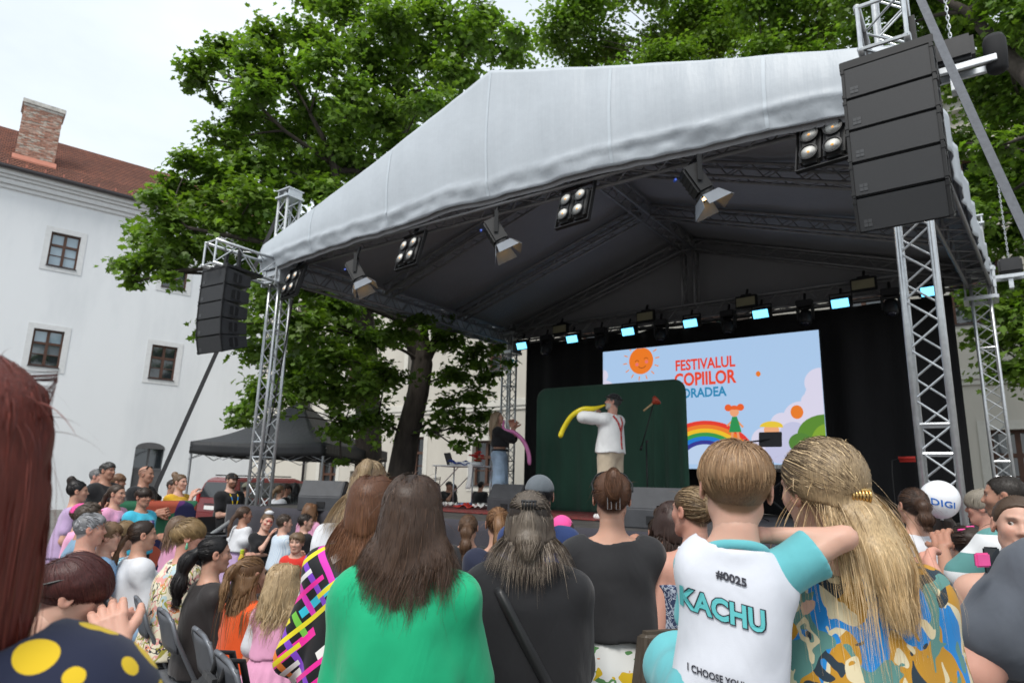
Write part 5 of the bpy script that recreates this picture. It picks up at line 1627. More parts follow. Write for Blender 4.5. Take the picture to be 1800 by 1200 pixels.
def skeleton(S_, sp):
    """joint positions in the person's own frame: faces +Y, right hand side +X, floor at z 0"""
    J = Fig()
    J.S = S_
    kid = S_ < 1.42
    J.hh = sp.get('hh', .145 + .045 * S_)
    J.w = sp.get('w', 1.0) * (1.0 if not kid else .95)
    J.male = sp.get('sex') == 'm'
    sit = sp.get('pose') == 'sit'
    J.sit = sit
    pz = .54 * S_
    J.P = np.array([0, 0, pz])
    if sit: J.P[2] = sp.get('seat', .55)
    nk = sp.get('nk', 1.15 if kid else 1.21)
    tl = S_ - nk * J.hh - .54 * S_
    ln = radians(sp.get('lean', 3)); sd = radians(sp.get('side', 0))
    dv = np.array([sin(sd), sin(ln) * cos(sd), cos(ln) * cos(sd)])
    J.dv = dv; J.tl = tl
    J.NB = J.P + dv * tl
    sw = (.106 if J.male else .095) * S_ * sp.get('sw', 1.0) * (.97 if not kid else .9)
    J.sw = sw
    lat = nrm(np.cross(dv, [0, 1, 0]) * 1.0); lat = lat if lat[0] > 0 else -lat
    J.lat = lat
    shrug = sp.get('shrug', (0, 0))
    J.SH = {1: J.NB + lat * sw - dv * .052 * S_ + np.array([0, 0, shrug[1]]), -1: J.NB - lat * sw - dv * .052 * S_ + np.array([0, 0, shrug[0]])}
    R = rotm(*sp.get('head', (0, 0, 0)))
    J.R = R
    J.HC = J.NB + dv * (nk - 1.0) * J.hh + R @ np.array([0, .04, .5]) * J.hh
    ua, fa = .172 * S_, .150 * S_
    J.ua, J.fa = ua, fa
    J.EL, J.HA = {}, {}
    for sgn, key in ((-1, 'L'), (1, 'R')):
        a = sp.get('arm' + key, 'relaxed')
        if isinstance(a, str): a = ARMS[a]
        if len(a) == 3 and a[2] == 'abs': tgt = np.array(a[0]); hint = np.array(a[1], float)
        else:
            o = np.array(a[0]) * (ua + fa); tgt = J.SH[sgn] + np.array([sgn * o[0], o[1], o[2]]); hint = np.array([sgn * a[1][0], a[1][1], a[1][2]])
        J.EL[sgn], J.HA[sgn] = ik(J.SH[sgn], tgt, ua, fa, hint)
    J.HP, J.KN, J.AN = {}, {}, {}
    for sgn in (-1, 1):
        hp = J.P + np.array([sgn * .052 * S_, 0, -.02 * S_])
        J.HP[sgn] = hp
        if sit:
            J.KN[sgn] = hp + np.array([sgn * .03, .235 * S_, -.01])
            J.AN[sgn] = J.KN[sgn] + np.array([0, .03, -.225 * S_])
            if sp.get('feet_to_floor', True): J.AN[sgn][2] = .08
            J.KN[sgn][2] = max(J.KN[sgn][2], J.AN[sgn][2] + .22 * S_) if sp.get('feet_to_floor', True) else J.KN[sgn][2]
        else:
            sf = sp.get('stance', .05)
            J.AN[sgn] = np.array([sgn * (.03 * S_ + sf), -.02 + sgn * sp.get('step', .0), .045 * S_])
            J.KN[sgn] = (hp + J.AN[sgn]) / 2 + np.array([sgn * .008, .018 * S_, .0])
    return J
def torso(sd, J, inf, k, tops=True):
    S_, w = J.S, J.w
    m = 1.1 if J.male else 1.0
    P, dv = J.P, J.dv
    sd.ell(P + [0, -.008 * S_, 0], (.100 * S_ * w / (m ** .7) + inf, .074 * S_ * w + inf, .078 * S_ + inf), k)
    sd.ell(P + dv * J.tl * .36, (.082 * S_ * w * m + inf, .062 * S_ * w + inf, .11 * S_ + inf), k)
    sd.ell(P + dv * J.tl * .66, (.090 * S_ * w * m + inf, .068 * S_ * w + inf, .105 * S_ + inf), k)
    up = J.NB - dv * .062 * S_
    sd.cap(up + J.lat * J.sw * .8, up - J.lat * J.sw * .8, .044 * S_ + inf * .8, .044 * S_ + inf * .8, k)
    if not J.male and S_ > 1.45:
        for s in (-1, 1): sd.ell(P + dv * J.tl * .66 + np.array([s * .046 * S_, .052 * S_ * w, 0]), (.040 * S_ + inf, .036 * S_ + inf, .040 * S_ + inf), k)
    for s in (-1, 1):
        sd.cap(J.NB - dv * .012 * S_ - np.array([0, .010 * S_, 0]), J.SH[s] + np.array([0, 0, .004 * S_]), .023 * S_ + inf, .026 * S_ + inf, k * 1.3)
        sd.ell(J.SH[s], (.037 * S_ * w ** .5 * m + inf,) * 3, k)
def arm_prims(sd, J, s, inf, k, frac=2.0, flare=0.0, loose=0.0):
    S_ = J.S; aw = J.w ** .8 * (1.08 if J.male else 1.0)
    ra, rb, rc = .031 * S_ * aw, .026 * S_ * aw, .0165 * S_
    e = J.SH[s] + (J.EL[s] - J.SH[s]) * min(frac, 1)
    sd.cap(J.SH[s], e, ra + inf + loose, (ra + (rb - ra) * min(frac, 1)) + inf + flare, k)
    if frac > 1:
        q = min(frac - 1, 1.0)
        e2 = J.EL[s] + (J.HA[s] - J.EL[s]) * q
        sd.cap(J.EL[s], e2, rb + inf + flare * .6, rb + (rc - rb) * q + inf + flare * .6, k)
def hand_mesh(J, s, curl, spread, h, palm=None):
    """palm, four unequal fingers with knuckle bends, thumb from the side of the palm"""
    hl = .108 * J.S
    y = nrm(J.HA[s] - J.EL[s])
    if palm is None: palm = np.array([-s * 1.0, .2, -.2])
    z = nrm(np.array(palm, float) - y * (np.array(palm, float) @ y)); x = np.cross(y, z)
    M = np.stack([x, y, z], 1)
    O = J.HA[s]
    W_ = lambda p: O + M @ (np.array(p, float) * hl)
    sd = Sdf(O - hl * 1.25, O + hl * 1.25, h)
    th = s          # thumb side
    side = 1 if (x @ np.array([0, 1, 0.3])) > 0 else -1
    sd.cap(W_((0, -.35, 0)), W_((0, .0, 0)), .0162 * J.S * 1.0, .145 * hl, .01)
    for q in (-.15, 0, .15): sd.cap(W_((q, .03, 0)), W_((q * 1.15, .44, 0)), .115 * hl, .095 * hl, .012)
    for i, (q, L) in enumerate(((-.21, .36), (-.07, .46), (.075, .5), (.215, .45))):
        q *= side; a = 0; p = np.array([q, .46, 0.0])
        for j, f in enumerate((.46, .32, .24)):
            a += radians(curl * (.8 if j == 0 else 1.0))
            n = p + np.array([q * spread * (1 - j * .5) * .4, cos(a) * L * f * 1.05, sin(a) * L * f * 1.05])
            sd.cap(W_(p), W_(n), (.082 - .01 * j) * hl, (.075 - .01 * j) * hl, .003)
            p = n
    p = np.array([.2 * side, .12, .02])
    for j, (f, dx, dz) in enumerate(((.26, .75, .25), (.2, .45, .3), (.16, .2, .35))):
        n = p + nrm(np.array([dx * side, .75, dz * (1 + curl / 60)])) * f
        sd.cap(W_(p), W_(n), (.105 - .015 * j) * hl, (.09 - .015 * j) * hl, .006); p = n
    return sd.nets()
def head_mesh(J, h, sp):
    hh, R, C = J.hh, J.R, J.HC
    sd = Sdf(np.array([-.46, -.6, -.62]) * hh, np.array([.46, .56, .58]) * hh, h)
    e = lambda c, r, k=.04, sub=False: sd.ell(np.array(c) * hh, tuple(q * hh for q in r), k * hh, sub=sub)
    c_ = lambda a, b, ra, rb, k=.04: sd.cap(np.array(a) * hh, np.array(b) * hh, ra * hh, rb * hh, k * hh)
    e(CRC, CRR)
    wide = 1.08 if J.male else 1.0
    e((0, .10, -.12), (.265 * wide, .285, .36), .10)
    e((0, .26, -.385), (.11 * wide, .09, .10), .10)
    for s in (-1, 1):
        e((s * .15, .235, -.07), (.115, .115, .12), .08)
        c_((s * .19, .0, -.22), (s * .10, .24, -.38), .09, .08, .10)
        c_((s * .06, .355, .115), (s * .17, .315, .12), .038, .034, .05)
        e((s * .138, .385, .045), (.078, .075, .055), .05, True)
        e((s * .352, -.035, .0), (.038, .10, .145), .03)
        e((s * .385, .0, .01), (.03, .055, .085), .02, True)
    c_((0, .345, .07), (0, .435, -.085), .030, .047, .045)
    for s in (-1, 1): e((s * .048, .395, -.105), (.036, .042, .034), .03)
    e((0, .362, -.232), (.105, .045, .024), .02); e((0, .358, -.272), (.088, .045, .03), .02)
    nr = (.275 if J.male else .235) * sp.get('neck', 1.0)
    # neck leaves below the skull towards the torso
    nb = R.T @ (J.NB - J.dv * .05 * J.S - J.HC)
    sd.cap(np.array([0, -.09, -.16]) * hh, nb, nr * hh, nr * hh * 1.06, .09 * hh)
    V, F = sd.nets()
    u = V / hh
    col = np.tile(np.array(sp.get('skin_c')), (len(V), 1))
    def blend(m, c): col[:] = col * (1 - m[:, None]) + np.array(c)[None] * m[:, None]
    sk = np.array(sp['skin_c'])
    ck = np.exp(-(((np.abs(u[:, 0]) - .17) / .09) ** 2 + ((u[:, 2] + .08) / .10) ** 2)) * (u[:, 1] > .1)
    blend(ck * .4, sk * [1.0, .70, .68])
    lp = np.exp(-(((u[:, 0]) / .10) ** 4 + ((u[:, 2] + .252) / .036) ** 4)) * (u[:, 1] > .30)
    blend(lp * .8, sk * [.82, .42, .42])
    blend((np.exp(-(((u[:, 0]) / .10) ** 4 + ((u[:, 2] + .252) / .008) ** 2)) * (u[:, 1] > .30)) * .7, sk * .25)
    bz = .125 - .35 * np.maximum(0, np.abs(u[:, 0]) - .13) ** 1.5
    bw = np.exp(-(((np.abs(u[:, 0]) - .145) / .085) ** 4 + ((u[:, 2] - bz) / .022) ** 2)) * (u[:, 1] > .18)
    blend(bw * .85, np.array(sp.get('brow', (.05, .03, .02))))
    ey = np.exp(-(((np.abs(u[:, 0]) - .14) / .075) ** 4 + ((u[:, 2] - .062) / .016) ** 2)) * (u[:, 1] > .2)
    blend(ey * .75, (.04, .025, .02))
    er = np.exp(-(((np.abs(u[:, 0]) - .37) / .05) ** 2 + ((u[:, 2]) / .16) ** 4)) * (np.abs(u[:, 0]) > .33)
    blend(er * .35, sk * [1.05, .66, .6])
    bd = sp.get('beard')
    if bd is not None:
        m = np.clip((-.10 - u[:, 2]) / .06, 0, 1) * np.clip((u[:, 1] - .02) / .08, 0, 1) * np.clip((u[:, 2] + .62) / .06, 0, 1)
        m = m * (1 - np.exp(-((u[:, 0] / .1) ** 4 + ((u[:, 2] + .25) / .035) ** 4)))
        blend(m * bd[1], bd[0])
    fp = sp.get('face_paint')
    if fp:
        for (x, z, r) in fp:
            m = (np.exp(-(((u[:, 0] - x) / r) ** 4 + ((u[:, 2] - z) / r) ** 4)) * (u[:, 1] > .1))
            blend(m * .85, (.45, .02, .03))
    # scalp tint below the hair
    hr = sp.get('hair')
    if hr and hr.get('style') != 'bald':
        m = np.clip((u[:, 2] - hairline(u[:, 1])) / .05, 0, 1) * (np.abs(u[:, 0]) < .36)
        blend(m * .92, np.array(hr['root']) * .8)
    elif hr:
        m = np.clip((u[:, 2] - hairline(u[:, 1])) / .08, 0, 1) * np.clip((.12 - u[:, 1]) / .1, 0, 1) * np.clip((.33 - u[:, 2]) / .1, 0, 1)
        blend(m * .35, np.array(hr['root']))
    W = (R @ V.T).T + C
    # eyes
    eV, eF, eC = [], [], []
    n0 = 0
    for s in (-1, 1):
        c = np.array([s * .138, .262, .042]) * hh; r = .066 * hh
        th = np.linspace(0, pi, 9); phs = np.linspace(0, 2 * pi, 13)[:-1]
        gaze = np.array(sp.get('gaze', (0, 1, 0)), float); gaze = nrm(gaze); gx_ = nrm(np.cross(gaze, [0, 0, 1])); gz_ = np.cross(gx_, gaze)
        pts = np.array([c + r * (gaze * cos(a) + (gx_ * cos(b) + gz_ * sin(b)) * sin(a)) for a in th for b in phs])
        cc = np.array([((.02, .015, .012) if a < .32 else (sp.get('iris', (.10, .06, .035)) if a < .62 else (.72, .69, .66))) for a in th for b in phs])
        fs_ = [(i * 12 + j, (i + 1) * 12 + j, (i + 1) * 12 + (j + 1) % 12, i * 12 + (j + 1) % 12) for i in range(8) for j in range(12)]
        eV.append((R @ pts.T).T + C); eC.append(cc); eF.append(np.array(fs_) + n0); n0 += len(pts)
    return W, F, col, np.concatenate(eV), np.concatenate(eF), np.concatenate(eC)
# ------------------------------------------------------------------ hair
def ribbons(P, out, width, col_root, col_tip, rng, lights=None, taper=True):
    """P (n, m, 3) strand points -> ribbon verts, faces, colours"""
    n, m, _ = P.shape
    T = np.gradient(P, axis=1); T /= np.linalg.norm(T, axis=2, keepdims=True) + 1e-9
    w = np.cross(T, out); w /= np.linalg.norm(w, axis=2, keepdims=True) + 1e-9
    nn = np.cross(w, T)
    a = rng.normal(0, .45, (n, 1, 1))
    w = w * np.cos(a) + nn * np.sin(a)
    s = np.linspace(0, 1, m)
    prof = np.ones(m) if not taper else np.clip(1.15 - s ** 2.5, .08, 1) * np.clip(s * 8 + .45, 0, 1)
    ww = (width * rng.uniform(.6, 1.35, (n, 1)))[:, :, None] * prof[None, :, None] * .5
    V = np.stack([P - w * ww, P + w * ww], 2).reshape(-1, 3)
    b = (np.arange(n)[:, None] * m + np.arange(m - 1)[None]) * 2
    F = np.stack([b, b + 1, b + 3, b + 2], 2).reshape(-1, 4)
    c = col_root[:, None, :] * (1 - s[None, :, None]) + col_tip[:, None, :] * s[None, :, None]
    C = np.repeat(c, 2, 1).reshape(-1, 3)
    return V, F, C
def strand_cols(n, hr, rng):
    root, tip = np.array(hr['root'], float), np.array(hr.get('tip', hr['root']), float)
    k = rng.uniform(.62, 1.35, (n, 1))
    cr, ct = root[None] * k, tip[None] * k
    hi = hr.get('light')
    if hi is not None:
        m = rng.random(n) < hr.get('light_frac', .3)
        L = np.array(hi)[None] * rng.uniform(.75, 1.2, (n, 1))
        f = rng.uniform(.5, 1, (n, 1))
        cr = np.where(m[:, None], cr * (1 - f * hr.get('light_root', .8)) + L * f * hr.get('light_root', .8), cr); ct = np.where(m[:, None], ct * (1 - f) + L * f, ct)
    return cr, ct
def scalp_dirs(n, rng, zmin=-1):
    """points on the haired part of the skull, head units"""
    d = rng.normal(0, 1, (n * 4, 3)); d /= np.linalg.norm(d, axis=1)[:, None]
    p = CRC + d * CRR
    ok = (p[:, 2] > hairline(p[:, 1]) + .01) & (p[:, 2] > zmin)
    return p[ok][:n], d[ok][:n]
def push(P, c, r):
    q = (P - c) / r
    k = np.linalg.norm(q, axis=-1, keepdims=True)
    return np.where(k < 1, c + (P - c) / np.maximum(k, 1e-4), P)
def hair(J, hr, near, rng, sp):
    """returns strand geometry in the person's frame"""
    hh, R, C = J.hh, J.R, J.HC
    st = hr['style']
    W2 = lambda p: (R @ np.asarray(p).reshape(-1, 3).T).T.reshape(np.shape(p)) * hh + C
    n = hr.get('n', {2: 5600, 1: 1100, 0: 260}[near]); wd = hr.get('width', {2: .0013, 1: .0030, 0: .008}[near])
    vol = hr.get('vol', .05)
    m = {2: 13, 1: 11, 0: 9}[near]
    parts = []
    def lay(p, d, length, ext, m_, curl=0):
        """short hair: strands follow the skull from a whorl, rising a little"""
        whorl = nrm(np.array(hr.get('whorl', (.15, -.75, .75))))
        t = d - whorl[None]; t -= d * (t * d).sum(1)[:, None]
        t /= np.linalg.norm(t, axis=1)[:, None] + 1e-6
        side = np.cross(d, t); t = t + side * hr.get('swirl', .35); t /= np.linalg.norm(t, axis=1)[:, None]
        out = []
        q = p.copy(); dd = d.copy(); tv = t.copy()
        st_ = length[:, None] / m_
        for i in range(m_):
            s = i / (m_ - 1)
            out.append(q + dd * (.012 + ext[:, None] * np.sin(pi * min(s * .9 + .05, 1)) ** .7))
            q = q + tv * st_ + rng.normal(0, .004, q.shape)
            dd = (q - CRC) / CRR; dd /= np.linalg.norm(dd, axis=1)[:, None]
            q = CRC + dd * CRR
            tv = tv - dd * (tv * dd).sum(1)[:, None]
            tv[:, 2] -= .12
            tv /= np.linalg.norm(tv, axis=1)[:, None] + 1e-6
        return np.stack(out, 1)
    if st in ('short', 'buzz'):
        p, d = scalp_dirs(n, rng)
        k = len(p)
        hgt = np.clip((p[:, 2] + .2) / .6, .25, 1) ** hr.get('fade', 1.3)
        L = (hr.get('len', .5 if st == 'short' else .10)) * hgt * rng.uniform(.7, 1.15, k)
        E = (hr.get('ext', .09 if st == 'short' else .025)) * hgt * rng.uniform(.02, 1.0, k) ** .45
        P = lay(p, d, L, E, max(7, m // 2 + 2))
        o = np.repeat(d[:, None, :], P.shape[1], 1)
        parts.append((W2(P), (R @ o.reshape(-1, 3).T).T.reshape(o.shape), *strand_cols(k, hr, rng)))
    if st in ('long', 'half'):
        p, d = scalp_dirs(n, rng)
        if near == 2: ky = p[:, 1] < hr.get('maxy', .16); p, d = p[ky], d[ky]
        k = len(p)
        Lm = hr.get('len', .45)
        tieW = None
        if st == 'half':
            sel = p[:, 2] > hr.get('half_z', .22)
        else: sel = np.zeros(k, bool)
        px = hr.get('part', 0.0)
        sgn = np.where(p[:, 0] > px, 1.0, -1.0)
        lf = np.clip((p[:, 1] + .32) / .35, 0, 1)
        v = np.stack([sgn * hr.get('lateral', .75) * lf + p[:, 0] * .5 * (1 - lf), np.full(k, -.55) * lf - .1, np.full(k, -.25) - .6 * (1 - lf)], 1)
        v -= d * (v * d).sum(1)[:, None]; v /= np.linalg.norm(v, axis=1)[:, None] + 1e-6
        vW = (R @ v.T).T
        dW = (R @ d.T).T
        off = vol * rng.uniform(.1, 1, (k, 1)) ** .45
        q = W2(p); hc = W2(CRC); rW = CRR * hh
        rr = (1 + off / .38)
        steps = m
        Ls = Lm * (.62 + .42 * rng.uniform(0, 1, k) ** .6) * hr.get('lenscale', np.ones(1))
        dl = (Ls / steps)[:, None]
        out = []
        fall = np.array(hr.get('fall', (0, 0, -1.0))); fall = nrm(fall)
        phs = rng.uniform(0, 6.28, (k, 1)); clump = np.sin(p[:, :1] * 23 + p[:, 1:2] * 17) * 2.0
        wav = hr.get('wave', .006)
        for i in range(steps):
            out.append(q.copy())
            vW = vW * .62 + fall[None] * (.30 + .25 * (i / steps)) + rng.normal(0, .015, vW.shape)
            vW /= np.linalg.norm(vW, axis=1)[:, None]
            q = q + vW * dl
            # keep outside the skull (own layer), neck and shoulders
            ql = (R.T @ (q - hc).T).T
            kk = np.linalg.norm(ql / (rW * rr), axis=1)
            ins = (kk < 1) | ((ql[:, 2] > -.30 * rW[2]) & (kk < 1.6))
            if ins.any():
                ql[ins] = ql[ins] / kk[ins][:, None]; q[ins] = (R @ ql[ins].T).T + hc
            # keep off the face
            fl = (R.T @ (q - C).T).T / hh
            fr = (fl[:, 1] > .10) & (np.abs(fl[:, 0]) < .33)
            if fr.any():
                fl[fr, 0] = np.sign(fl[fr, 0] + 1e-6) * .34; q[fr] = (R @ (fl[fr] * hh).T).T + C
            S_ = J.S
            lay_ = 1 + off * 1.6
            for c_, r_ in ((J.NB - J.dv * .03 * S_, np.array([.055, .05, .10]) * S_), (J.P + J.dv * J.tl * .70, np.array([.108 * J.w, .082 * J.w, .17]) * S_), (J.SH[1] + np.array([0, 0, -.01]), np.array([.058, .06, .052]) * S_), (J.SH[-1] + np.array([0, 0, -.01]), np.array([.058, .06, .052]) * S_), (J.NB - J.dv * .055 * S_, np.array([J.sw * 1.0, .062 * S_ * J.w, .055 * S_]))):
                q = push(q, c_, r_ * (1 + hr.get('bodyoff', .08)))
        P = np.stack(out, 1)
        s = np.linspace(0, 1, steps)[None, :, None]
        lat = np.cross(np.gradient(P, axis=1), dW[:, None, :]); lat /= np.linalg.norm(lat, axis=2, keepdims=True) + 1e-9
        P = P + lat * wav * s * np.sin(s * hr.get('wfreq', 9) + phs[:, :, None] * .25 + clump[:, :, None]) + dW[:, None, :] * wav * .8 * s * np.cos(s * hr.get('wfreq', 9) * 1.1 + clump[:, :, None])
        cr, ct = strand_cols(k, hr, rng)
        o = np.repeat(dW[:, None, :], steps, 1)
        o[:, :, 2] *= np.linspace(1, .1, steps)[None]
        o = o + np.array([0, -.4, 0])[None, None] * np.linspace(0, 1, steps)[None, :, None]
        if st == 'half':
            parts.append((P[~sel], o[~sel], cr[~sel], ct[~sel]))
            tiep, tied = p[sel], d[sel]
        else: parts.append((P, o, cr, ct))
    if st in ('pony', 'bun', 'claw', 'half', 'braid'):
        if st != 'half': tiep, tied = scalp_dirs(n, rng)
        k = len(tiep)
        tie = nrm(np.array(hr.get('tie', (0, -.9, .15))))
        m1 = max(6, m // 2)
        s = np.linspace(0, 1, m1)[None, :, None]
        ang = np.arccos(np.clip((tied * tie).sum(1), -1, 1))[:, None, None]
        sl = (np.sin((1 - s) * ang) * tied[:, None, :] + np.sin(s * ang) * tie[None, None, :]) / (np.sin(ang) + 1e-4)
        sl /= np.linalg.norm(sl, axis=2, keepdims=True)
        off = vol * rng.uniform(.1, 1, (k, 1, 1)) ** .45 * (np.sin(pi * np.clip(s * .9 + .1, 0, 1)) * .8 + .25)
        P1 = CRC + sl * CRR * (1 + off / .38)
        cr, ct = strand_cols(k, hr, rng)
        W1 = W2(P1); O1 = (R @ sl.reshape(-1, 3).T).T.reshape(sl.shape)
        mc = cr * (1 - .35) + ct * .35
        parts.append((W1, O1, cr, mc))
        tp = W2((CRC + tie * CRR * 1.06)[None])[0]; td = R @ tie
        if st in ('pony', 'half', 'braid'):
            Lm = hr.get('len', .35) if st != 'half' else hr.get('taillen', .3)
            nt_ = int(k * hr.get('tailfrac', .6)); m2 = m
            s2 = np.linspace(0, 1, m2)
            fall = nrm(np.array(hr.get('fall', (0, 0, -1.0))))
            v = td * hr.get('kick', .6) + np.array([0, 0, .05]); q = tp.copy(); path = []
            for i in range(m2):
                path.append(q.copy()); v = nrm(v * .62 + fall * .38); q = q + v * Lm / m2
                for c_, r_ in ((J.NB - J.dv * .03 * J.S, np.array([.055, .055, .10]) * J.S), (J.P + J.dv * J.tl * .70, np.array([.108 * J.w, .085 * J.w, .17]) * J.S), (J.NB - J.dv * .055 * J.S, np.array([J.sw, .065 * J.S * J.w, .055 * J.S]))):
                    q = push(q[None], c_, r_ * 1.12)[0]
            path = np.array(path)
            rad = hr.get('tailr', .028) * (np.sin(pi * np.clip(s2 * .85 + .08, 0, 1)) ** .7) * hr.get('fan', 1.0) * (1 + s2 * hr.get('spread', 0))
            if st == 'braid': rad = hr.get('tailr', .02) * (.75 + .35 * np.abs(np.sin(s2 * pi * 7))) * (1 - .3 * s2)
            a = rng.uniform(0, 2 * pi, nt_); rr = np.sqrt(rng.uniform(.15, 1, nt_) ** .5)
            tw = np.gradient(path, axis=0); tw /= np.linalg.norm(tw, axis=1)[:, None]
            e1 = np.cross(tw, R @ np.array([1, 0, 0.])); e1 /= np.linalg.norm(e1, axis=1)[:, None] + 1e-9; e2 = np.cross(tw, e1)
            ph_ = hr.get('wave', .006) * rng.normal(0, 1, (nt_, 1, 2)) * np.sin(s2 * hr.get('wfreq', 8))[None, :, None]
            rr_ = (rr[:, None] * rad[None])
            fl_ = hr.get('flat', .55); dirs = fl_ * np.cos(a)[:, None, None] * e1[None] + np.sin(a)[:, None, None] * e2[None]
            P2 = path[None] + dirs * rr_[:, :, None] + e1[None] * ph_[:, :, :1] + e2[None] * ph_[:, :, 1:]
            idx = rng.integers(0, k, nt_)
            keep = rng.uniform(.3, 1.0, nt_) ** .35
            # shorten strands unevenly
            P2 = path[0][None, None] * 0 + np.stack([np.stack([np.interp(s2 * keep[j], s2, P2[j, :, c]) for c in range(3)], 1) for j in range(nt_)])
            parts.append((P2, dirs, mc[idx], ct[idx]))
        if st in ('bun', 'claw'):
            br = hr.get('bunr', .05); nb = int(k * .7)
            bc = tp + td * br * .75
            ax = rng.normal(0, .35, (nb, 3)) + td; ax /= np.linalg.norm(ax, axis=1)[:, None]
            u1 = np.cross(ax, [0.3, .1, 1]); u1 /= np.linalg.norm(u1, axis=1)[:, None]; u2 = np.cross(ax, u1)
            a0 = rng.uniform(0, 6.28, nb); sp_ = np.linspace(0, 3.6, m)
            rr = br * rng.uniform(.35, 1, nb)[:, None]; hz = br * .75 * np.sqrt(np.maximum(0, 1 - (rr / br) ** 2)) * 1.0
            th = a0[:, None] + sp_[None]
            P2 = bc[None, None] + rr[:, :, None] * (np.cos(th)[:, :, None] * u1[:, None] + np.sin(th)[:, :, None] * u2[:, None]) + ax[:, None] * hz[:, :, None]
            if st == 'claw':       # twist lying flat up the back of the head
                P2[:, :, 2] = (P2[:, :, 2] - bc[2]) * 1.9 + bc[2] + .02
            o = P2 - bc[None, None]; o /= np.linalg.norm(o, axis=2, keepdims=True) + 1e-9
            idx = rng.integers(0, k, nb)
            parts.append((P2, o, mc[idx], ct[idx]))
    if st in ('long', 'half', 'pony', 'bun', 'claw') and near:
        # loose fly-away hairs
        p, d = scalp_dirs(60 if near == 2 else 25, rng)
        k = len(p); s = np.linspace(0, 1, 9)[None, :, None]
        dv_ = d + rng.normal(0, .5, d.shape); dv_[:, 2] -= .3
        P = p[:, None, :] + d[:, None, :] * .04 + dv_[:, None, :] * s * rng.uniform(.06, .2, (k, 1, 1)) + np.array([0, 0, -.35])[None, None] * s ** 2 * .4
        cr, ct = strand_cols(k, hr, rng)
        parts.append((W2(P), np.repeat((R @ d.T).T[:, None, :], 9, 1), cr, ct, .0012))
    Vs, Fs, Cs = [], [], []; n0 = 0
    for q in parts:
        V, F, Cc = ribbons(q[0], q[1], q[4] if len(q) > 4 else wd, q[2], q[3], rng)
        Vs.append(V); Fs.append(F + n0); Cs.append(Cc); n0 += len(V)
    # solid under-layer of hair on the skull
    sd = Sdf(np.array([-.5, -.65, -.5]) * hh, np.array([.5, .6, .65]) * hh, hh / (26 if near else 18))
    th = {'buzz': .012, 'short': .03}.get(st, .03)
    sd.ell(CRC * hh, tuple((CRR + th) * hh), 0)
    if st in ('long',) :
        pass
    sd.cut(lambda X, Y, Z: (hairline(np.clip(Y / hh, -.6, .5)) * hh - Z) * .8)
    V, F = sd.nets()
    V = (R @ V.T).T + C
    cc = np.tile(np.array(hr['root']) * .75, (len(V), 1))
    if len(V): Vs.append(V); Fs.append(F + n0); Cs.append(cc); n0 += len(V)
    # body of the hair: the volume the strands fill
    hv = {2: .0075, 1: .010, 0: .014}[near]
    if st != 'buzz':
        Ps, Cq = [], []
        for q in parts:
            if len(q) > 4: continue
            P = q[0]; mm = P.shape[1]; tail = st in ('long', 'half', 'pony') and mm == m
            fr_ = rng.uniform(.35, .85, (len(P), 1)) if tail else np.ones((len(P), 1))
            sf = np.linspace(0, 1, mm * 3)[None] * fr_ * (mm - 1.001); i0 = sf.astype(int); fr = (sf - i0)[:, :, None]; ar = np.arange(len(P))[:, None]
            Ps.append((P[ar, i0] * (1 - fr) + P[ar, i0 + 1] * fr).reshape(-1, 3))
            tt = (sf / mm)[:, :, None]; Cq.append((q[2][:, None] * (1 - tt) + q[3][:, None] * tt).reshape(-1, 3))
        Ps, Cq = np.concatenate(Ps), np.concatenate(Cq)
        lo = Ps.min(0) - 5 * hv; ii = ((Ps - lo) / hv + .5).astype(int); dm = ii.max(0) + 7
        key = (ii[:, 0] * dm[1] + ii[:, 1]) * dm[2] + ii[:, 2]; tot = int(np.prod(dm))
        cnt = np.bincount(key, minlength=tot).astype(np.float32).reshape(dm)
        cg = [np.bincount(key, Cq[:, c], minlength=tot).astype(np.float32).reshape(dm) for c in range(3)]
        def blur(a):
            for ax in range(3): a = (np.roll(a, 1, ax) + a + np.roll(a, -1, ax)) / 3
            return a
        occ = blur(blur((cnt > (1 if near == 2 else 0)).astype(np.float32)))
        sd = Sdf(lo, lo + (dm - 1) * hv, hv); sd.f = (hr.get('iso', .60 if near else .42) - occ).astype(np.float32)[:len(sd.ax[0]), :len(sd.ax[1]), :len(sd.ax[2])]
        V, F = sd.nets()
        if len(V):
            cb, cc3 = blur(blur(cnt)), [blur(blur(a)) for a in cg]
            vi = np.clip(((V - lo) / hv + .5).astype(int), 0, dm - 1); w_ = cb[tuple(vi.T)] + 1e-6
            Vs.append(V); Fs.append(F + n0); Cs.append(np.stack([a[tuple(vi.T)] / w_ for a in cc3], 1) * .85); n0 += len(V)
    return np.concatenate(Vs), np.concatenate(Fs), np.concatenate(Cs)
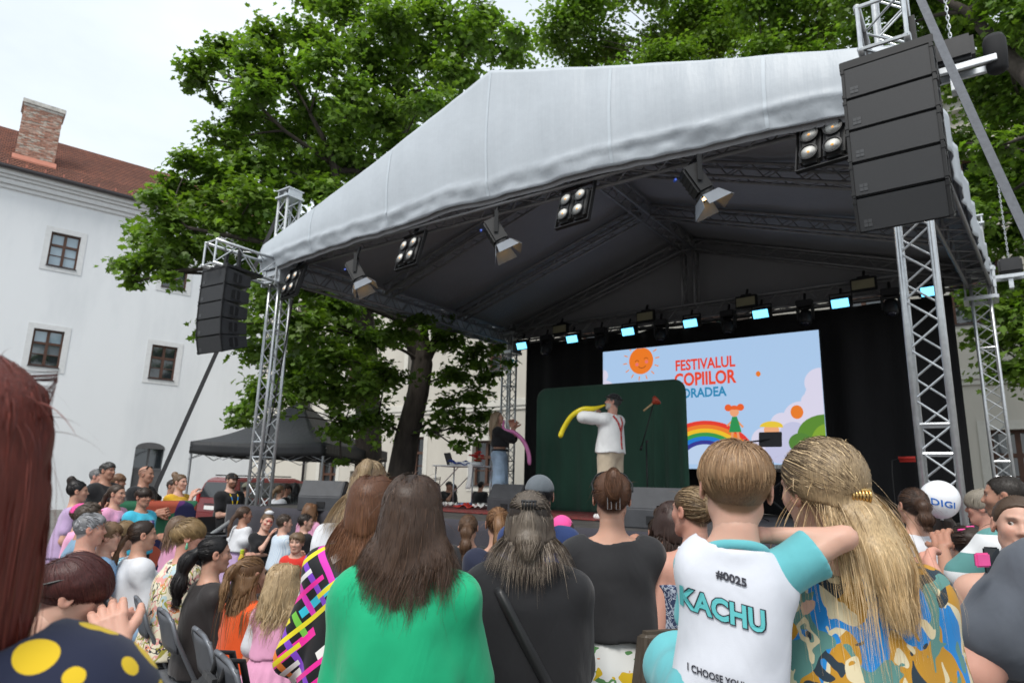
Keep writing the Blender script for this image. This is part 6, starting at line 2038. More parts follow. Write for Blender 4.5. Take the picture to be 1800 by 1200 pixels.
# ------------------------------------------------------------------ garments
def garment_top(J, g, h, seed):
    S_ = J.S
    inf = g.get('inf', .012)
    pts = [J.P, J.NB, J.SH[1], J.SH[-1], J.EL[1], J.EL[-1], J.HA[1], J.HA[-1]]
    hem = g.get('hem', .50) * S_ if not J.sit else J.P[2] - .05
    lo = np.min(pts, 0) - .16; hi = np.max(pts, 0) + .14
    lo[2] = hem - .06
    lo[:2] = np.minimum(lo[:2], J.P[:2] - .26 * J.w); hi[:2] = np.maximum(hi[:2], J.P[:2] + .26 * J.w)
    sd = Sdf(lo, hi, h)
    torso(sd, J, inf, .04)
    # cloth hangs straight from the chest instead of hugging the waist
    lo_ = g.get('loose', .012)
    ch = J.P + J.dv * J.tl * .66; hp = np.array([J.P[0], J.P[1], max(hem, .02)])
    for q in (-1, -.33, .33, 1):
        r0 = .062 * S_ * J.w + inf; r1 = .068 * S_ * J.w + inf + lo_
        sd.cap(ch + J.lat * q * .034 * S_ * J.w, hp + J.lat * q * .040 * S_ * J.w, r0, r1, .04)
    for s in (-1, 1):
        fr = g.get('sleeve', .6)
        if fr > 0: arm_prims(sd, J, s, inf * .9, .03, fr, g.get('flare', .012), .006)
    sd.wrinkle(g.get('wr', .0022) * (1.2 if h < .011 else 1), g.get('wf', 26), seed, g.get('aniso', (1, 1, .6)))
    if h < .011: sd.wrinkle(g.get('wr', .0022) * 1.8, 13, seed + 7, (1.3, 1.3, .55))
    sd.cut(lambda X, Y, Z: hem + .006 * np.sin(X * 31) - Z)
    nk = g.get('neck', (.070, .075, .050))
    c = J.NB + J.dv * .022 * S_ + np.array([0, .006, 0])
    sd.ell(c, tuple(q * S_ for q in nk), .01, sub=True)
    if g.get('strap'):        # sleeveless dress: cut away the shoulders
        zc = J.NB[2] - .085 * S_
        sd.cut(lambda X, Y, Z: np.where((np.abs(X - J.P[0]) > .055 * S_), Z - zc, np.where(np.abs(np.abs(X - J.P[0]) - .045 * S_) < .012, -1, Z - zc)))
    # clear sleeve mouths
    return sd.nets()
def garment_trousers(J, g, h, seed):
    S_ = J.S
    inf = g.get('inf', .012); leg = g.get('leg', 1.92); wide = g.get('wide', 0.0)
    pts = [J.P, *J.KN.values(), *J.AN.values()]
    lo = np.min(pts, 0) - .16 - wide; hi = np.max(pts, 0) + .2
    hi[2] = J.P[2] + .14; lo[2] = max(lo[2], .0) if not J.sit else lo[2]
    lo[0] = min(lo[0], J.P[0] - .22 * J.w); hi[0] = max(hi[0], J.P[0] + .22 * J.w)
    sd = Sdf(lo, hi, h)
    sd.ell(J.P + [0, -.008 * S_, 0], (.100 * S_ * J.w + inf, .074 * S_ * J.w + inf, .085 * S_ + inf), .03)
    for s in (-1, 1):
        q = min(leg, 1)
        kn = J.HP[s] + (J.KN[s] - J.HP[s]) * q
        sd.cap(J.HP[s], kn, .060 * S_ * J.w + inf, .040 * S_ + inf + wide * .6 + (g.get('flare', .02) if leg <= 1 else 0), .03)
        if leg > 1:
            an = J.KN[s] + (J.AN[s] - J.KN[s]) * (leg - 1)
            sd.cap(J.KN[s], an, .040 * S_ + inf + wide * .6, .029 * S_ + inf + wide, .02)
    sd.wrinkle(g.get('wr', .003), 30, seed, (1, 1, .8))
    zt = J.P[2] + g.get('rise', .055) * S_
    sd.cut(lambda X, Y, Z: Z - zt)
    if not J.sit: sd.cut(lambda X, Y, Z: .03 - Z)
    return sd.nets()
def skirt_grid(J, g):
    S_ = J.S
    z0 = J.P[2] + g.get('rise', .07) * S_; z1 = g.get('hemz', .25) * S_
    r0x, r0y = .086 * S_ * J.w + .012, .066 * S_ * J.w + .012
    r1 = g.get('r1', .15) * S_
    mb = MB()
    pl = g.get('pleats', 14)
    def fn(a, b):
        t = a * 2 * pi
        hipx, hipy = max(r0x, .105 * S_ * J.w + .014), max(r0y, .08 * S_ * J.w + .014)
        k = min(b / .22, 1)
        ex = r0x + (hipx - r0x) * k; ey = r0y + (hipy - r0y) * k
        q = max(0, (b - .15)) / .85
        ex = ex + (max(r1, hipx) - ex) * q; ey = ey + (max(r1 * .9, hipy) - ey) * q
        m_ = 1 + (.02 + .05 * b) * sin(pl * t + 1.5 * sin(3 * t)) * min(1, b * 4)
        return (J.P[0] + ex * cos(t) * m_, J.P[1] - .005 + ey * sin(t) * m_, z0 + (z1 - z0) * b)
    mb.grid(fn, 96, 22)
    return mb
def shoe(J, s, h):
    S_ = J.S
    a = J.AN[s]
    fl = max(a[2] - .045 * S_, 0.0)
    heel = np.array([a[0], a[1] - .025 * S_, fl + .03 * S_ * .6]); toe = np.array([a[0] + s * .012 * S_, a[1] + .105 * S_, fl + .02 * S_])
    sd = Sdf(np.minimum(heel, toe) - .09, np.maximum(heel, toe) + [.09, .09, .12], h)
    sd.cap(heel, toe, .026 * S_, .024 * S_, .02); sd.cap(heel + [0, .01, .0], a + [0, 0, .0], .024 * S_, .024 * S_, .02)
    sd.cut(lambda X, Y, Z: fl + .004 - Z)
    sd.cut(lambda X, Y, Z: Z - (a[2] + .012 * S_))
    return sd.nets()
PEOPLE = {}
def person(key, label, px, py, d, az, sp, near=0, base=None, name='person', group=None):
    """px, py: pixel of the crown; d: distance from the camera, m. az: facing, degrees clockwise from +Y."""
    top = at(px, py, d) if base is None else None
    rng = np.random.default_rng(abs(hash_(key)) % 99991)
    S_ = sp.get('S')
    if base is None:
        if S_ is None: S_ = top.z
        pos = Vector((top.x, top.y, 0))
        zoff = top.z - S_
        if sp.get('pose') == 'sit':
            sp['seat'] = top.z - .46 * S_ ; zoff = 0
            if sp.get('held'):
                pos.z = top.z - 1.0 * S_; sp['seat'] = .54 * S_; sp['feet_to_floor'] = False
        elif sp.get('raise', False): pos.z = zoff
        elif abs(zoff) > .001: S_ = top.z
    else: pos = Vector(base); S_ = S_ or 1.7
    sp['skin_c'] = SKIN[sp.get('skin', 'light')] if isinstance(sp.get('skin', 'light'), str) else sp['skin']
    J = skeleton(S_, sp)
    rot = Matrix.Rotation(radians(-az), 3, 'Z')
    if base is None:
        # bring the crown, not the feet, under its pixel
        crown = J.HC + J.R @ np.array([0, -.06, .5]) * J.hh
        o_ = rot @ Vector((crown[0], crown[1], 0))
        pos -= Vector((o_.x, o_.y, 0))
    root = empty(name, pos, radians(-az), label, 'person', group)
    hb = {2: .011, 1: .013, 0: .017}[near]; hd = J.hh / {2: 44, 1: 34, 0: 26}[near]
    # body: torso, arms, legs in one field; head and hands at a finer grain, all in one mesh
    pts = [J.P, J.NB, *J.SH.values(), *J.EL.values(), *J.HA.values(), *J.KN.values(), *J.AN.values()]
    sd = Sdf(np.min(pts, 0) - .17, np.max(pts, 0) + .14, hb)
    torso(sd, J, 0.0, .03)
    for s in (-1, 1):
        arm_prims(sd, J, s, 0, .015, 2.0)
        sd.cap(J.HP[s], J.KN[s], .056 * S_ * J.w, .036 * S_, .03); sd.cap(J.KN[s], J.AN[s], .036 * S_, .023 * S_, .015)
        sd.cap(J.AN[s] - [0, .015 * S_, .02 * S_], J.AN[s] + [0, .09 * S_, -.025 * S_], .02 * S_, .016 * S_, .015)
    _nr = (.275 if J.male else .235) * sp.get('neck', 1.0) * J.hh; sd.cap(J.NB - J.dv * .03 * S_, J.HC + J.R @ np.array([0, -.09, -.42]) * J.hh, _nr * 1.10, _nr * 1.03, .03)
    V, F = sd.nets()
    Vs, Fs, Cs, n0 = [V], [F], [np.tile(np.array(sp['skin_c']), (len(V), 1))], len(V)
    for s, key_ in ((-1, 'L'), (1, 'R')):
        hv, hf = hand_mesh(J, s, sp.get('curl' + key_, 28), .3, {2: .0045, 1: .0055, 0: .007}[near], sp.get('palm' + key_))
        Vs.append(hv); Fs.append(hf + n0); n0 += len(hv); Cs.append(np.tile(np.array(sp['skin_c']) * [1, .93, .92], (len(hv), 1)))
    W, F2, C2, eV, eF, eC = head_mesh(J, hd, sp)
    Vs.append(W); Fs.append(F2 + n0); n0 += len(W); Cs.append(C2)
    nF = sum(len(f) for f in Fs)
    Vs.append(eV); Fs.append(eF + n0); Cs.append(eC)
    Fall = np.concatenate(Fs); mi = np.zeros(len(Fall), int); mi[nF:] = 1
    body = link('body', np_mesh('body', np.concatenate(Vs), Fall, [M_SKIN, M_EYE], True, np.concatenate(Cs), mi), root)
    out = {'root': root, 'J': J, 'body': body}
    if sp.get('hair') and sp['hair']['style'] != 'bald':
        hv, hf, hc_ = hair(J, sp['hair'], near, rng, sp)
        out['hair'] = link('hair', np_mesh('hair', hv, hf, [M_HAIR], True, hc_), root)
    hg = {2: .009, 1: .012, 0: .017}[near]
    g = sp.get('top')
    if g:
        gv, gf = garment_top(J, g, hg, int(rng.integers(9999)))
        out['top'] = link(g.get('name', 'shirt'), np_mesh('shirt', gv, gf, [g['m']], True), root)
    g = sp.get('bottom')
    if g:
        if g.get('kind') == 'skirt':
            o = skirt_grid(J, g).build(g.get('name', 'skirt'), g['m'], root, smooth=True, fix=False)
            solidify(o, .006)
        else:
            gv, gf = garment_trousers(J, g, max(hg, .011), int(rng.integers(9999)))
            o = link(g.get('name', 'trousers'), np_mesh('trousers', gv, gf, [g['m']], True), root)
        out['bottom'] = o
    if sp.get('shoes') is not None and not sp.get('held'):
        for s in (-1, 1):
            sv, sf = shoe(J, s, .013)
            if len(sv): link('shoe', np_mesh('shoe', sv, sf, [sp['shoes']], True), root)
    PEOPLE[key] = out
    return out
def hash_(s):
    h_ = 5381
    for c in s: h_ = (h_ * 33 + ord(c)) & 0x7fffffff
    return h_
def bvh_of(o):
    me = o.data
    return BVHTree.FromPolygons([v.co for v in me.vertices], [tuple(p.vertices) for p in me.polygons])
def decal(o, parent, name, polys, m, dirn, off=.003):
    """lay flat print (polygons of (x, z) in the wearer's frame) onto a garment, cast along dirn (+1: onto the front, -1: onto the back)"""
    b = bvh_of(o)
    mb = MB(); ok = 0
    cache = {}
    for poly in polys:
        vs_ = []
        for x, z in poly:
            h = b.ray_cast(Vector((x, dirn * 2.0, z)), Vector((0, -dirn, 0)))
            if h[0] is None: vs_ = None; break
            vs_.append(h[0] + Vector((0, dirn * off, 0)))
        if vs_: mb.add(vs_, [tuple(range(len(vs_)))]); ok += 1
    if ok: return mb.build(name, m, parent, smooth=True, fix=False)
def grid_polys(x0, x1, z0, z1, nx, nz):
    return [[(x0 + (x1 - x0) * (i + a) / nx, z0 + (z1 - z0) * (j + b) / nz) for a, b in ((0, 0), (1, 0), (1, 1), (0, 1))] for i in range(nx) for j in range(nz)]
# ================================================================== CLOTH
def cloth(name, c, rough=.85, var=.08, bump=.38, sheen=.15, spec=.25):
    """woven cloth: soft mottling, hanging creases and a fine weave"""
    k = 'cloth_' + name
    if k in MATS: return MATS[k]
    m = mat(k, c, rough, var=var, scale=5, sheen=sheen, spec=spec)
    t = m.node_tree; b = t.nodes['Principled BSDF']
    co = N(t, 'TexCoord'); mp_ = N(t, 'Mapping', Scale=(1, 1, .55), Rotation=(.2, .35, .1)); t.links.new(co.outputs['Object'], mp_.inputs['Vector'])
    n1 = N(t, 'TexNoise', Scale=9.0, Detail=3.0, Distortion=.5, Roughness=.4); t.links.new(mp_.outputs['Vector'], n1.inputs['Vector'])
    n2 = N(t, 'TexNoise', Scale=420.0, Detail=2.0); t.links.new(co.outputs['Object'], n2.inputs['Vector'])
    b1 = N(t, 'Bump', Strength=bump, Distance=.035); t.links.new(n1.outputs['Fac'], b1.inputs['Height'])
    b2 = N(t, 'Bump', Strength=.12, Distance=.002); t.links.new(n2.outputs['Fac'], b2.inputs['Height']); t.links.new(b1.outputs['Normal'], b2.inputs['Normal'])
    t.links.new(b2.outputs['Normal'], b.inputs['Normal'])
    return m
def _base(name, rough=.8):
    m, t, b = new_mat('cloth_' + name)
    b.inputs['Roughness'].default_value = rough; b.inputs['Specular IOR Level'].default_value = .25; b.inputs['Sheen Weight'].default_value = .1
    co = N(t, 'TexCoord')
    return m, t, b, co
def polka_mat(name, bgc, dot, scale, thr, rnd_=.8):
    m, t, b, co = _base(name)
    v = N(t, 'TexVoronoi', Scale=scale, Randomness=rnd_)
    t.links.new(co.outputs['Object'], v.inputs['Vector'])
    r = ramp(t, [(0, dot), (thr, bgc)], 'CONSTANT')
    t.links.new(v.outputs['Distance'], r.inputs['Fac']); t.links.new(r.outputs['Color'], b.inputs['Base Color'])
    return m
def layered_mat(name, bgc, layers, rough=.8):
    """each layer: (colour, noise scale, threshold low, threshold high, offset, stretch)"""
    m, t, b, co = _base(name, rough)
    prev = None
    for i, (c, sc, lo, hi, off, stz) in enumerate(layers):
        mp_ = N(t, 'Mapping', Location=(off, off * 1.7, off * .6), Scale=stz); t.links.new(co.outputs['Object'], mp_.inputs['Vector'])
        n = N(t, 'TexNoise', Scale=sc, Detail=1.5, Distortion=.6); t.links.new(mp_.outputs['Vector'], n.inputs['Vector'])
        r = ramp(t, [(0, (0, 0, 0)), (lo, (1, 1, 1)), (hi, (0, 0, 0))], 'CONSTANT'); t.links.new(n.outputs['Fac'], r.inputs['Fac'])
        mx_ = N(t, 'Mix', data_type='RGBA'); t.links.new(r.outputs['Color'], mx_.inputs[0])
        if prev is None: mx_.inputs[6].default_value = (*bgc, 1)
        else: t.links.new(prev, mx_.inputs[6])
        mx_.inputs[7].default_value = (*c, 1); prev = mx_.outputs[2]
    t.links.new(prev, b.inputs['Base Color'])
    return m
def stripe_mat(name, c1, c2, freq, frac, axis='Z', c3=None):
    m, t, b, co = _base(name)
    sp_ = N(t, 'SeparateXYZ'); t.links.new(co.outputs['Object'], sp_.inputs[0])
    mu = N(t, 'Math', operation='MULTIPLY'); mu.inputs[1].default_value = freq; t.links.new(sp_.outputs[axis], mu.inputs[0])
    fr = N(t, 'Math', operation='FRACT'); t.links.new(mu.outputs[0], fr.inputs[0])
    r = ramp(t, [(0, c1), (frac, c2)] + ([(.5 + frac * .5, c3)] if c3 else []), 'CONSTANT'); t.links.new(fr.outputs[0], r.inputs['Fac']); t.links.new(r.outputs['Color'], b.inputs['Base Color'])
    return m
def strokes_mat(name):
    """neon brush strokes crossing on black"""
    m, t, b, co = _base(name, .55)
    prev = None
    cols = [[(.75, .02, .30), (.75, .72, .7), (.7, .6, .02), (.03, .45, .6)], [(.15, .45, .05), (.2, .05, .5), (.75, .2, .03), (.6, .03, .4)]]
    for k, (ang, fq) in enumerate(((40, 13.0), (-48, 15.0), (38, 22.0))):
        mp_ = N(t, 'Mapping', Rotation=(0, radians(ang), 0), Location=(k * .37, 0, k * .21)); t.links.new(co.outputs['Object'], mp_.inputs['Vector'])
        sp_ = N(t, 'SeparateXYZ'); t.links.new(mp_.outputs['Vector'], sp_.inputs[0])
        mu = N(t, 'Math', operation='MULTIPLY'); mu.inputs[1].default_value = fq; t.links.new(sp_.outputs['Z'], mu.inputs[0])
        fr = N(t, 'Math', operation='FRACT'); t.links.new(mu.outputs[0], fr.inputs[0])
        fl = N(t, 'Math', operation='FLOOR'); t.links.new(mu.outputs[0], fl.inputs[0])
        lt = N(t, 'Math', operation='LESS_THAN'); lt.inputs[1].default_value = .36; t.links.new(fr.outputs[0], lt.inputs[0])
        # dashes along the stroke
        cx = N(t, 'CombineXYZ'); mx1 = N(t, 'Math', operation='MULTIPLY'); mx1.inputs[1].default_value = 5.0
        t.links.new(sp_.outputs['X'], mx1.inputs[0]); t.links.new(mx1.outputs[0], cx.inputs['X']); t.links.new(fl.outputs[0], cx.inputs['Y'])
        n = N(t, 'TexNoise', Scale=1.0, Detail=0.0); t.links.new(cx.outputs[0], n.inputs['Vector'])
        gt_ = N(t, 'Math', operation='GREATER_THAN'); gt_.inputs[1].default_value = .47; t.links.new(n.outputs['Fac'], gt_.inputs[0])
        ml = N(t, 'Math', operation='MULTIPLY'); t.links.new(lt.outputs[0], ml.inputs[0]); t.links.new(gt_.outputs[0], ml.inputs[1])
        wn_ = N(t, 'TexWhiteNoise', noise_dimensions='1D'); t.links.new(fl.outputs[0], wn_.inputs['W'])
        r = ramp(t, [(i / 4, c) for i, c in enumerate(cols[k % 2])], 'CONSTANT'); t.links.new(wn_.outputs['Value'], r.inputs['Fac'])
        mx_ = N(t, 'Mix', data_type='RGBA'); t.links.new(ml.outputs[0], mx_.inputs[0])
        if prev is None: mx_.inputs[6].default_value = (.008, .008, .01, 1)
        else: t.links.new(prev, mx_.inputs[6])
        t.links.new(r.outputs['Color'], mx_.inputs[7]); prev = mx_.outputs[2]
    t.links.new(prev, b.inputs['Base Color'])
    return m
C_WHITE = cloth('white', (.60, .61, .64)); C_BLACK = cloth('black', (.012, .012, .014)); C_BLK2 = cloth('charcoal', (.02, .02, .022)); C_NAVY = cloth('navy', (.018, .022, .045))
C_GREEN = cloth('green', (.010, .36, .165), var=.05); C_PINK = cloth('pink', (.70, .33, .50)); C_TURQ = cloth('turquoise', (.05, .42, .58)); C_YEL = cloth('yellow', (.62, .36, .02)); C_ORANGE = cloth('orange', (.75, .10, .02)); C_RED = cloth('red', (.60, .035, .025))
C_GREY = cloth('grey', (.085, .095, .115)); C_LBLUE = cloth('light_blue', (.20, .36, .56)); C_BLUE = cloth('blue', (.22, .33, .50)); C_DENIM = cloth('denim', (.20, .30, .42), var=.25); C_LDENIM = cloth('light_denim', (.30, .40, .52), var=.3); C_LILAC = cloth('lilac', (.42, .30, .48)); C_BEIGE = cloth('beige', (.52, .43, .32)); C_OLIVE = cloth('olive', (.16, .16, .12)); C_TEAL = cloth('teal_sleeve', (.12, .42, .46)); C_LGREY = cloth('light_grey', (.62, .62, .65))
C_POLKA = polka_mat('polka', (.012, .016, .04), (.62, .42, .015), 21, .40, .6)
C_STROKE = strokes_mat('strokes')
C_LEMON = layered_mat('lemon', (.75, .76, .74), [((.10, .26, .09), 15, .62, .72, 3.1, (1, 1, 1)), ((.68, .46, .02), 11, .64, 1, 7.7, (1, 1, 1)), ((.62, .25, .1), 40, .73, 1, 2.2, (1, 1, 1))])
C_TROP = layered_mat('tropical', (.60, .53, .36), [((.44, .22, .02), 11, .44, .66, 1.3, (1, 1, .65)), ((.015, .20, .52), 11, .52, .9, 5.1, (1, 1, .65)), ((.02, .035, .05), 13, .58, .9, 9.4, (1, 1, .75)), ((.09, .22, .20), 13, .575, .9, 12.7, (1, 1, .75)), ((.60, .52, .34), 26, .64, .72, 4.4, (1, 1, .5))])
C_PASTEL = layered_mat('pastel', (.66, .60, .46), [((.62, .30, .27), 11, .53, .60, 2.2, (1, 1, 1)), ((.30, .27, .05), 12, .56, .62, 6.3, (1, 1, 1)), ((.03, .03, .035), 13, .585, .62, 9.9, (1, 1, 1)), ((.40, .50, .52), 11, .60, .70, 11.3, (1, 1, 1)), ((.62, .22, .08), 14, .63, .7, 15.3, (1, 1, 1))])
C_PAIS = layered_mat('paisley', (.03, .045, .10), [((.32, .37, .46), 38, .50, .56, 2.2, (1, 1, 1)), ((.40, .45, .52), 60, .57, .64, 5.3, (1, 1, 1))])
C_TQPAT = layered_mat('turquoise_pattern', (.03, .20, .30), [((.015, .03, .07), 12, .52, .62, 2.2, (1, 1, 1.6)), ((.45, .60, .66), 18, .60, .66, 7.2, (1, 1, 2))])
C_POLO = stripe_mat('polo', (.72, .73, .74), (.10, .26, .25), 5.2, .5)
C_BSTR = stripe_mat('shirt_stripe', (.42, .52, .64), (.62, .68, .74), 60, .5, 'X')
C_PINKC = cloth('bright_pink', (.75, .08, .30))
C_SHEER = cloth('sheer_black', (.022, .018, .018), rough=.6)
SH_W = mat('white_shoe', (.7, .7, .7), .5); SH_B = mat('black_shoe', (.015, .015, .016), .45)
def HR(style, root, tip=None, **k): return dict(style=style, root=root, tip=tip or root, **k)
BRN, DBR, BLK, AUB, GIN = (.062, .034, .021), (.030, .018, .013), (.008, .007, .008), (.115, .042, .02), (.16, .07, .03)
BLO, LBL, GRY, RED, MBR = (.30, .20, .10), (.46, .33, .18), (.26, .26, .27), (.085, .016, .013), (.09, .052, .03)
TEE = lambda m, **k: dict(m=m, sleeve=.62, **k)
LONGS = lambda m, **k: dict(m=m, sleeve=1.92, flare=.006, name='jacket', **k)
JEANS = dict(m=C_DENIM); DARK = dict(m=C_BLACK); 
# ------------------------------------------------------------------ foreground, backs to the camera
p = person('red', 'woman with straight dark red hair and navy blouse with yellow dots', -62, 626, .88, -26, dict(skin='fair', hair=HR('long', (.115, .022, .014), (.075, .012, .010), len=.36, bodyoff=-.6, vol=.06, wave=.002, light=(.20, .045, .03), light_frac=.35, lateral=.5, coref=1.0), top=dict(m=C_POLKA, sleeve=1.3, flare=.03, loose=.03, inf=.018, name='blouse', neck=(.07, .075, .05)), bottom=DARK, armR='relaxed', head=(0, 0, 0), sw=.86, w=1.0, S=1.73, hh=.225, nk=1.21), near=2)
J = p['J']
# bag strap over her shoulder
M_TANSTRAP = mat('tan_strap', (.38, .25, .16), .6, var=.1)
def body_strap(p, pts, w, m, name='bag_strap', off=.008, target='top'):
    """strap lying on a garment: points in the wearer's frame, snapped onto the cloth"""
    b = bvh_of(p[target])
    mb = MB(); L, Rr = [], []
    pts = [Vector(q) for q in pts]
    fine = []
    for i in range(len(pts) - 1):
        for k in range(8): fine.append(pts[i].lerp(pts[i + 1], k / 8))
    fine.append(pts[-1])
    sn = []
    for q in fine:
        h = b.find_nearest(q); sn.append((h[0] + h[1] * off, h[1]))
    vs_ = []
    for i, (q, n_) in enumerate(sn):
        d = (sn[min(i + 1, len(sn) - 1)][0] - sn[max(i - 1, 0)][0]).normalized()
        x = d.cross(n_).normalized() * w / 2
        vs_ += [q - x, q + x]
    mb.add(vs_, [(2 * i, 2 * i + 1, 2 * i + 3, 2 * i + 2) for i in range(len(sn) - 1)])
    o = mb.build(name, m, p['root'], smooth=True, fix=False)
    return solidify(o, .004, 1)
def onback(J, x, z, y=-.3): return (x, y, z)
def strap_back(p, x0, z0, x1, z1, w, m, name='bag_strap', front=False):
    """strap straight across the wearer's back from (x0, z0) to (x1, z1)"""
    b = bvh_of(p['top']); mb = MB(); sn = []
    for k in range(25):
        x, z = x0 + (x1 - x0) * k / 24, z0 + (z1 - z0) * k / 24
        h = b.ray_cast(Vector((x, -1.5, z)), Vector((0, 1, 0)))
        if h[0] is not None: sn.append((h[0] + h[1] * .006, h[1]))
    if len(sn) < 3: return
    vs_ = []
    for i, (q, n_) in enumerate(sn):
        d = (sn[min(i + 1, len(sn) - 1)][0] - sn[max(i - 1, 0)][0]).normalized(); x = d.cross(n_).normalized() * w / 2
        vs_ += [q - x, q + x]
    mb.add(vs_, [(2 * i, 2 * i + 1, 2 * i + 3, 2 * i + 2) for i in range(len(sn) - 1)])
    return solidify(mb.build(name, m, p['root'], smooth=True, fix=False), .004, 1)
z = J.NB[2]
strap_back(p, .075, z - .03, .06, z - .5, .04, M_TANSTRAP)
p = person('green', 'woman with long wavy dark brown hair and plain green t-shirt', 728, 836, 2.08, 4, dict(skin='light', hair=HR('long', (.038, .022, .015), (.075, .044, .03), len=.40, vol=.075, wave=.014, wfreq=11, light=(.11, .06, .036), light_frac=.3, bodyoff=.03), top=dict(m=C_GREEN, sleeve=.85, flare=.04, loose=.02, inf=.014, wr=.004, wf=17), bottom=JEANS, shoes=SH_W, w=.95, sw=.92, armL='front', armR='front'), near=2)
person('auburn', 'woman with smooth auburn hair and black jacket with neon brush strokes', 658, 838, 2.62, 8, dict(hair=HR('long', (.075, .028, .014), (.16, .066, .03), len=.36, vol=.09, wave=.003, light=(.22, .1, .045), light_frac=.25, coref=1.0), top=LONGS(C_STROKE, loose=.03, inf=.022, wr=.006, wf=16), bottom=dict(m=C_LDENIM), shoes=SH_W, armL='relaxed', w=1.0), near=2)
person('blondetall', 'tall blonde woman in white t-shirt with her hair tied up on top', 652, 812, 3.2, 10, dict(hair=HR('half', (.16, .105, .06), (.26, .17, .09), len=.42, vol=.06, wave=.004, light=(.46, .35, .21), light_frac=.5, tie=(.02, -.25, .95), taillen=.32, tailr=.03, half_z=.30), top=TEE(C_WHITE, loose=.02, inf=.016, wr=.004), bottom=JEANS, shoes=SH_W, w=1.1, armL='relaxed'), near=2)
p = person('streak', 'woman with blonde streaked hair clipped half up and black jacket with crossbody strap', 932, 866, 2.55, 4, dict(hair=HR('half', (.030, .021, .016), (.055, .038, .027), len=.34, bodyoff=.02, vol=.075, wave=.004, light=(.40, .33, .26), light_frac=.38, light_root=.6, tie=(.0, -.86, .42), kick=.15, taillen=.30, tailr=.03, spread=.9, half_z=.22, coref=1.0), top=LONGS(C_BLACK, loose=.03, inf=.024, wr=.004, wf=15, neck=(.06, .065, .035)), bottom=DARK, shoes=SH_B, w=1.18, sw=1.04, armL='front', armR='front'), near=2)
z = p['J'].NB[2]
strap_back(p, -.10, z - .06, .17, z - .50, .035, mat('black_leather', (.012, .012, .013), .4))
J = p['J']
# small clip holding her hair
def clip_at(p, name, m, tie, w=.03, n=5):
    J = p['J']; t_ = nrm(np.array(tie)); c = J.HC + J.R @ ((CRC + t_ * CRR * 1.16) * J.hh)
    mb = MB()
    for i in range(n):
        x = (i - (n - 1) / 2) * w * 2 / n
        mb.tube([Vector(c) + Vector((x, -.012, .016)), Vector(c) + Vector((x, -.022, 0)), Vector(c) + Vector((x, -.012, -.016))], .0035, 5)
    mb.tube([Vector(c) + Vector((-w, -.014, .012)), Vector(c) + Vector((w, -.014, .012))], .005, 6)
    return mb.build(name, m, p['root'], smooth=True)
clip_at(p, 'hair_clip', M_BLKPL, (.0, -.86, .42), .028)
p = person('claw', 'woman in black sweater and lemon print skirt with hair in a claw clip', 1075, 832, 3.05, 5, dict(skin='light', hair=HR('claw', (.085, .038, .02), (.10, .046, .024), vol=.085, tie=(0, -.97, .10), bunr=.040, light=(.16, .075, .04), light_frac=.25), top=LONGS(C_BLK2, loose=.012, inf=.014, wr=.003, hem=.60, neck=(.075, .08, .06)), bottom=dict(kind='skirt', m=C_LEMON, r1=.17, hemz=.2, pleats=11, rise=.085), shoes=SH_W, w=1.0, armL='belly', armR='belly'), near=2)
J = p['J']; c = Vector(J.HC + J.R @ np.array([0, -.66, -.02]) * J.hh)
mb = MB()
for sx in (-.018, .018):
    loop = [c + Vector((sx - .008, -.004, .03)), c + Vector((sx + .008, -.004, .03)), c + Vector((sx + .008, -.004, -.035)), c + Vector((sx - .008, -.004, -.035)), c + Vector((sx - .008, -.004, .03))]
    mb.tube(loop, .0025, 5)
mb.tube([c + Vector((-.014, 0, 0)), c + Vector((.014, 0, 0))], .008, 6)
mb.build('claw_clip', mat('clear_claw_clip', (.25, .25, .26), .15, metal=.6), p['root'])
def sunglasses(p, up=.5, back=.12, name='sunglasses'):
    """glasses pushed up on the head, arms along the temples"""
    J = p['J']; hh = J.hh
    W_ = lambda q: Vector(J.HC + J.R @ (np.array(q) * hh))
    mb = MB()
    for s in (-1, 1):
        ring = [W_((s * .19 + .14 * cos(a), .12 - back + .02 * abs(sin(a)), up + .075 * sin(a) - abs(s * .19 + .14 * cos(a)) * .28)) for a in [k * pi / 8 for k in range(17)]]
        mb.tube(ring, .004, 5, M_BLACK); mb.add(ring[:-1], [tuple(range(16))], M_GLASS_D)
        mb.tube([W_((s * .34, .12 - back, up - .1)), W_((s * .40, -.1 - back, up - .2)), W_((s * .38, -.32 - back, up - .34))], .004, 5, M_BLACK)
    mb.build(name, None, p['root'], fix=False)
sunglasses(p, .50, .10)
p = person('strapdress', 'woman in navy paisley dress with thin white strap and pinned up hair', 1218, 856, 3.15, -12, dict(skin='rosy', hair=HR('bun', (.10, .06, .032), BLO, vol=.06, tie=(.1, -.85, -.1), bunr=.04, light=(.34, .24, .13), light_frac=.4), top=dict(m=C_PAIS, sleeve=0, strap=True, name='dress_top', inf=.012, neck=(.09, .12, .07)), bottom=dict(kind='skirt', m=C_PAIS, r1=.16, hemz=.14, rise=.03), shoes=SH_W, head=(22, 0, 0), w=1.08), near=1)
J = p['J']
mb = MB()
for sx in (-.075, .06):
    mb.tube([Vector(J.NB) + Vector((sx, -.085 * J.w, -.16)), Vector(J.NB) + Vector((sx, -.075, -.04)), Vector(J.NB) + Vector((sx, -.01, .005)), Vector(J.NB) + Vector((sx, .07, -.06))], .008, 6)
mb.build('shoulder_strap', C_WHITE, p['root'])
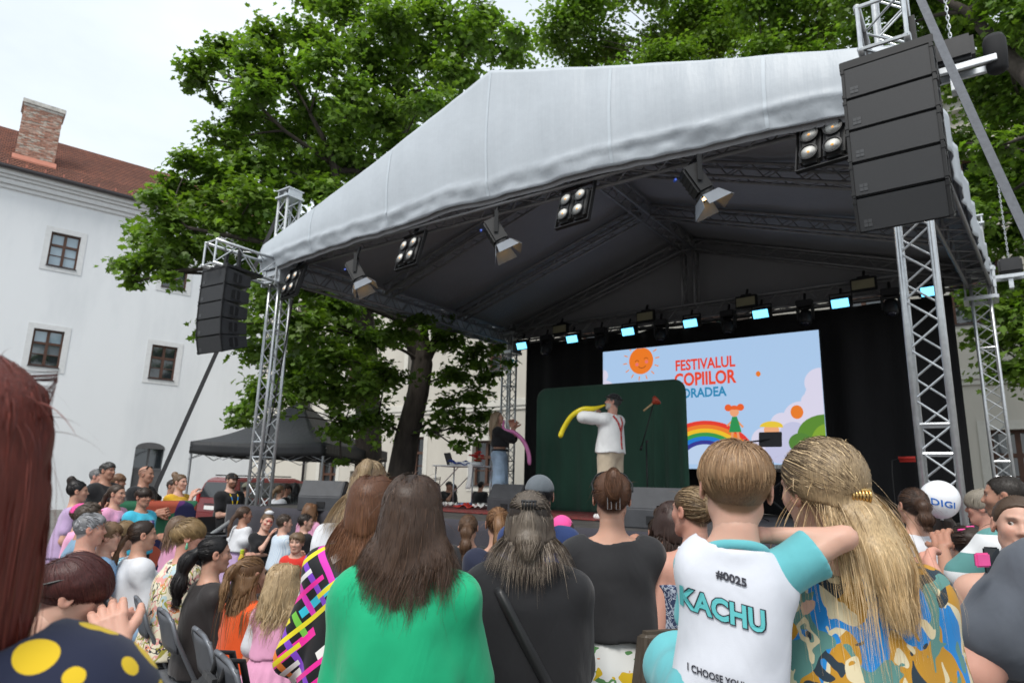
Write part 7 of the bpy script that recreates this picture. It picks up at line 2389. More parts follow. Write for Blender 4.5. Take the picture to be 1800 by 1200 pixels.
# handbag of the woman in the paisley dress
bag = empty('handbag', Vector((J_pos := PEOPLE['strapdress']['root'].location).xyz) + Vector((-.20, -.22, .84)), radians(20), 'olive brown leather handbag hanging beside the lemon print skirt', 'handbag')
M_BAG = mat('olive_leather', (.075, .06, .045), .5, var=.2, bump=.2)
q = MB(); q.hexa([(-.14, -.05, 0), (.14, -.05, 0), (.14, .05, 0), (-.14, .05, 0), (-.11, -.035, .24), (.11, -.035, .24), (.11, .035, .24), (-.11, .035, .24)]); q.build('pouch', M_BAG, bag, bevel=.02, segs=3)
q = MB(); q.tube([(.10, 0, .2), (.16, .05, .42), (.21, .12, .55)], .012, 6); q.build('strap', M_BAG, bag)
q = MB(); q.tube([Vector((.10, -.0, .225)) + Vector((.022 * cos(a), 0, .022 * sin(a))) for a in [k * pi / 6 for k in range(13)]], .004, 5); q.build('ring', M_ALU, bag)
# ------------------------------------------------------------------ mother and the boy on her arm
p = person('mother', 'woman with long blonde hair in a gold clip and tropical print shirt', 1428, 776, 1.78, 6, dict(skin='fair', hair=HR('half', (.085, .056, .036), (.60, .41, .20), len=.50, vol=.10, wave=.005, light=(.74, .55, .32), light_frac=.45, light_root=.8, tie=(.08, -.85, -.5), taillen=.40, tailr=.034, spread=1.0, kick=.15, half_z=.02, tailfrac=.75, fall=(.06, -.05, -1), coref=.9, bodyoff=.16), top=dict(m=C_TROP, sleeve=.72, flare=.035, loose=.03, inf=.018, wr=.005, wf=16), bottom=JEANS, shoes=SH_W, head=(24, -4, -8), armL=((.38, .34, -.66), (.6, -1, -.1)), armR=((.0, .4, -.6), (.3, -1, 0)), w=.92, sw=.88, S=1.70), near=2)
clip = clip_at(p, 'hair_clip', mat('gold_metal', (.65, .42, .16), .25, metal=1.0, var=.05), (.08, -.85, -.5), .022, 6)
C_BOYW = cloth('boy_white', (.60, .62, .68))
p = person('boy', 'small boy with light brown hair in white shirt with teal sleeves held on an arm', 1294, 776, 1.58, 14, dict(S=1.10, hh=.202, nk=1.12, pose='sit', held=True, skin='fair', hair=HR('short', (.18, .10, .05), (.33, .195, .10), len=.55, ext=.07, fade=2.4, light=(.50, .33, .19), light_frac=.4, whorl=(.15, -.35, .93), swirl=.55), top=dict(m=C_BOYW, sleeve=0, inf=.014, loose=.006, wr=.0035, wf=20, neck=(.072, .075, .045), hem=.5), bottom=dict(m=C_TEAL, leg=.9, wide=.02), head=(0, -3, 3), armR=((.0, .14, .26), (1, -.6, -.75)), armL=((-.15, .62, -.3), (.2, -.3, -1)), side=7, w=.84, sw=.74, neck=.95), near=2)
J = p['J']
for s in (-1, 1):
    sd = Sdf(np.minimum(J.SH[s], J.EL[s]) - .12, np.maximum(J.SH[s], J.EL[s]) + .12, .007)
    arm_prims(sd, J, s, .012, .02, .60, .016, .012); sd.wrinkle(.003, 30, 5 + s)
    cc = J.SH[s] + (J.EL[s] - J.SH[s]) * .58; dn = nrm(J.EL[s] - J.SH[s]); c0 = J.SH[s] + dn * .0
    sd.cut(lambda X, Y, Z: ((X - cc[0]) * dn[0] + (Y - cc[1]) * dn[1] + (Z - cc[2]) * dn[2]) - .012)
    V, F = sd.nets(); link('sleeve', np_mesh('sleeve', V, F, [C_TEAL], True), p['root'])
ring = [Vector(J.NB) + Vector(J.dv * .012) + Vector((.062 * cos(a), .058 * sin(a) + .004, -.022 - .022 * sin(a))) for a in [k * pi / 16 for k in range(33)]]
mb = MB(); mb.tube(ring, .011, 8); mb.build('collar', C_TEAL, p['root'], smooth=True)
def back_text(p, txt, cx, cz, wdt, hgt, m, name, slant=0.0, bold=.03):
    vs_, fs_ = text_mesh(txt, 1.0, bold, 1.02)
    x0, x1 = min(v[0] for v in vs_), max(v[0] for v in vs_); y0, y1 = min(v[1] for v in vs_), max(v[1] for v in vs_)
    pts = []
    for x, y in vs_:
        u_, w_ = (x - x0) / (x1 - x0) - .5, (y - y0) / (y1 - y0) - .5
        pts.append((cx + u_ * wdt, cz + w_ * hgt + slant * u_ * wdt))
    return decal(p['top'], p['root'], name, [[pts[i] for i in f] for f in fs_], m, -1, .0035)
M_INK = mat('black_print', (.015, .015, .025), .6, var=0); M_TEALP = mat('teal_print', (.10, .45, .47), .6, var=0)
z = J.NB[2]
back_text(p, '#0025', .018, z - .052, .058, .018, M_INK, 'print_number', -.25, .04)
back_text(p, 'PIKACHU', -.022, z - .108, .205, .046, M_INK, 'print_name_outline', -.20, .075)
o = back_text(p, 'PIKACHU', -.022, z - .108, .198, .042, M_TEALP, 'print_name', -.20, .035)
if o: o.location = (0, -.0015, 0)
back_text(p, 'I CHOOSE YOU!', -.02, z - .235, .105, .014, M_INK, 'print_slogan', -.15, .03)
# ------------------------------------------------------------------ right side of the crowd
p = person('greytee', 'person in grey t-shirt with a wide white bag strap over the shoulder', 1888, 775, 2.48, -14, dict(skin='rosy', hair=HR('short', DBR), top=TEE(C_GREY, loose=.03, inf=.016, wr=.004, flare=.02), bottom=DARK, shoes=SH_B, w=1.3, sw=1.05, armL=((.15, .46, -.12), (.55, -.5, -1)), armR='front', sex='m'), near=1)
z = p['J'].NB[2]
strap_back(p, -.10, z - .05, -.16, z - .42, .05, mat('white_strap', (.68, .68, .68), .6))
pos = p['root'].location
bag = empty('shoulder_bag', at(1738, 1122, 2.75), radians(-30), 'white shoulder bag hanging at the side of the grey t-shirt', 'bag')
q = MB(); q.hexa([(-.06, -.03, -.06), (.07, -.03, -.08), (.07, .03, -.08), (-.06, .03, -.06), (-.05, -.025, .07), (.06, -.025, .07), (.06, .025, .07), (-.05, .025, .07)]); q.build('pouch', mat('white_leather', (.66, .66, .66), .45, bump=.15), bag, bevel=.015, segs=3)
q = MB(); q.box((-.055, -.033, .035), (.06, -.027, .042)); q.build('zip', M_ALU, bag)
person('ponytail', 'woman with brown ponytail, white t-shirt and wide black trousers', 1603, 858, 4.96, -2, dict(skin='light', hair=HR('pony', DBR, (.075, .038, .022), vol=.06, tie=(-.15, -.95, .1), len=.24, tailr=.035, wave=.012, light=(.12, .06, .035), light_frac=.3), top=TEE(C_LGREY, loose=.03, inf=.016, wr=.004, hem=.56), bottom=dict(m=C_BLACK, wide=.06), shoes=SH_B, w=1.08, armR=((.35, .5, -.5), (.5, -.4, -1))), near=1)
person('navycap', 'man in white t-shirt and navy cap standing behind the long blonde hair', 1502, 866, 3.39, 2, dict(skin='tan', sex='m', hair=HR('buzz', DBR, n=500), top=TEE(C_WHITE, loose=.03, inf=.016), bottom=dict(m=cloth('pale_grey', (.45, .45, .44))), shoes=SH_W, w=1.0, armR=((.2, .3, -.75), (.4, -1, 0)), S=1.64), near=1)
person('brownchild', 'child with smooth light brown hair in front of the black backdrop', 1556, 893, 5.19, 0, dict(hair=HR('long', (.11, .066, .038), (.16, .10, .056), len=.3, vol=.05), top=TEE(C_LILAC), bottom=DARK, shoes=SH_W), near=0)
person('darkchild', 'child with dark straight hair under the white balloon', 1652, 903, 5.55, -4, dict(hair=HR('long', DBR, BRN, len=.32, vol=.05), top=TEE(C_PINKC), bottom=DARK, shoes=SH_W), near=0)
p = person('bluegirl', 'girl in blue t-shirt and grey leggings with pink clips in her dark hair', 1692, 925, 4.72, -6, dict(S=1.47, hair=HR('bun', DBR, BRN, vol=.05, tie=(.2, -.85, .1), bunr=.05), top=dict(m=C_BLUE, sleeve=.85, flare=.03, loose=.05, inf=.02, hem=.42), bottom=dict(m=cloth('dark_grey_leggings', (.05, .05, .055)), inf=.006), shoes=SH_W, armL='phone', armR='phone'), near=0)
J = p['J']
for k, (x, z_) in enumerate(((-.2, .42), (.05, .5), (.2, .36))):
    q = MB(); c = Vector(J.HC + J.R @ (np.array((x, -.25, z_)) * J.hh)); q.tube([c + Vector((-.022, 0, 0)), c + Vector((.022, -.005, .004))], .006, 6); q.build('hair_clip', C_PINKC, p['root'])
person('polo', 'man with short dark hair in green and white striped polo shirt', 1766, 836, 4.44, -28, dict(skin='tan', sex='m', hair=HR('buzz', (.028, .022, .018), n=2500, ext=.008, len=.05, width=.002), beard=((.05, .035, .028), .45), top=dict(m=C_POLO, sleeve=.7, flare=.02, inf=.015, name='polo_shirt'), bottom=DARK, shoes=SH_B, head=(20, 0, 0), armL='phone', w=1.08), near=1)
person('older', 'older person with short grey blonde hair beside the man in striped polo', 1729, 862, 5.40, -20, dict(skin='rosy', hair=HR('short', (.24, .21, .17), (.32, .28, .22), len=.55, ext=.1), top=TEE(C_WHITE), bottom=DARK, shoes=SH_B, head=(25, 0, 0)), near=0)
p = person('facegirl', 'girl in black top turning round towards the camera', 1790, 872, 3.10, 218, dict(skin='fair', hair=HR('pony', (.09, .055, .035), (.14, .09, .05), vol=.045, tie=(0, -.95, .3), len=.3), brow=(.06, .04, .03), top=dict(m=C_BLACK, sleeve=0, strap=True, inf=.01, name='top', neck=(.08, .1, .06)), bottom=DARK, shoes=SH_B, head=(8, 2, -6), armL='relaxed', armR='front', gaze=(.5, 1, .1), w=.98), near=1)
# ------------------------------------------------------------------ centre, between the near backs and the stage
person('greycap', 'person in washed grey cap and dark blue jacket with white shoulder stripes', 949, 838, 3.95, 4, dict(skin='light', hair=HR('pony', BLK, (.014, .012, .014), vol=.03, tie=(0, -.95, -.1), len=.4, tailr=.05, fan=1.2), top=LONGS(cloth('dark_blue', (.02, .04, .13))), bottom=DARK, shoes=SH_W, S=1.66), near=1)
person('gingerpony', 'girl with long ginger ponytail and navy top', 876, 892, 4.4, 2, dict(hair=HR('pony', (.13, .06, .028), (.24, .125, .055), vol=.05, tie=(.1, -.8, .5), len=.42, tailr=.035, light=(.3, .17, .08), light_frac=.3), top=TEE(C_NAVY), bottom=DARK, shoes=SH_W), near=1)
person('brownpony', 'girl with brown wavy ponytail tied with a black bow', 824, 904, 5.4, 6, dict(hair=HR('pony', (.09, .05, .028), (.13, .07, .04), vol=.04, tie=(.05, -.95, 0), len=.32, tailr=.035, wave=.012), top=TEE(C_BLK2), bottom=DARK, shoes=SH_W), near=1)
person('bunchild', 'child with curly dark bun raising a hand by the stage edge', 1157, 911, 5.3, -8, dict(skin='tan', hair=HR('bun', DBR, BRN, vol=.06, tie=(0, -.4, .9), bunr=.055), top=TEE(C_WHITE), bottom=DARK, shoes=SH_W, armL=((.1, .4, .15), (.3, .2, -1))), near=0)
person('pinkcap', 'child in bright pink cap between the two women in black', 988, 908, 4.9, 0, dict(S=1.38, hair=HR('long', BRN, BRN, len=.25), top=TEE(C_WHITE), bottom=DARK, shoes=SH_W), near=0)
person('darkhair', 'woman with long dark hair standing behind the paisley dress', 1180, 880, 4.0, 0, dict(hair=HR('long', (.04, .02, .016), DBR, len=.42, vol=.06), top=TEE(C_BLACK), bottom=DARK, shoes=SH_B, S=1.58), near=0)
# ------------------------------------------------------------------ left: seated rows and children
_yr = at(152, 978, 2.65); _yr.z = 0
_yh = tuple(Matrix.Rotation(radians(52), 3, 'Z') @ (at(262, 1128, 2.5) - _yr))
p = person('shortred', 'woman with short dark red hair and sunglasses on her head seated behind the dotted blouse', 152, 978, 2.65, 52, dict(S=1.66, pose='sit', skin='fair', hair=HR('short', (.05, .012, .012), (.075, .02, .018), len=.6, ext=.12, swirl=.3, light=(.12, .035, .025), light_frac=.2), top=TEE(C_NAVY, loose=.02), bottom=DARK, shoes=SH_B, head=(-12, -18, 0), armR=(_yh, (.3, -.3, -1), 'abs'), armL='lap'), near=2)
sunglasses(p, .44, .06)
p = person('whitepony', 'woman with long brown low ponytail and white blouse seated on a folding chair', 252, 915, 6.00, 48, dict(S=1.66, pose='sit', hair=HR('pony', DBR, (.15, .075, .035), vol=.04, tie=(-.15, -.9, -.25), len=.40, tailr=.03, wave=.008), top=dict(m=C_WHITE, sleeve=1.2, flare=.03, loose=.03, inf=.018, wr=.004, name='blouse'), bottom=dict(m=C_LDENIM), shoes=SH_W, head=(-8, 0, 0), armL='lap', armR='lap'), near=1)
p = person('pastel', 'woman with short golden hair and pastel swirl print blouse seated on a folding chair', 332, 915, 5.19, 55, dict(S=1.72, pose='sit', skin='rosy', hair=HR('short', (.13, .08, .035), (.30, .19, .08), len=.75, ext=.13, light=(.42, .29, .14), light_frac=.4), top=dict(m=C_PASTEL, sleeve=1.3, flare=.03, loose=.04, inf=.02, wr=.004, name='blouse'), bottom=DARK, shoes=SH_B, head=(-12, 0, 0), armL='lap', armR='lap', w=1.15), near=1)
J = p['J']
for s in (-1, 1):
    q = MB(); c = Vector(J.HC + J.R @ (np.array((s * .38, -.02, -.2)) * J.hh)); q.lathe([(.003, .02), (.008, 0), (.011, -.018), (.004, -.026)], 8, M=Matrix.Translation(c)); q.build('earring', mat('jade', (.12, .35, .22), .25), p['root'], smooth=True)
person('blackpony', 'girl with thick black ponytail and sheer black top seated on a folding chair', 378, 943, 4.72, 52, dict(S=1.60, pose='sit', skin='light', hair=HR('pony', BLK, (.012, .009, .009), vol=.045, tie=(-.1, -.95, .0), len=.42, tailr=.05, wave=.014, fan=1.2), top=LONGS(C_SHEER, inf=.01, loose=.008), bottom=DARK, shoes=SH_B, head=(-6, 0, 0), armL='lap', armR='lap'), near=1)
person('orange', 'girl with very long ginger brown hair and orange t-shirt', 442, 979, 4.21, 40, dict(skin='light', hair=HR('half', (.12, .06, .028), (.20, .11, .05), len=.46, vol=.07, light=(.30, .18, .09), light_frac=.35, tie=(0, -.85, .55), taillen=.3, half_z=.25, wave=.006), top=TEE(C_ORANGE, loose=.02, wr=.003), bottom=DARK, shoes=SH_W, armL='relaxed', armR='front'), near=1)
person('blondcurl', 'little girl with wavy blonde hair and pale pink dress over white sleeves', 500, 990, 3.99, 14, dict(skin='fair', hair=HR('long', (.34, .23, .12), (.52, .37, .20), len=.38, vol=.10, wave=.020, wfreq=14, light=(.62, .48, .3), light_frac=.4), top=dict(m=C_PINK, sleeve=0, inf=.014, loose=.0, hem=.6, name='dress_top', neck=(.085, .09, .06)), bottom=dict(kind='skirt', m=C_PINK, r1=.19, hemz=.34, pleats=20, rise=.09), shoes=SH_W, armL='relaxed', armR=((.2, .05, -.95), (.2, -1, 0))), near=1)
J = PEOPLE['blondcurl']['J']
for s in (-1, 1):
    sd = Sdf(np.minimum(J.SH[s], J.EL[s]) - .08, np.maximum(J.SH[s], J.EL[s]) + .08, .009)
    arm_prims(sd, J, s, .014, .02, .7, .016, .01); V, F = sd.nets(); link('sleeve', np_mesh('sleeve', V, F, [C_WHITE], True), PEOPLE['blondcurl']['root'])
person('greyman', 'grey haired man in white t-shirt seated beside a boy in light blue', 160, 903, 5.88, 60, dict(S=1.74, pose='sit', skin='rosy', sex='m', hair=HR('short', (.20, .20, .21), (.34, .34, .36), len=.32, ext=.07), top=TEE(C_WHITE, inf=.016), bottom=JEANS, shoes=SH_B, armL='lap', armR='lap'), near=0)
person('blueman', 'brown haired man in dusty blue t-shirt seated behind the grey haired man', 158, 884, 6.72, 55, dict(S=1.80, pose='sit', skin='tan', sex='m', hair=HR('short', (.06, .042, .03), (.09, .065, .048), len=.28, ext=.06), top=TEE(cloth('dusty_blue', (.16, .27, .38))), bottom=JEANS, shoes=SH_B, armL='lap', armR='lap'), near=0)
person('lightblueboy', 'boy with light brown hair and light blue shirt seated beside the grey haired man', 190, 919, 6.00, 62, dict(S=1.38, pose='sit', skin='fair', hair=HR('short', (.15, .09, .05), (.22, .14, .08), len=.5, ext=.1), top=TEE(C_LBLUE), bottom=JEANS, shoes=SH_W, armL='lap', armR='lap'), near=0)
person('turquoise', 'person with short blonde hair and turquoise patterned jacket seated', 218, 919, 6.60, 46, dict(S=1.62, pose='sit', hair=HR('short', (.20, .13, .065), (.30, .2, .1), len=.55, ext=.12), top=LONGS(C_TQPAT), bottom=DARK, shoes=SH_B, armL='lap', armR='lap', w=1.1), near=0)
person('pinkback', 'girl with light brown hair and pink top in front of the banner cloth', 316, 906, 7.13, 40, dict(hair=HR('long', (.13, .08, .05), (.18, .11, .07), len=.35), top=TEE(C_PINK), bottom=DARK, shoes=SH_W, S=1.26), near=0)
# ------------------------------------------------------------------ standing by the banner
p = person('pinkgirl', 'girl in pink printed t-shirt standing in front of the banner cloth', 207, 852, 9.2, 95, dict(skin='light', hair=HR('pony', (.05, .03, .02), BRN, tie=(0, -.9, -.1), len=.25), top=TEE(C_PINK), bottom=dict(m=C_LDENIM), shoes=SH_W, armL='front', armR='front'))
M_PRINT1 = layered_mat('print_red', (.45, .12, .12), [((.5, .35, .12), 30, .52, .7, 1.2, (1, 1, 1)), ((.08, .04, .06), 40, .56, .8, 3.2, (1, 1, 1))])
M_PRINT2 = layered_mat('print_violet', (.10, .08, .25), [((.4, .3, .5), 26, .52, .7, 1.2, (1, 1, 1)), ((.03, .05, .12), 40, .55, .8, 3.2, (1, 1, 1)), ((.5, .42, .36), 30, .62, .8, 7.2, (1, 1, 1))])
z = p['J'].NB[2]; decal(p['top'], p['root'], 'print', grid_polys(-.07, .07, z - .32, z - .12, 6, 8), M_PRINT1, 1)
p = person('turqboy', 'boy in turquoise t-shirt with a square print in front of the banner cloth', 253, 858, 9.1, 112, dict(skin='tan', hair=HR('short', DBR, DBR, len=.5, ext=.1), top=TEE(C_TURQ, loose=.03), bottom=DARK, shoes=SH_W, armL='belly', armR='belly', w=1.1))
z = p['J'].NB[2]; decal(p['top'], p['root'], 'print', grid_polys(-.09, .09, z - .30, z - .10, 6, 8), M_PRINT2, 1)
person('man1', 'tall man in black t-shirt with arms folded behind the banner', 190, 813, 10.6, 98, dict(skin='tan', sex='m', hair=HR('short', (.05, .048, .046), (.09, .088, .085), len=.3, ext=.08), top=TEE(C_BLACK, inf=.016), bottom=DARK, shoes=SH_B, armL='crossed', armR='crossed', w=1.12))
person('man2', 'grey haired man in navy shirt half hidden behind the man with folded arms', 172, 824, 11.3, 85, dict(skin='rosy', sex='m', hair=HR('short', (.16, .16, .165), GRY, len=.25, ext=.05), top=TEE(C_NAVY), bottom=DARK, shoes=SH_B, w=1.08))
person('bowgirl', 'small child with pink hair bow carried behind the man with folded arms', 208, 834, 11.2, 70, dict(S=1.59, raise_=1, hair=HR('short', (.18, .1, .06), (.22, .13, .08)), top=TEE(C_LILAC), bottom=DARK, shoes=SH_W))
p = person('bald', 'bald man in black t-shirt with orange print and sunglasses on his head', 258, 818, 10.3, 92, dict(skin='tan', sex='m', hair=HR('bald', (.10, .07, .06)), top=TEE(C_BLACK, inf=.016), bottom=DARK, shoes=SH_B, armL='front', armR='front', w=1.15, lean=10))
sunglasses(p, .46, .0)
z = p['J'].NB[2]; decal(p['top'], p['root'], 'print', grid_polys(-.08, .08, z - .30, z - .16, 5, 5), mat('orange_print', (.55, .10, .03), .6, var=.4, scale=30), 1)
person('yellow', 'woman in mustard yellow top holding a hand to her chin behind the banner', 318, 834, 10.7, 105, dict(skin='fair', hair=HR('bun', (.13, .08, .045), (.2, .12, .07), tie=(0, -.7, .6), bunr=.045), top=dict(m=C_YEL, sleeve=.9, flare=.03, loose=.03), bottom=JEANS, shoes=SH_W, armR='chin', armL='belly'))
person('whiteman', 'man in white t-shirt standing behind the woman in mustard yellow', 305, 842, 11.6, 100, dict(skin='tan', sex='m', hair=HR('buzz', DBR), top=TEE(C_WHITE), bottom=JEANS, shoes=SH_W, S=1.62))
person('peekchild', 'dark haired child peeking over the banner cloth', 272, 868, 11.0, 40, dict(hair=HR('short', BLK, BLK, len=.5, ext=.1), top=TEE(C_BLACK), bottom=DARK, shoes=SH_W, S=1.33))
person('lilacgirl', 'girl with dark hair and pink bow in lilac dress at the far left', 138, 846, 8.6, 62, dict(hair=HR('bun', BLK, DBR, tie=(0, -.5, .8), bunr=.04), top=TEE(C_LILAC, loose=.05), bottom=dict(kind='skirt', m=C_LILAC, r1=.17, hemz=.3), shoes=SH_W))
person('pinkhat', 'child in bright pink cap and pink top seated behind the dusty blue t-shirt', 146, 886, 7.36, 60, dict(S=1.30, pose='sit', hair=HR('short', BRN, BRN), top=TEE(C_PINK), bottom=JEANS, shoes=SH_W, armL='lap', armR='lap'))
# photographer
p = person('photographer', 'bearded photographer in black cap and t-shirt with a lanyard and camera', 408, 832, 11.7, 120, dict(skin='fair', sex='m', hair=HR('short', (.06, .04, .03), n=150), beard=((.14, .055, .03), .85), top=TEE(C_BLACK, loose=.03), bottom=dict(m=C_OLIVE), shoes=SH_B, armL=((-.30, .42, -.48), (.6, -.5, -.6)), armR=((-.30, .42, -.50), (.6, -.5, -.6)), w=1.1, S=1.70))
def cap_on(p, m, name='cap', back=False):
    """cap: dome over the skull with a curved peak"""
    J = p['J']; hh = J.hh
    sd = Sdf(np.array([-.55, -.75, -.3]) * hh, np.array([.55, .95, .75]) * hh, hh / 26)
    sd.ell((CRC + [0, 0, .02]) * hh, tuple((CRR + .055) * hh), 0)
    sd.cut(lambda X, Y, Z: .16 * hh - Z + .10 * Y)
    f0 = sd.f.copy()
    s_ = -1 if back else 1
    sd2 = Sdf(np.array([-.55, -.75, -.3]) * hh, np.array([.55, .95, .75]) * hh, hh / 26)
    sd2.ell(np.array([0, s_ * .42, .20]) * hh, (.30 * hh, .36 * hh, .22 * hh), 0)
    X = sd2.ax[0][:, None, None] / hh; Z = sd2.ax[2][None, None, :] / hh
    sd2.f = np.maximum(sd2.f, (np.abs(Z - (.24 - .9 * X ** 2)) - .022) * hh)
    sd2.f = np.minimum(sd2.f, f0)
    V, F = sd2.nets(); V = (J.R @ V.T).T + J.HC
    return link(name, np_mesh('cap', V, F, [m], True), p['root'])
cap_on(p, C_BLACK)
for k_, m_ in (('greycap', cloth('washed_grey', (.10, .115, .13), var=.25)), ('pinkcap', C_PINKC), ('pinkhat', C_PINKC), ('navycap', C_NAVY)): cap_on(PEOPLE[k_], m_)
J = p['J']
z = J.NB[2]
b = bvh_of(p['top'])
mb = MB()
for s in (-1, 1):
    pts_ = []
    for k in range(9):
        x, zz = s * (.075 - .06 * k / 8), z - .02 - .30 * k / 8
        h = b.ray_cast(Vector((x, 1.5, zz)), Vector((0, -1, 0)))
        if h[0]: pts_.append(h[0] + Vector((0, .006, 0)))
    if len(pts_) > 2: mb.tube(pts_, .007, 5)
mb.build('lanyard', stripe_mat('lanyard', (.65, .45, .02), (.05, .25, .6), 9, .5), p['root'])
cm = Vector(J.HA[1] + J.HA[-1]) / 2 + Vector((0, .06, .02))
cw = p['root'].matrix_basis @ cm
co_ = empty('camera_body', cw, radians(-35), 'black photo camera with long lens held by the photographer', 'camera')
q = MB(); q.box((-.07, -.035, -.05), (.07, .035, .05)); q.box((-.03, -.03, .05), (.03, .03, .08)); q.box((.04, .0, -.05), (.075, .06, .05)); q.build('body', M_BLKPL, co_, bevel=.008)
q = MB(); q.lathe([(.035, .03), (.035, .09), (.042, .10), (.042, .16), (.036, .165)], 16, ax='y'); q.build('lens', M_BLACK, co_, smooth=False)
# ------------------------------------------------------------------ children along the stage front
person('braid', 'girl with a long braid, white ruffled top and lilac skirt by the stage front', 430, 890, 9.2, 40, dict(skin='tan', hair=HR('braid', (.075, .045, .03), (.11, .06, .04), tie=(0, -.9, -.2), len=.34, tailr=.022), top=dict(m=C_WHITE, sleeve=.5, flare=.05, loose=.03, hem=.58, name='top', neck=(.10, .11, .06)), bottom=dict(kind='skirt', m=C_LILAC, r1=.17, hemz=.3), shoes=SH_W, head=(-20, 0, 0)))
person('facepaint', 'girl with red face paint and white hair bow leaning her head on her hand', 474, 902, 8.9, 150, dict(skin='fair', hair=HR('bun', (.14, .085, .05), (.2, .13, .07), tie=(0, -.5, .8), bunr=.045), top=TEE(C_BLACK, loose=.02), bottom=DARK, shoes=SH_W, head=(10, -4, -14), armR=((-.42, .30, .10), (.5, .3, -1)), armL='belly', face_paint=[(-.1, .10, .07), (.05, .12, .07), (.12, .06, .05), (-.2, -.05, .05), (.2, -.12, .05)]))
J = PEOPLE['facepaint']['J']
q = MB(); c = Vector(J.HC + J.R @ (np.array((.02, -.1, .56)) * J.hh)); q.lathe([(.01, -.03), (.05, -.015), (.055, .01), (.02, .03)], 12, M=Matrix.Translation(c)); q.build('hair_bow', C_WHITE, PEOPLE['facepaint']['root'], smooth=True)
person('stripeboy', 'boy in light blue striped shirt and turquoise shorts by the stage front', 500, 904, 8.4, 48, dict(skin='fair', hair=HR('buzz', (.06, .04, .028), ext=.05), top=TEE(C_BSTR, loose=.03), bottom=dict(m=C_TURQ, leg=.9), shoes=SH_W, armL='front', armR='front', head=(-12, 0, 0)))
p = person('redboy', 'boy in red printed t-shirt looking back from the stage front', 523, 937, 7.4, 168, dict(skin='fair', hair=HR('short', (.13, .085, .05), (.2, .13, .08), len=.35, ext=.1), top=TEE(C_RED, loose=.02), bottom=dict(m=C_LDENIM), shoes=SH_W, armL='front', armR='front', head=(-10, 0, 0), gaze=(.2, 1, 0)))
z = p['J'].NB[2]; decal(p['top'], p['root'], 'print', grid_polys(-.05, .06, z - .26, z - .10, 5, 6), M_PRINT2, 1)
person('blackboy', 'boy with short dark hair and black shirt by the stage front', 537, 903, 8.7, 45, dict(skin='fair', hair=HR('buzz', (.03, .022, .018), ext=.05), top=TEE(C_BLACK), bottom=DARK, shoes=SH_W, armL='front', armR='front', head=(-25, 0, 0)))
person('pinkcurl', 'girl with reddish wavy hair and pink top leaning on the stage front', 546, 884, 9.4, 25, dict(skin='tan', hair=HR('long', (.15, .075, .038), (.22, .12, .06), len=.34, vol=.08, wave=.016, wfreq=12), top=TEE(C_PINK), bottom=DARK, shoes=SH_W))
# ------------------------------------------------------------------ under the gazebo and behind the stage
person('whitegirl', 'small girl with ponytail and white top being held beside the red van', 493, 853, 14.2, 40, dict(hair=HR('pony', (.18, .11, .06), (.25, .16, .09), len=.2), top=TEE(C_WHITE), bottom=JEANS, shoes=SH_W))
person('tentman', 'man in dark patterned shirt holding the small girl beside the red van', 503, 850, 14.5, 60, dict(skin='tan', sex='m', hair=HR('short', DBR), top=TEE(C_BLK2), bottom=DARK, shoes=SH_B))
person('tentwoman', 'woman with straight black hair and grey t-shirt facing the man by the van', 519, 848, 14.6, -60, dict(skin='tan', hair=HR('long', BLK, BLK, len=.5, vol=.05), top=TEE(cloth('mid_grey', (.22, .24, .24))), bottom=DARK, shoes=SH_B))
person('tentsit', 'man in white shirt looking over the far left stage monitor', 600, 862, 16.5, 170, dict(skin='tan', sex='m', hair=HR('short', DBR), top=LONGS(C_WHITE), bottom=DARK, shoes=SH_B, armR='chin'))
person('capman', 'man in olive cap half hidden behind the front left tower', 436, 848, 13.5, 60, dict(skin='tan', sex='m', hair=HR('buzz', DBR), top=TEE(C_BLACK), bottom=DARK, shoes=SH_B))
cap_on(PEOPLE['capman'], C_OLIVE)
person('backman', 'man seen under the white table resting his hand on his chin', 789, 846, 19.5, 150, dict(skin='tan', sex='m', hair=HR('short', (.05, .045, .04)), top=TEE(C_BLK2), bottom=DARK, shoes=SH_B, armR='chin'))
person('backwoman', 'person standing close beside the man seen under the white table', 797, 850, 20.2, -110, dict(skin='tan', hair=HR('long', DBR, DBR, len=.3), top=TEE(C_BLK2), bottom=DARK, shoes=SH_B))
person('backblack', 'dark haired person in black seen behind the legs of the white table', 845, 846, 19.0, 40, dict(skin='tan', sex='m', hair=HR('short', BLK), top=TEE(C_BLACK, loose=.03), bottom=DARK, shoes=SH_B, w=1.1))
# ------------------------------------------------------------------ performers
def rel_to(base, az, x, y, d):
    return np.array(Matrix.Rotation(radians(az), 3, 'Z') @ (at(x, y, d) - Vector(base)))
# clown blowing a yellow balloon
cb_ = atz(1074, 913, DZ); dc = hypot(cb_.x, cb_.y)
azc = -48
mouth = rel_to(cb_, azc, 1066, 728, dc)
C_SHIRT = cloth('stage_white', (.78, .78, .78))
p = person('clown', 'clown in white shirt, red braces, beige trousers and black bowler hat', 0, 0, 0, azc, dict(S=1.64, skin='rosy', sex='m', hair=HR('short', (.10, .10, .10), n=300), beard=((.45, .44, .42), .9), top=dict(m=C_SHIRT, sleeve=1.92, flare=.02, loose=.02, inf=.016, wr=.005, wf=20, hem=.52), bottom=dict(m=C_BEIGE, wide=.05, inf=.02, leg=1.75), shoes=SH_W, head=(30, 12, 0), armL=((-.10, .42, .22), (1, -.2, -.5)), armR=((-.42, .42, .16), (1, .1, -.3)), w=1.1, lean=-2), base=cb_, near=1)
J = p['J']
sd = Sdf(np.array([-.7, -.8, 0]) * J.hh, np.array([.7, .8, .9]) * J.hh, J.hh / 30)
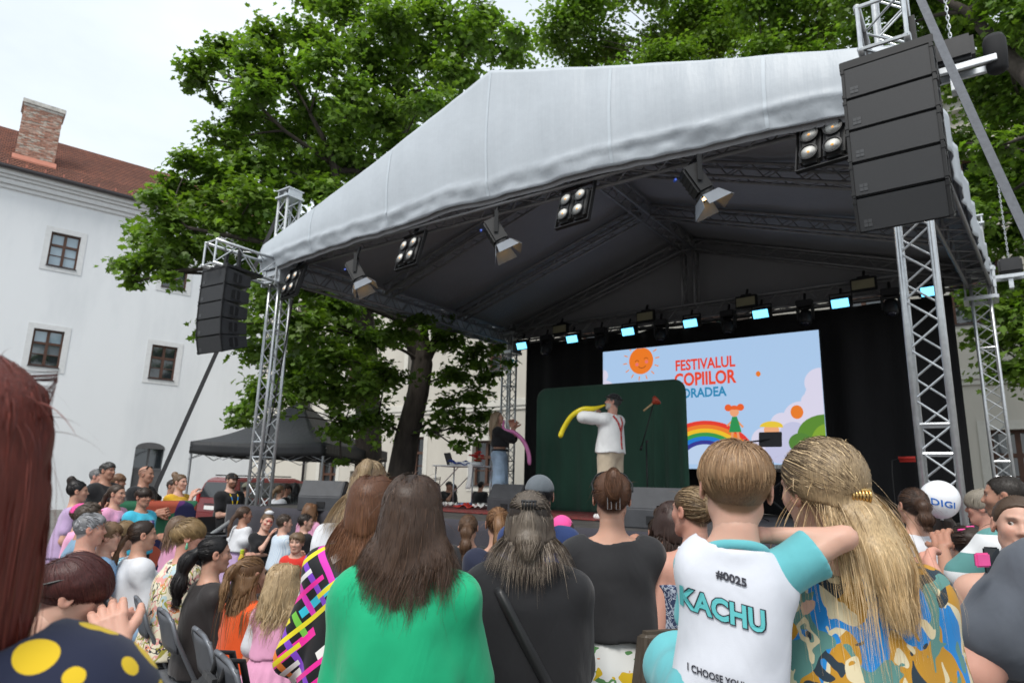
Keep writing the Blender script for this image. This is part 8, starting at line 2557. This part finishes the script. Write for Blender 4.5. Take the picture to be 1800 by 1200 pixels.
sd.ell((CRC + [0, 0, .03]) * J.hh, tuple((CRR + .06) * J.hh), 0); sd.cut(lambda X, Y, Z: .26 * J.hh - Z)
sd.ell(np.array([0, -.05, .27]) * J.hh, (.52 * J.hh, .60 * J.hh, .035 * J.hh), .03 * J.hh)
V, F = sd.nets(); link('bowler_hat', np_mesh('hat', (J.R @ V.T).T + J.HC, F, [C_BLACK], True), p['root'])
M_BRACE = polka_mat('braces', (.5, .03, .03), (.7, .7, .68), 45, .3)
z = J.NB[2]; zw = J.P[2] + .02
for s in (-1, 1): strap_back(p, s * .09, z - .035, s * .0, z - .24, .035, M_BRACE, 'brace')
strap_back(p, 0, z - .23, .0, zw, .035, M_BRACE, 'brace')
mouthw = p['root'].matrix_basis @ Vector(J.HC + J.R @ (np.array((0, .42, -.25)) * J.hh))
def curve_balloon(pts, r, m, name, label):
    pts = [Vector(q) for q in pts]
    n = 28; out = []
    # Catmull-Rom through the points
    P4 = [pts[0] * 2 - pts[1]] + pts + [pts[-1] * 2 - pts[-2]]
    for i in range(len(pts) - 1):
        for k in range(8):
            t = k / 8; a, b_, c, d_ = P4[i:i + 4]
            out.append(.5 * ((2 * b_) + (c - a) * t + (2 * a - 5 * b_ + 4 * c - d_) * t * t + (3 * b_ - a - 3 * c + d_) * t ** 3))
    out.append(pts[-1]); L = len(out)
    rs = [r * min(1, .35 + 3 * i / L) * (min(1, (L - i) / 3 + .15)) for i in range(L)]
    o0 = out[0].copy()
    mb = MB(); mb.tube([q - o0 for q in out], rs, 12)
    return tag(mb.build(name, m, None, smooth=True, loc=o0), label, 'balloon')
curve_balloon([mouthw, at(1044, 718, dc - .12), at(1024, 719, dc - .14), at(1005, 731, dc - .14), at(991, 752, dc - .1), at(984, 769, dc - .1)], .034, mat('yellow_balloon', (.75, .60, .02), .25, var=.03), 'long_balloon', 'long bent yellow balloon blown up by the clown')
# woman with a pink balloon
wb = atz(876, 897, DZ); dw = hypot(wb.x, wb.y)
p = person('singer', 'woman in black cropped top and wide jeans blowing up a pink balloon', 0, 0, 0, 100, dict(S=1.60, skin='light', hair=HR('long', (.16, .11, .07), (.40, .29, .18), len=.5, vol=.08, wave=.008, light=(.5, .38, .25), light_frac=.4), top=dict(m=C_BLACK, sleeve=.85, flare=.03, hem=.635, loose=.01, inf=.014, name='crop_top', neck=(.075, .09, .06)), bottom=dict(m=C_LDENIM, wide=.055, inf=.014, rise=.065), shoes=SH_W, head=(10, 14, 0), armL=((-.36, .44, .20), (.6, .1, -1)), armR=((-.36, .48, .16), (.6, .1, -1)), lean=-4, stance=.07), base=wb, near=1)
J = p['J']
mouthw = p['root'].matrix_basis @ Vector(J.HC + J.R @ (np.array((0, .42, -.25)) * J.hh))
ring = [Vector((J.P[0] + (.098 * J.S) * cos(a), J.P[1] - .004 + .078 * J.S * sin(a), J.P[2] + .062 * J.S)) for a in [k * pi / 14 for k in range(29)]]
q = MB(); q.tube(ring, .016, 6); q.build('belt', M_BLACK, p['root'])
curve_balloon([mouthw, at(886, 755, dw - .1), at(904, 760, dw - .1), at(920, 775, dw - .1), at(929, 796, dw - .1), at(931, 817, dw - .1)], .034, mat('pink_balloon', (.72, .22, .48), .25, var=.03), 'long_balloon', 'long bent pink balloon blown up by the woman on stage')
# ================================================================== CROWD THINGS
# white round balloon with lettering
bc = at(1652, 876, 5.3); br = .118
bo_ = empty('round_balloon', bc, 0, 'white round balloon with blue lettering above the crowd', 'balloon')
q = MB(); q.lathe([(.004, -br * 1.16), (.012, -br * 1.15), (.006, -br * 1.1)] + [(br * sin(a) * (1 if a > pi / 2 else 1), -br * 1.09 * cos(a) if a < pi / 2 else -br * cos(a)) for a in [.09 + k * (pi - .1) / 20 for k in range(21)]], 28)
skin_ = q.build('skin', mat('white_latex', (.78, .79, .82), .3, var=.02), bo_, smooth=True)
vs_, fs_ = text_mesh('DIGI', 1.0, .02, 1.05)
x0, x1 = min(v[0] for v in vs_), max(v[0] for v in vs_); y1_ = max(v[1] for v in vs_)
view = (Vector((0, 0, EYE)) - bc).normalized(); sx_ = Vector((0, 0, 1)).cross(view).normalized(); uz_ = view.cross(sx_)
mb = MB(); pts = []
for x, y in vs_:
    u_ = ((x - x0) / (x1 - x0) - .5) * 1.18 * br + .16 * br; w_ = (y / y1_ - .5) * .36 * br - .22 * br - u_ * .22
    l_ = sqrt(u_ * u_ + w_ * w_) / br
    th_ = min(l_, 1.45)
    dirv = (view * cos(th_) + (sx_ * u_ + uz_ * w_) / (l_ * br + 1e-9) * sin(th_))
    pts.append(dirv * (br * 1.012 if dirv.z > 0 else br * 1.0 * (1 + .09 * dirv.z * dirv.z) * 1.012))
mb.add(pts, fs_); mb.build('lettering', mat('blue_print', (.02, .15, .55), .4, var=0), bo_, fix=False)
q = MB(); q.tube([(0, 0, -br * 1.15), (.01, 0, -br * 1.5), (-.02, .01, -br * 2.6), (.0, .0, -br * 4)], .0025, 4); q.build('string', M_BLACK, bo_)
# folding chairs
M_CHP = mat('chair_plastic', (.075, .08, .092), .45, var=.1); M_CHM = mat('chair_steel', (.16, .17, .19), .4, metal=.5, var=.1)
def make_chair():
    o = empty('folding_chair', (0, 0, 0))
    for s in (-1, 1):
        q = MB(); q.tube([(s * .20, .26, 0), (s * .205, -.02, .44), (s * .205, -.16, .70), (s * .19, -.195, .80), (s * .12, -.21, .835), (0, -.212, .84)], .0125, 8); q.build('back_leg', M_CHM, o, smooth=True)
        q = MB(); q.tube([(s * .185, -.26, 0), (s * .18, .17, .44)], .0115, 8); q.build('front_leg', M_CHM, o, smooth=True)
        q = MB(); q.lathe([(.016, 0), (.018, .03), (.013, .035)], 8, M=Matrix.Translation((s * .20, .26, 0))); q.build('foot_cap', M_BLKPL, o)
    q = MB(); q.grid(lambda a, b: (-.2 + a * .4, -.16 + b * .38, .445 + .012 * (2 * a - 1) ** 2 - .03 * (b if b > .8 else 0) * (b - .8) * 5), 10, 10)
    solidify(q.build('seat', M_CHP, o, smooth=True, fix=False), .016)
    q = MB(); q.grid(lambda a, b: (-.195 + a * .39, -.150 - .045 * b - .018 * (1 - (2 * a - 1) ** 2), .63 + b * .19), 12, 6)
    solidify(q.build('backrest', M_CHP, o, smooth=True, fix=False), .014)
    q = MB(); q.tube([(-.19, -.15, .115), (.19, -.15, .115)], .009, 6); q.build('cross_bar', M_CHM, o)
    return o
ch0 = make_chair()
CH = [(205, 1008, 50, 'grey folding chair numbered 23 under the woman in white blouse', '23'), (253, 1020, 50, 'grey folding chair between the white blouse and the pastel print blouse', None), (279, 1036, 54, 'grey folding chair under the woman in pastel print blouse', None), (301, 1068, 54, 'grey folding chair numbered 20 under the girl in sheer black top', '20'), (354, 1108, 54, 'empty grey folding chair in front of the chair with the black backpack', None), (396, 1152, 54, 'empty grey folding chair with a black backpack strap hung over it', None)]
for i, (x, y, az, lab, num) in enumerate(CH):
    o = ch0 if i == 0 else copy_tree(ch0)
    q = atz(x, y, .84); o.location = (q.x, q.y, 0); o.rotation_euler = (0, 0, radians(-az))
    off_ = Matrix.Rotation(radians(-az), 3, 'Z') @ Vector((0, .2, 0)); o.location = Vector(o.location) + off_
    who = {0: 'whitepony', 2: 'pastel', 3: 'blackpony'}.get(i)
    if who: r_ = PEOPLE[who]['root']; o.location = Vector((r_.location.x, r_.location.y, 0)) + Matrix.Rotation(r_.rotation_euler.z, 3, 'Z') @ Vector((0, -.01, 0)); o.rotation_euler = r_.rotation_euler
    tag(o, lab, 'chair', 'grey folding chairs')
chairs = [o for o in COL.objects if o.name.startswith('folding_chair')]
for o, c in zip(sorted(chairs, key=lambda o: o.name), CH):
    if c[4]:
        vs_, fs_ = text_mesh(c[4], .045, .001)
        mb = MB(); mb.add([(.02 - x + .02, -.2215, .735 + y) for x, y in vs_], fs_)
        # lettering faces the rear of the backrest
        mb.v = [(-(x_ - .02), y_ - .004, z_) for x_, y_, z_ in mb.v]
        mb.build('number', mat('white_number', (.7, .7, .7), .6, var=0), o, fix=False)
bp_ = atz(392, 1165, .80)
bpk = empty('backpack', bp_ + Vector((0, 0, -.42)), radians(-54), 'black backpack hung on the back of a grey folding chair', 'backpack')
q = MB(); q.hexa([(-.15, -.14, 0), (.15, -.14, 0), (.15, .0, 0), (-.15, .0, 0), (-.13, -.10, .38), (.13, -.10, .38), (.13, .0, .38), (-.13, .0, .38)]); q.build('pack', cloth('backpack', (.012, .012, .014)), bpk, bevel=.04, segs=3)
for s in (-1, 1):
    q = MB(); q.tube([(s * .08, -.02, .36), (s * .085, .0, .45), (s * .09, .06, .44), (s * .09, .10, .30)], .016, 6); q.build('strap', cloth('backpack', (.012, .012, .014)), bpk, smooth=True)
# paper cone of popcorn in the dotted woman's hand
J = PEOPLE['shortred']['J']; hw = PEOPLE['shortred']['root'].matrix_basis @ Vector(J.HA[1] + nrm(J.HA[1] - J.EL[1]) * .08)
pcw = at(268, 1150, hypot(hw.x, hw.y))
pc = empty('popcorn_cone', hw + Vector((0, .02, -.08)), 0, 'paper cone of yellow popcorn held by the woman with short red hair', 'snack')
q = MB(); q.lathe([(.004, -.10), (.034, .02), (.036, .022)], 14); q.build('cone', mat('kraft_paper', (.45, .28, .14), .7), pc, smooth=True)
rq = random.Random(3)
for i in range(16):
    q = MB(); c = Vector((rq.uniform(-.028, .028), rq.uniform(-.028, .028), .025 + rq.uniform(0, .03)))
    for k in range(4): q.lathe([(.002, -.007), (.008, 0), (.002, .008)], 6, M=Matrix.Translation(c + Vector((rq.uniform(-.007, .007), rq.uniform(-.007, .007), rq.uniform(-.005, .005)))))
    q.build('popcorn', mat('popcorn', (.66, .50, .14), .7), pc, smooth=True)
# pink phone and a wand held up at the right
ph_ = at(1727, 985, 2.2)
o = empty('pink_phone', ph_, radians(20), 'pink phone held up beside the grey t-shirt', 'phone')
q = MB(); q.box((-.026, -.005, -.016), (.026, .005, .02)); q.build('case', C_PINKC, o, bevel=.004)
q = MB(); q.box((-.022, .0052, -.013), (.022, .006, .017)); q.build('screen', M_GLASS_D, o)
o = empty('black_phone', at(1744, 985, 2.3), radians(-15), 'black phone held beside the striped polo shirt', 'phone')
q = MB(); q.box((-.02, -.004, -.036), (.02, .004, .036)); q.build('case', M_BLKPL, o, bevel=.004)
q = MB(); q.box((-.018, -.0052, -.033), (.018, -.0042, .033)); q.build('screen', M_GLASS_D, o)
# yellow juice bottle on the chair row
bt = atz(422, 985, .80) if False else at(424, 985, 7.6)
o = empty('juice_bottle', (bt.x, bt.y, bt.z - .08), 0, 'small yellow juice bottle by the girl with the braid', 'bottle')
q = MB(); q.lathe([(.03, 0), (.034, .02), (.03, .06), (.034, .10), (.018, .14), (.018, .15)], 14); q.build('bottle', mat('yellow_juice', (.62, .45, .04), .2), o, smooth=True)
q = MB(); q.lathe([(.02, .15), (.021, .185), (.015, .19)], 12); q.build('cap', mat('lime_cap', (.45, .55, .03), .4), o)
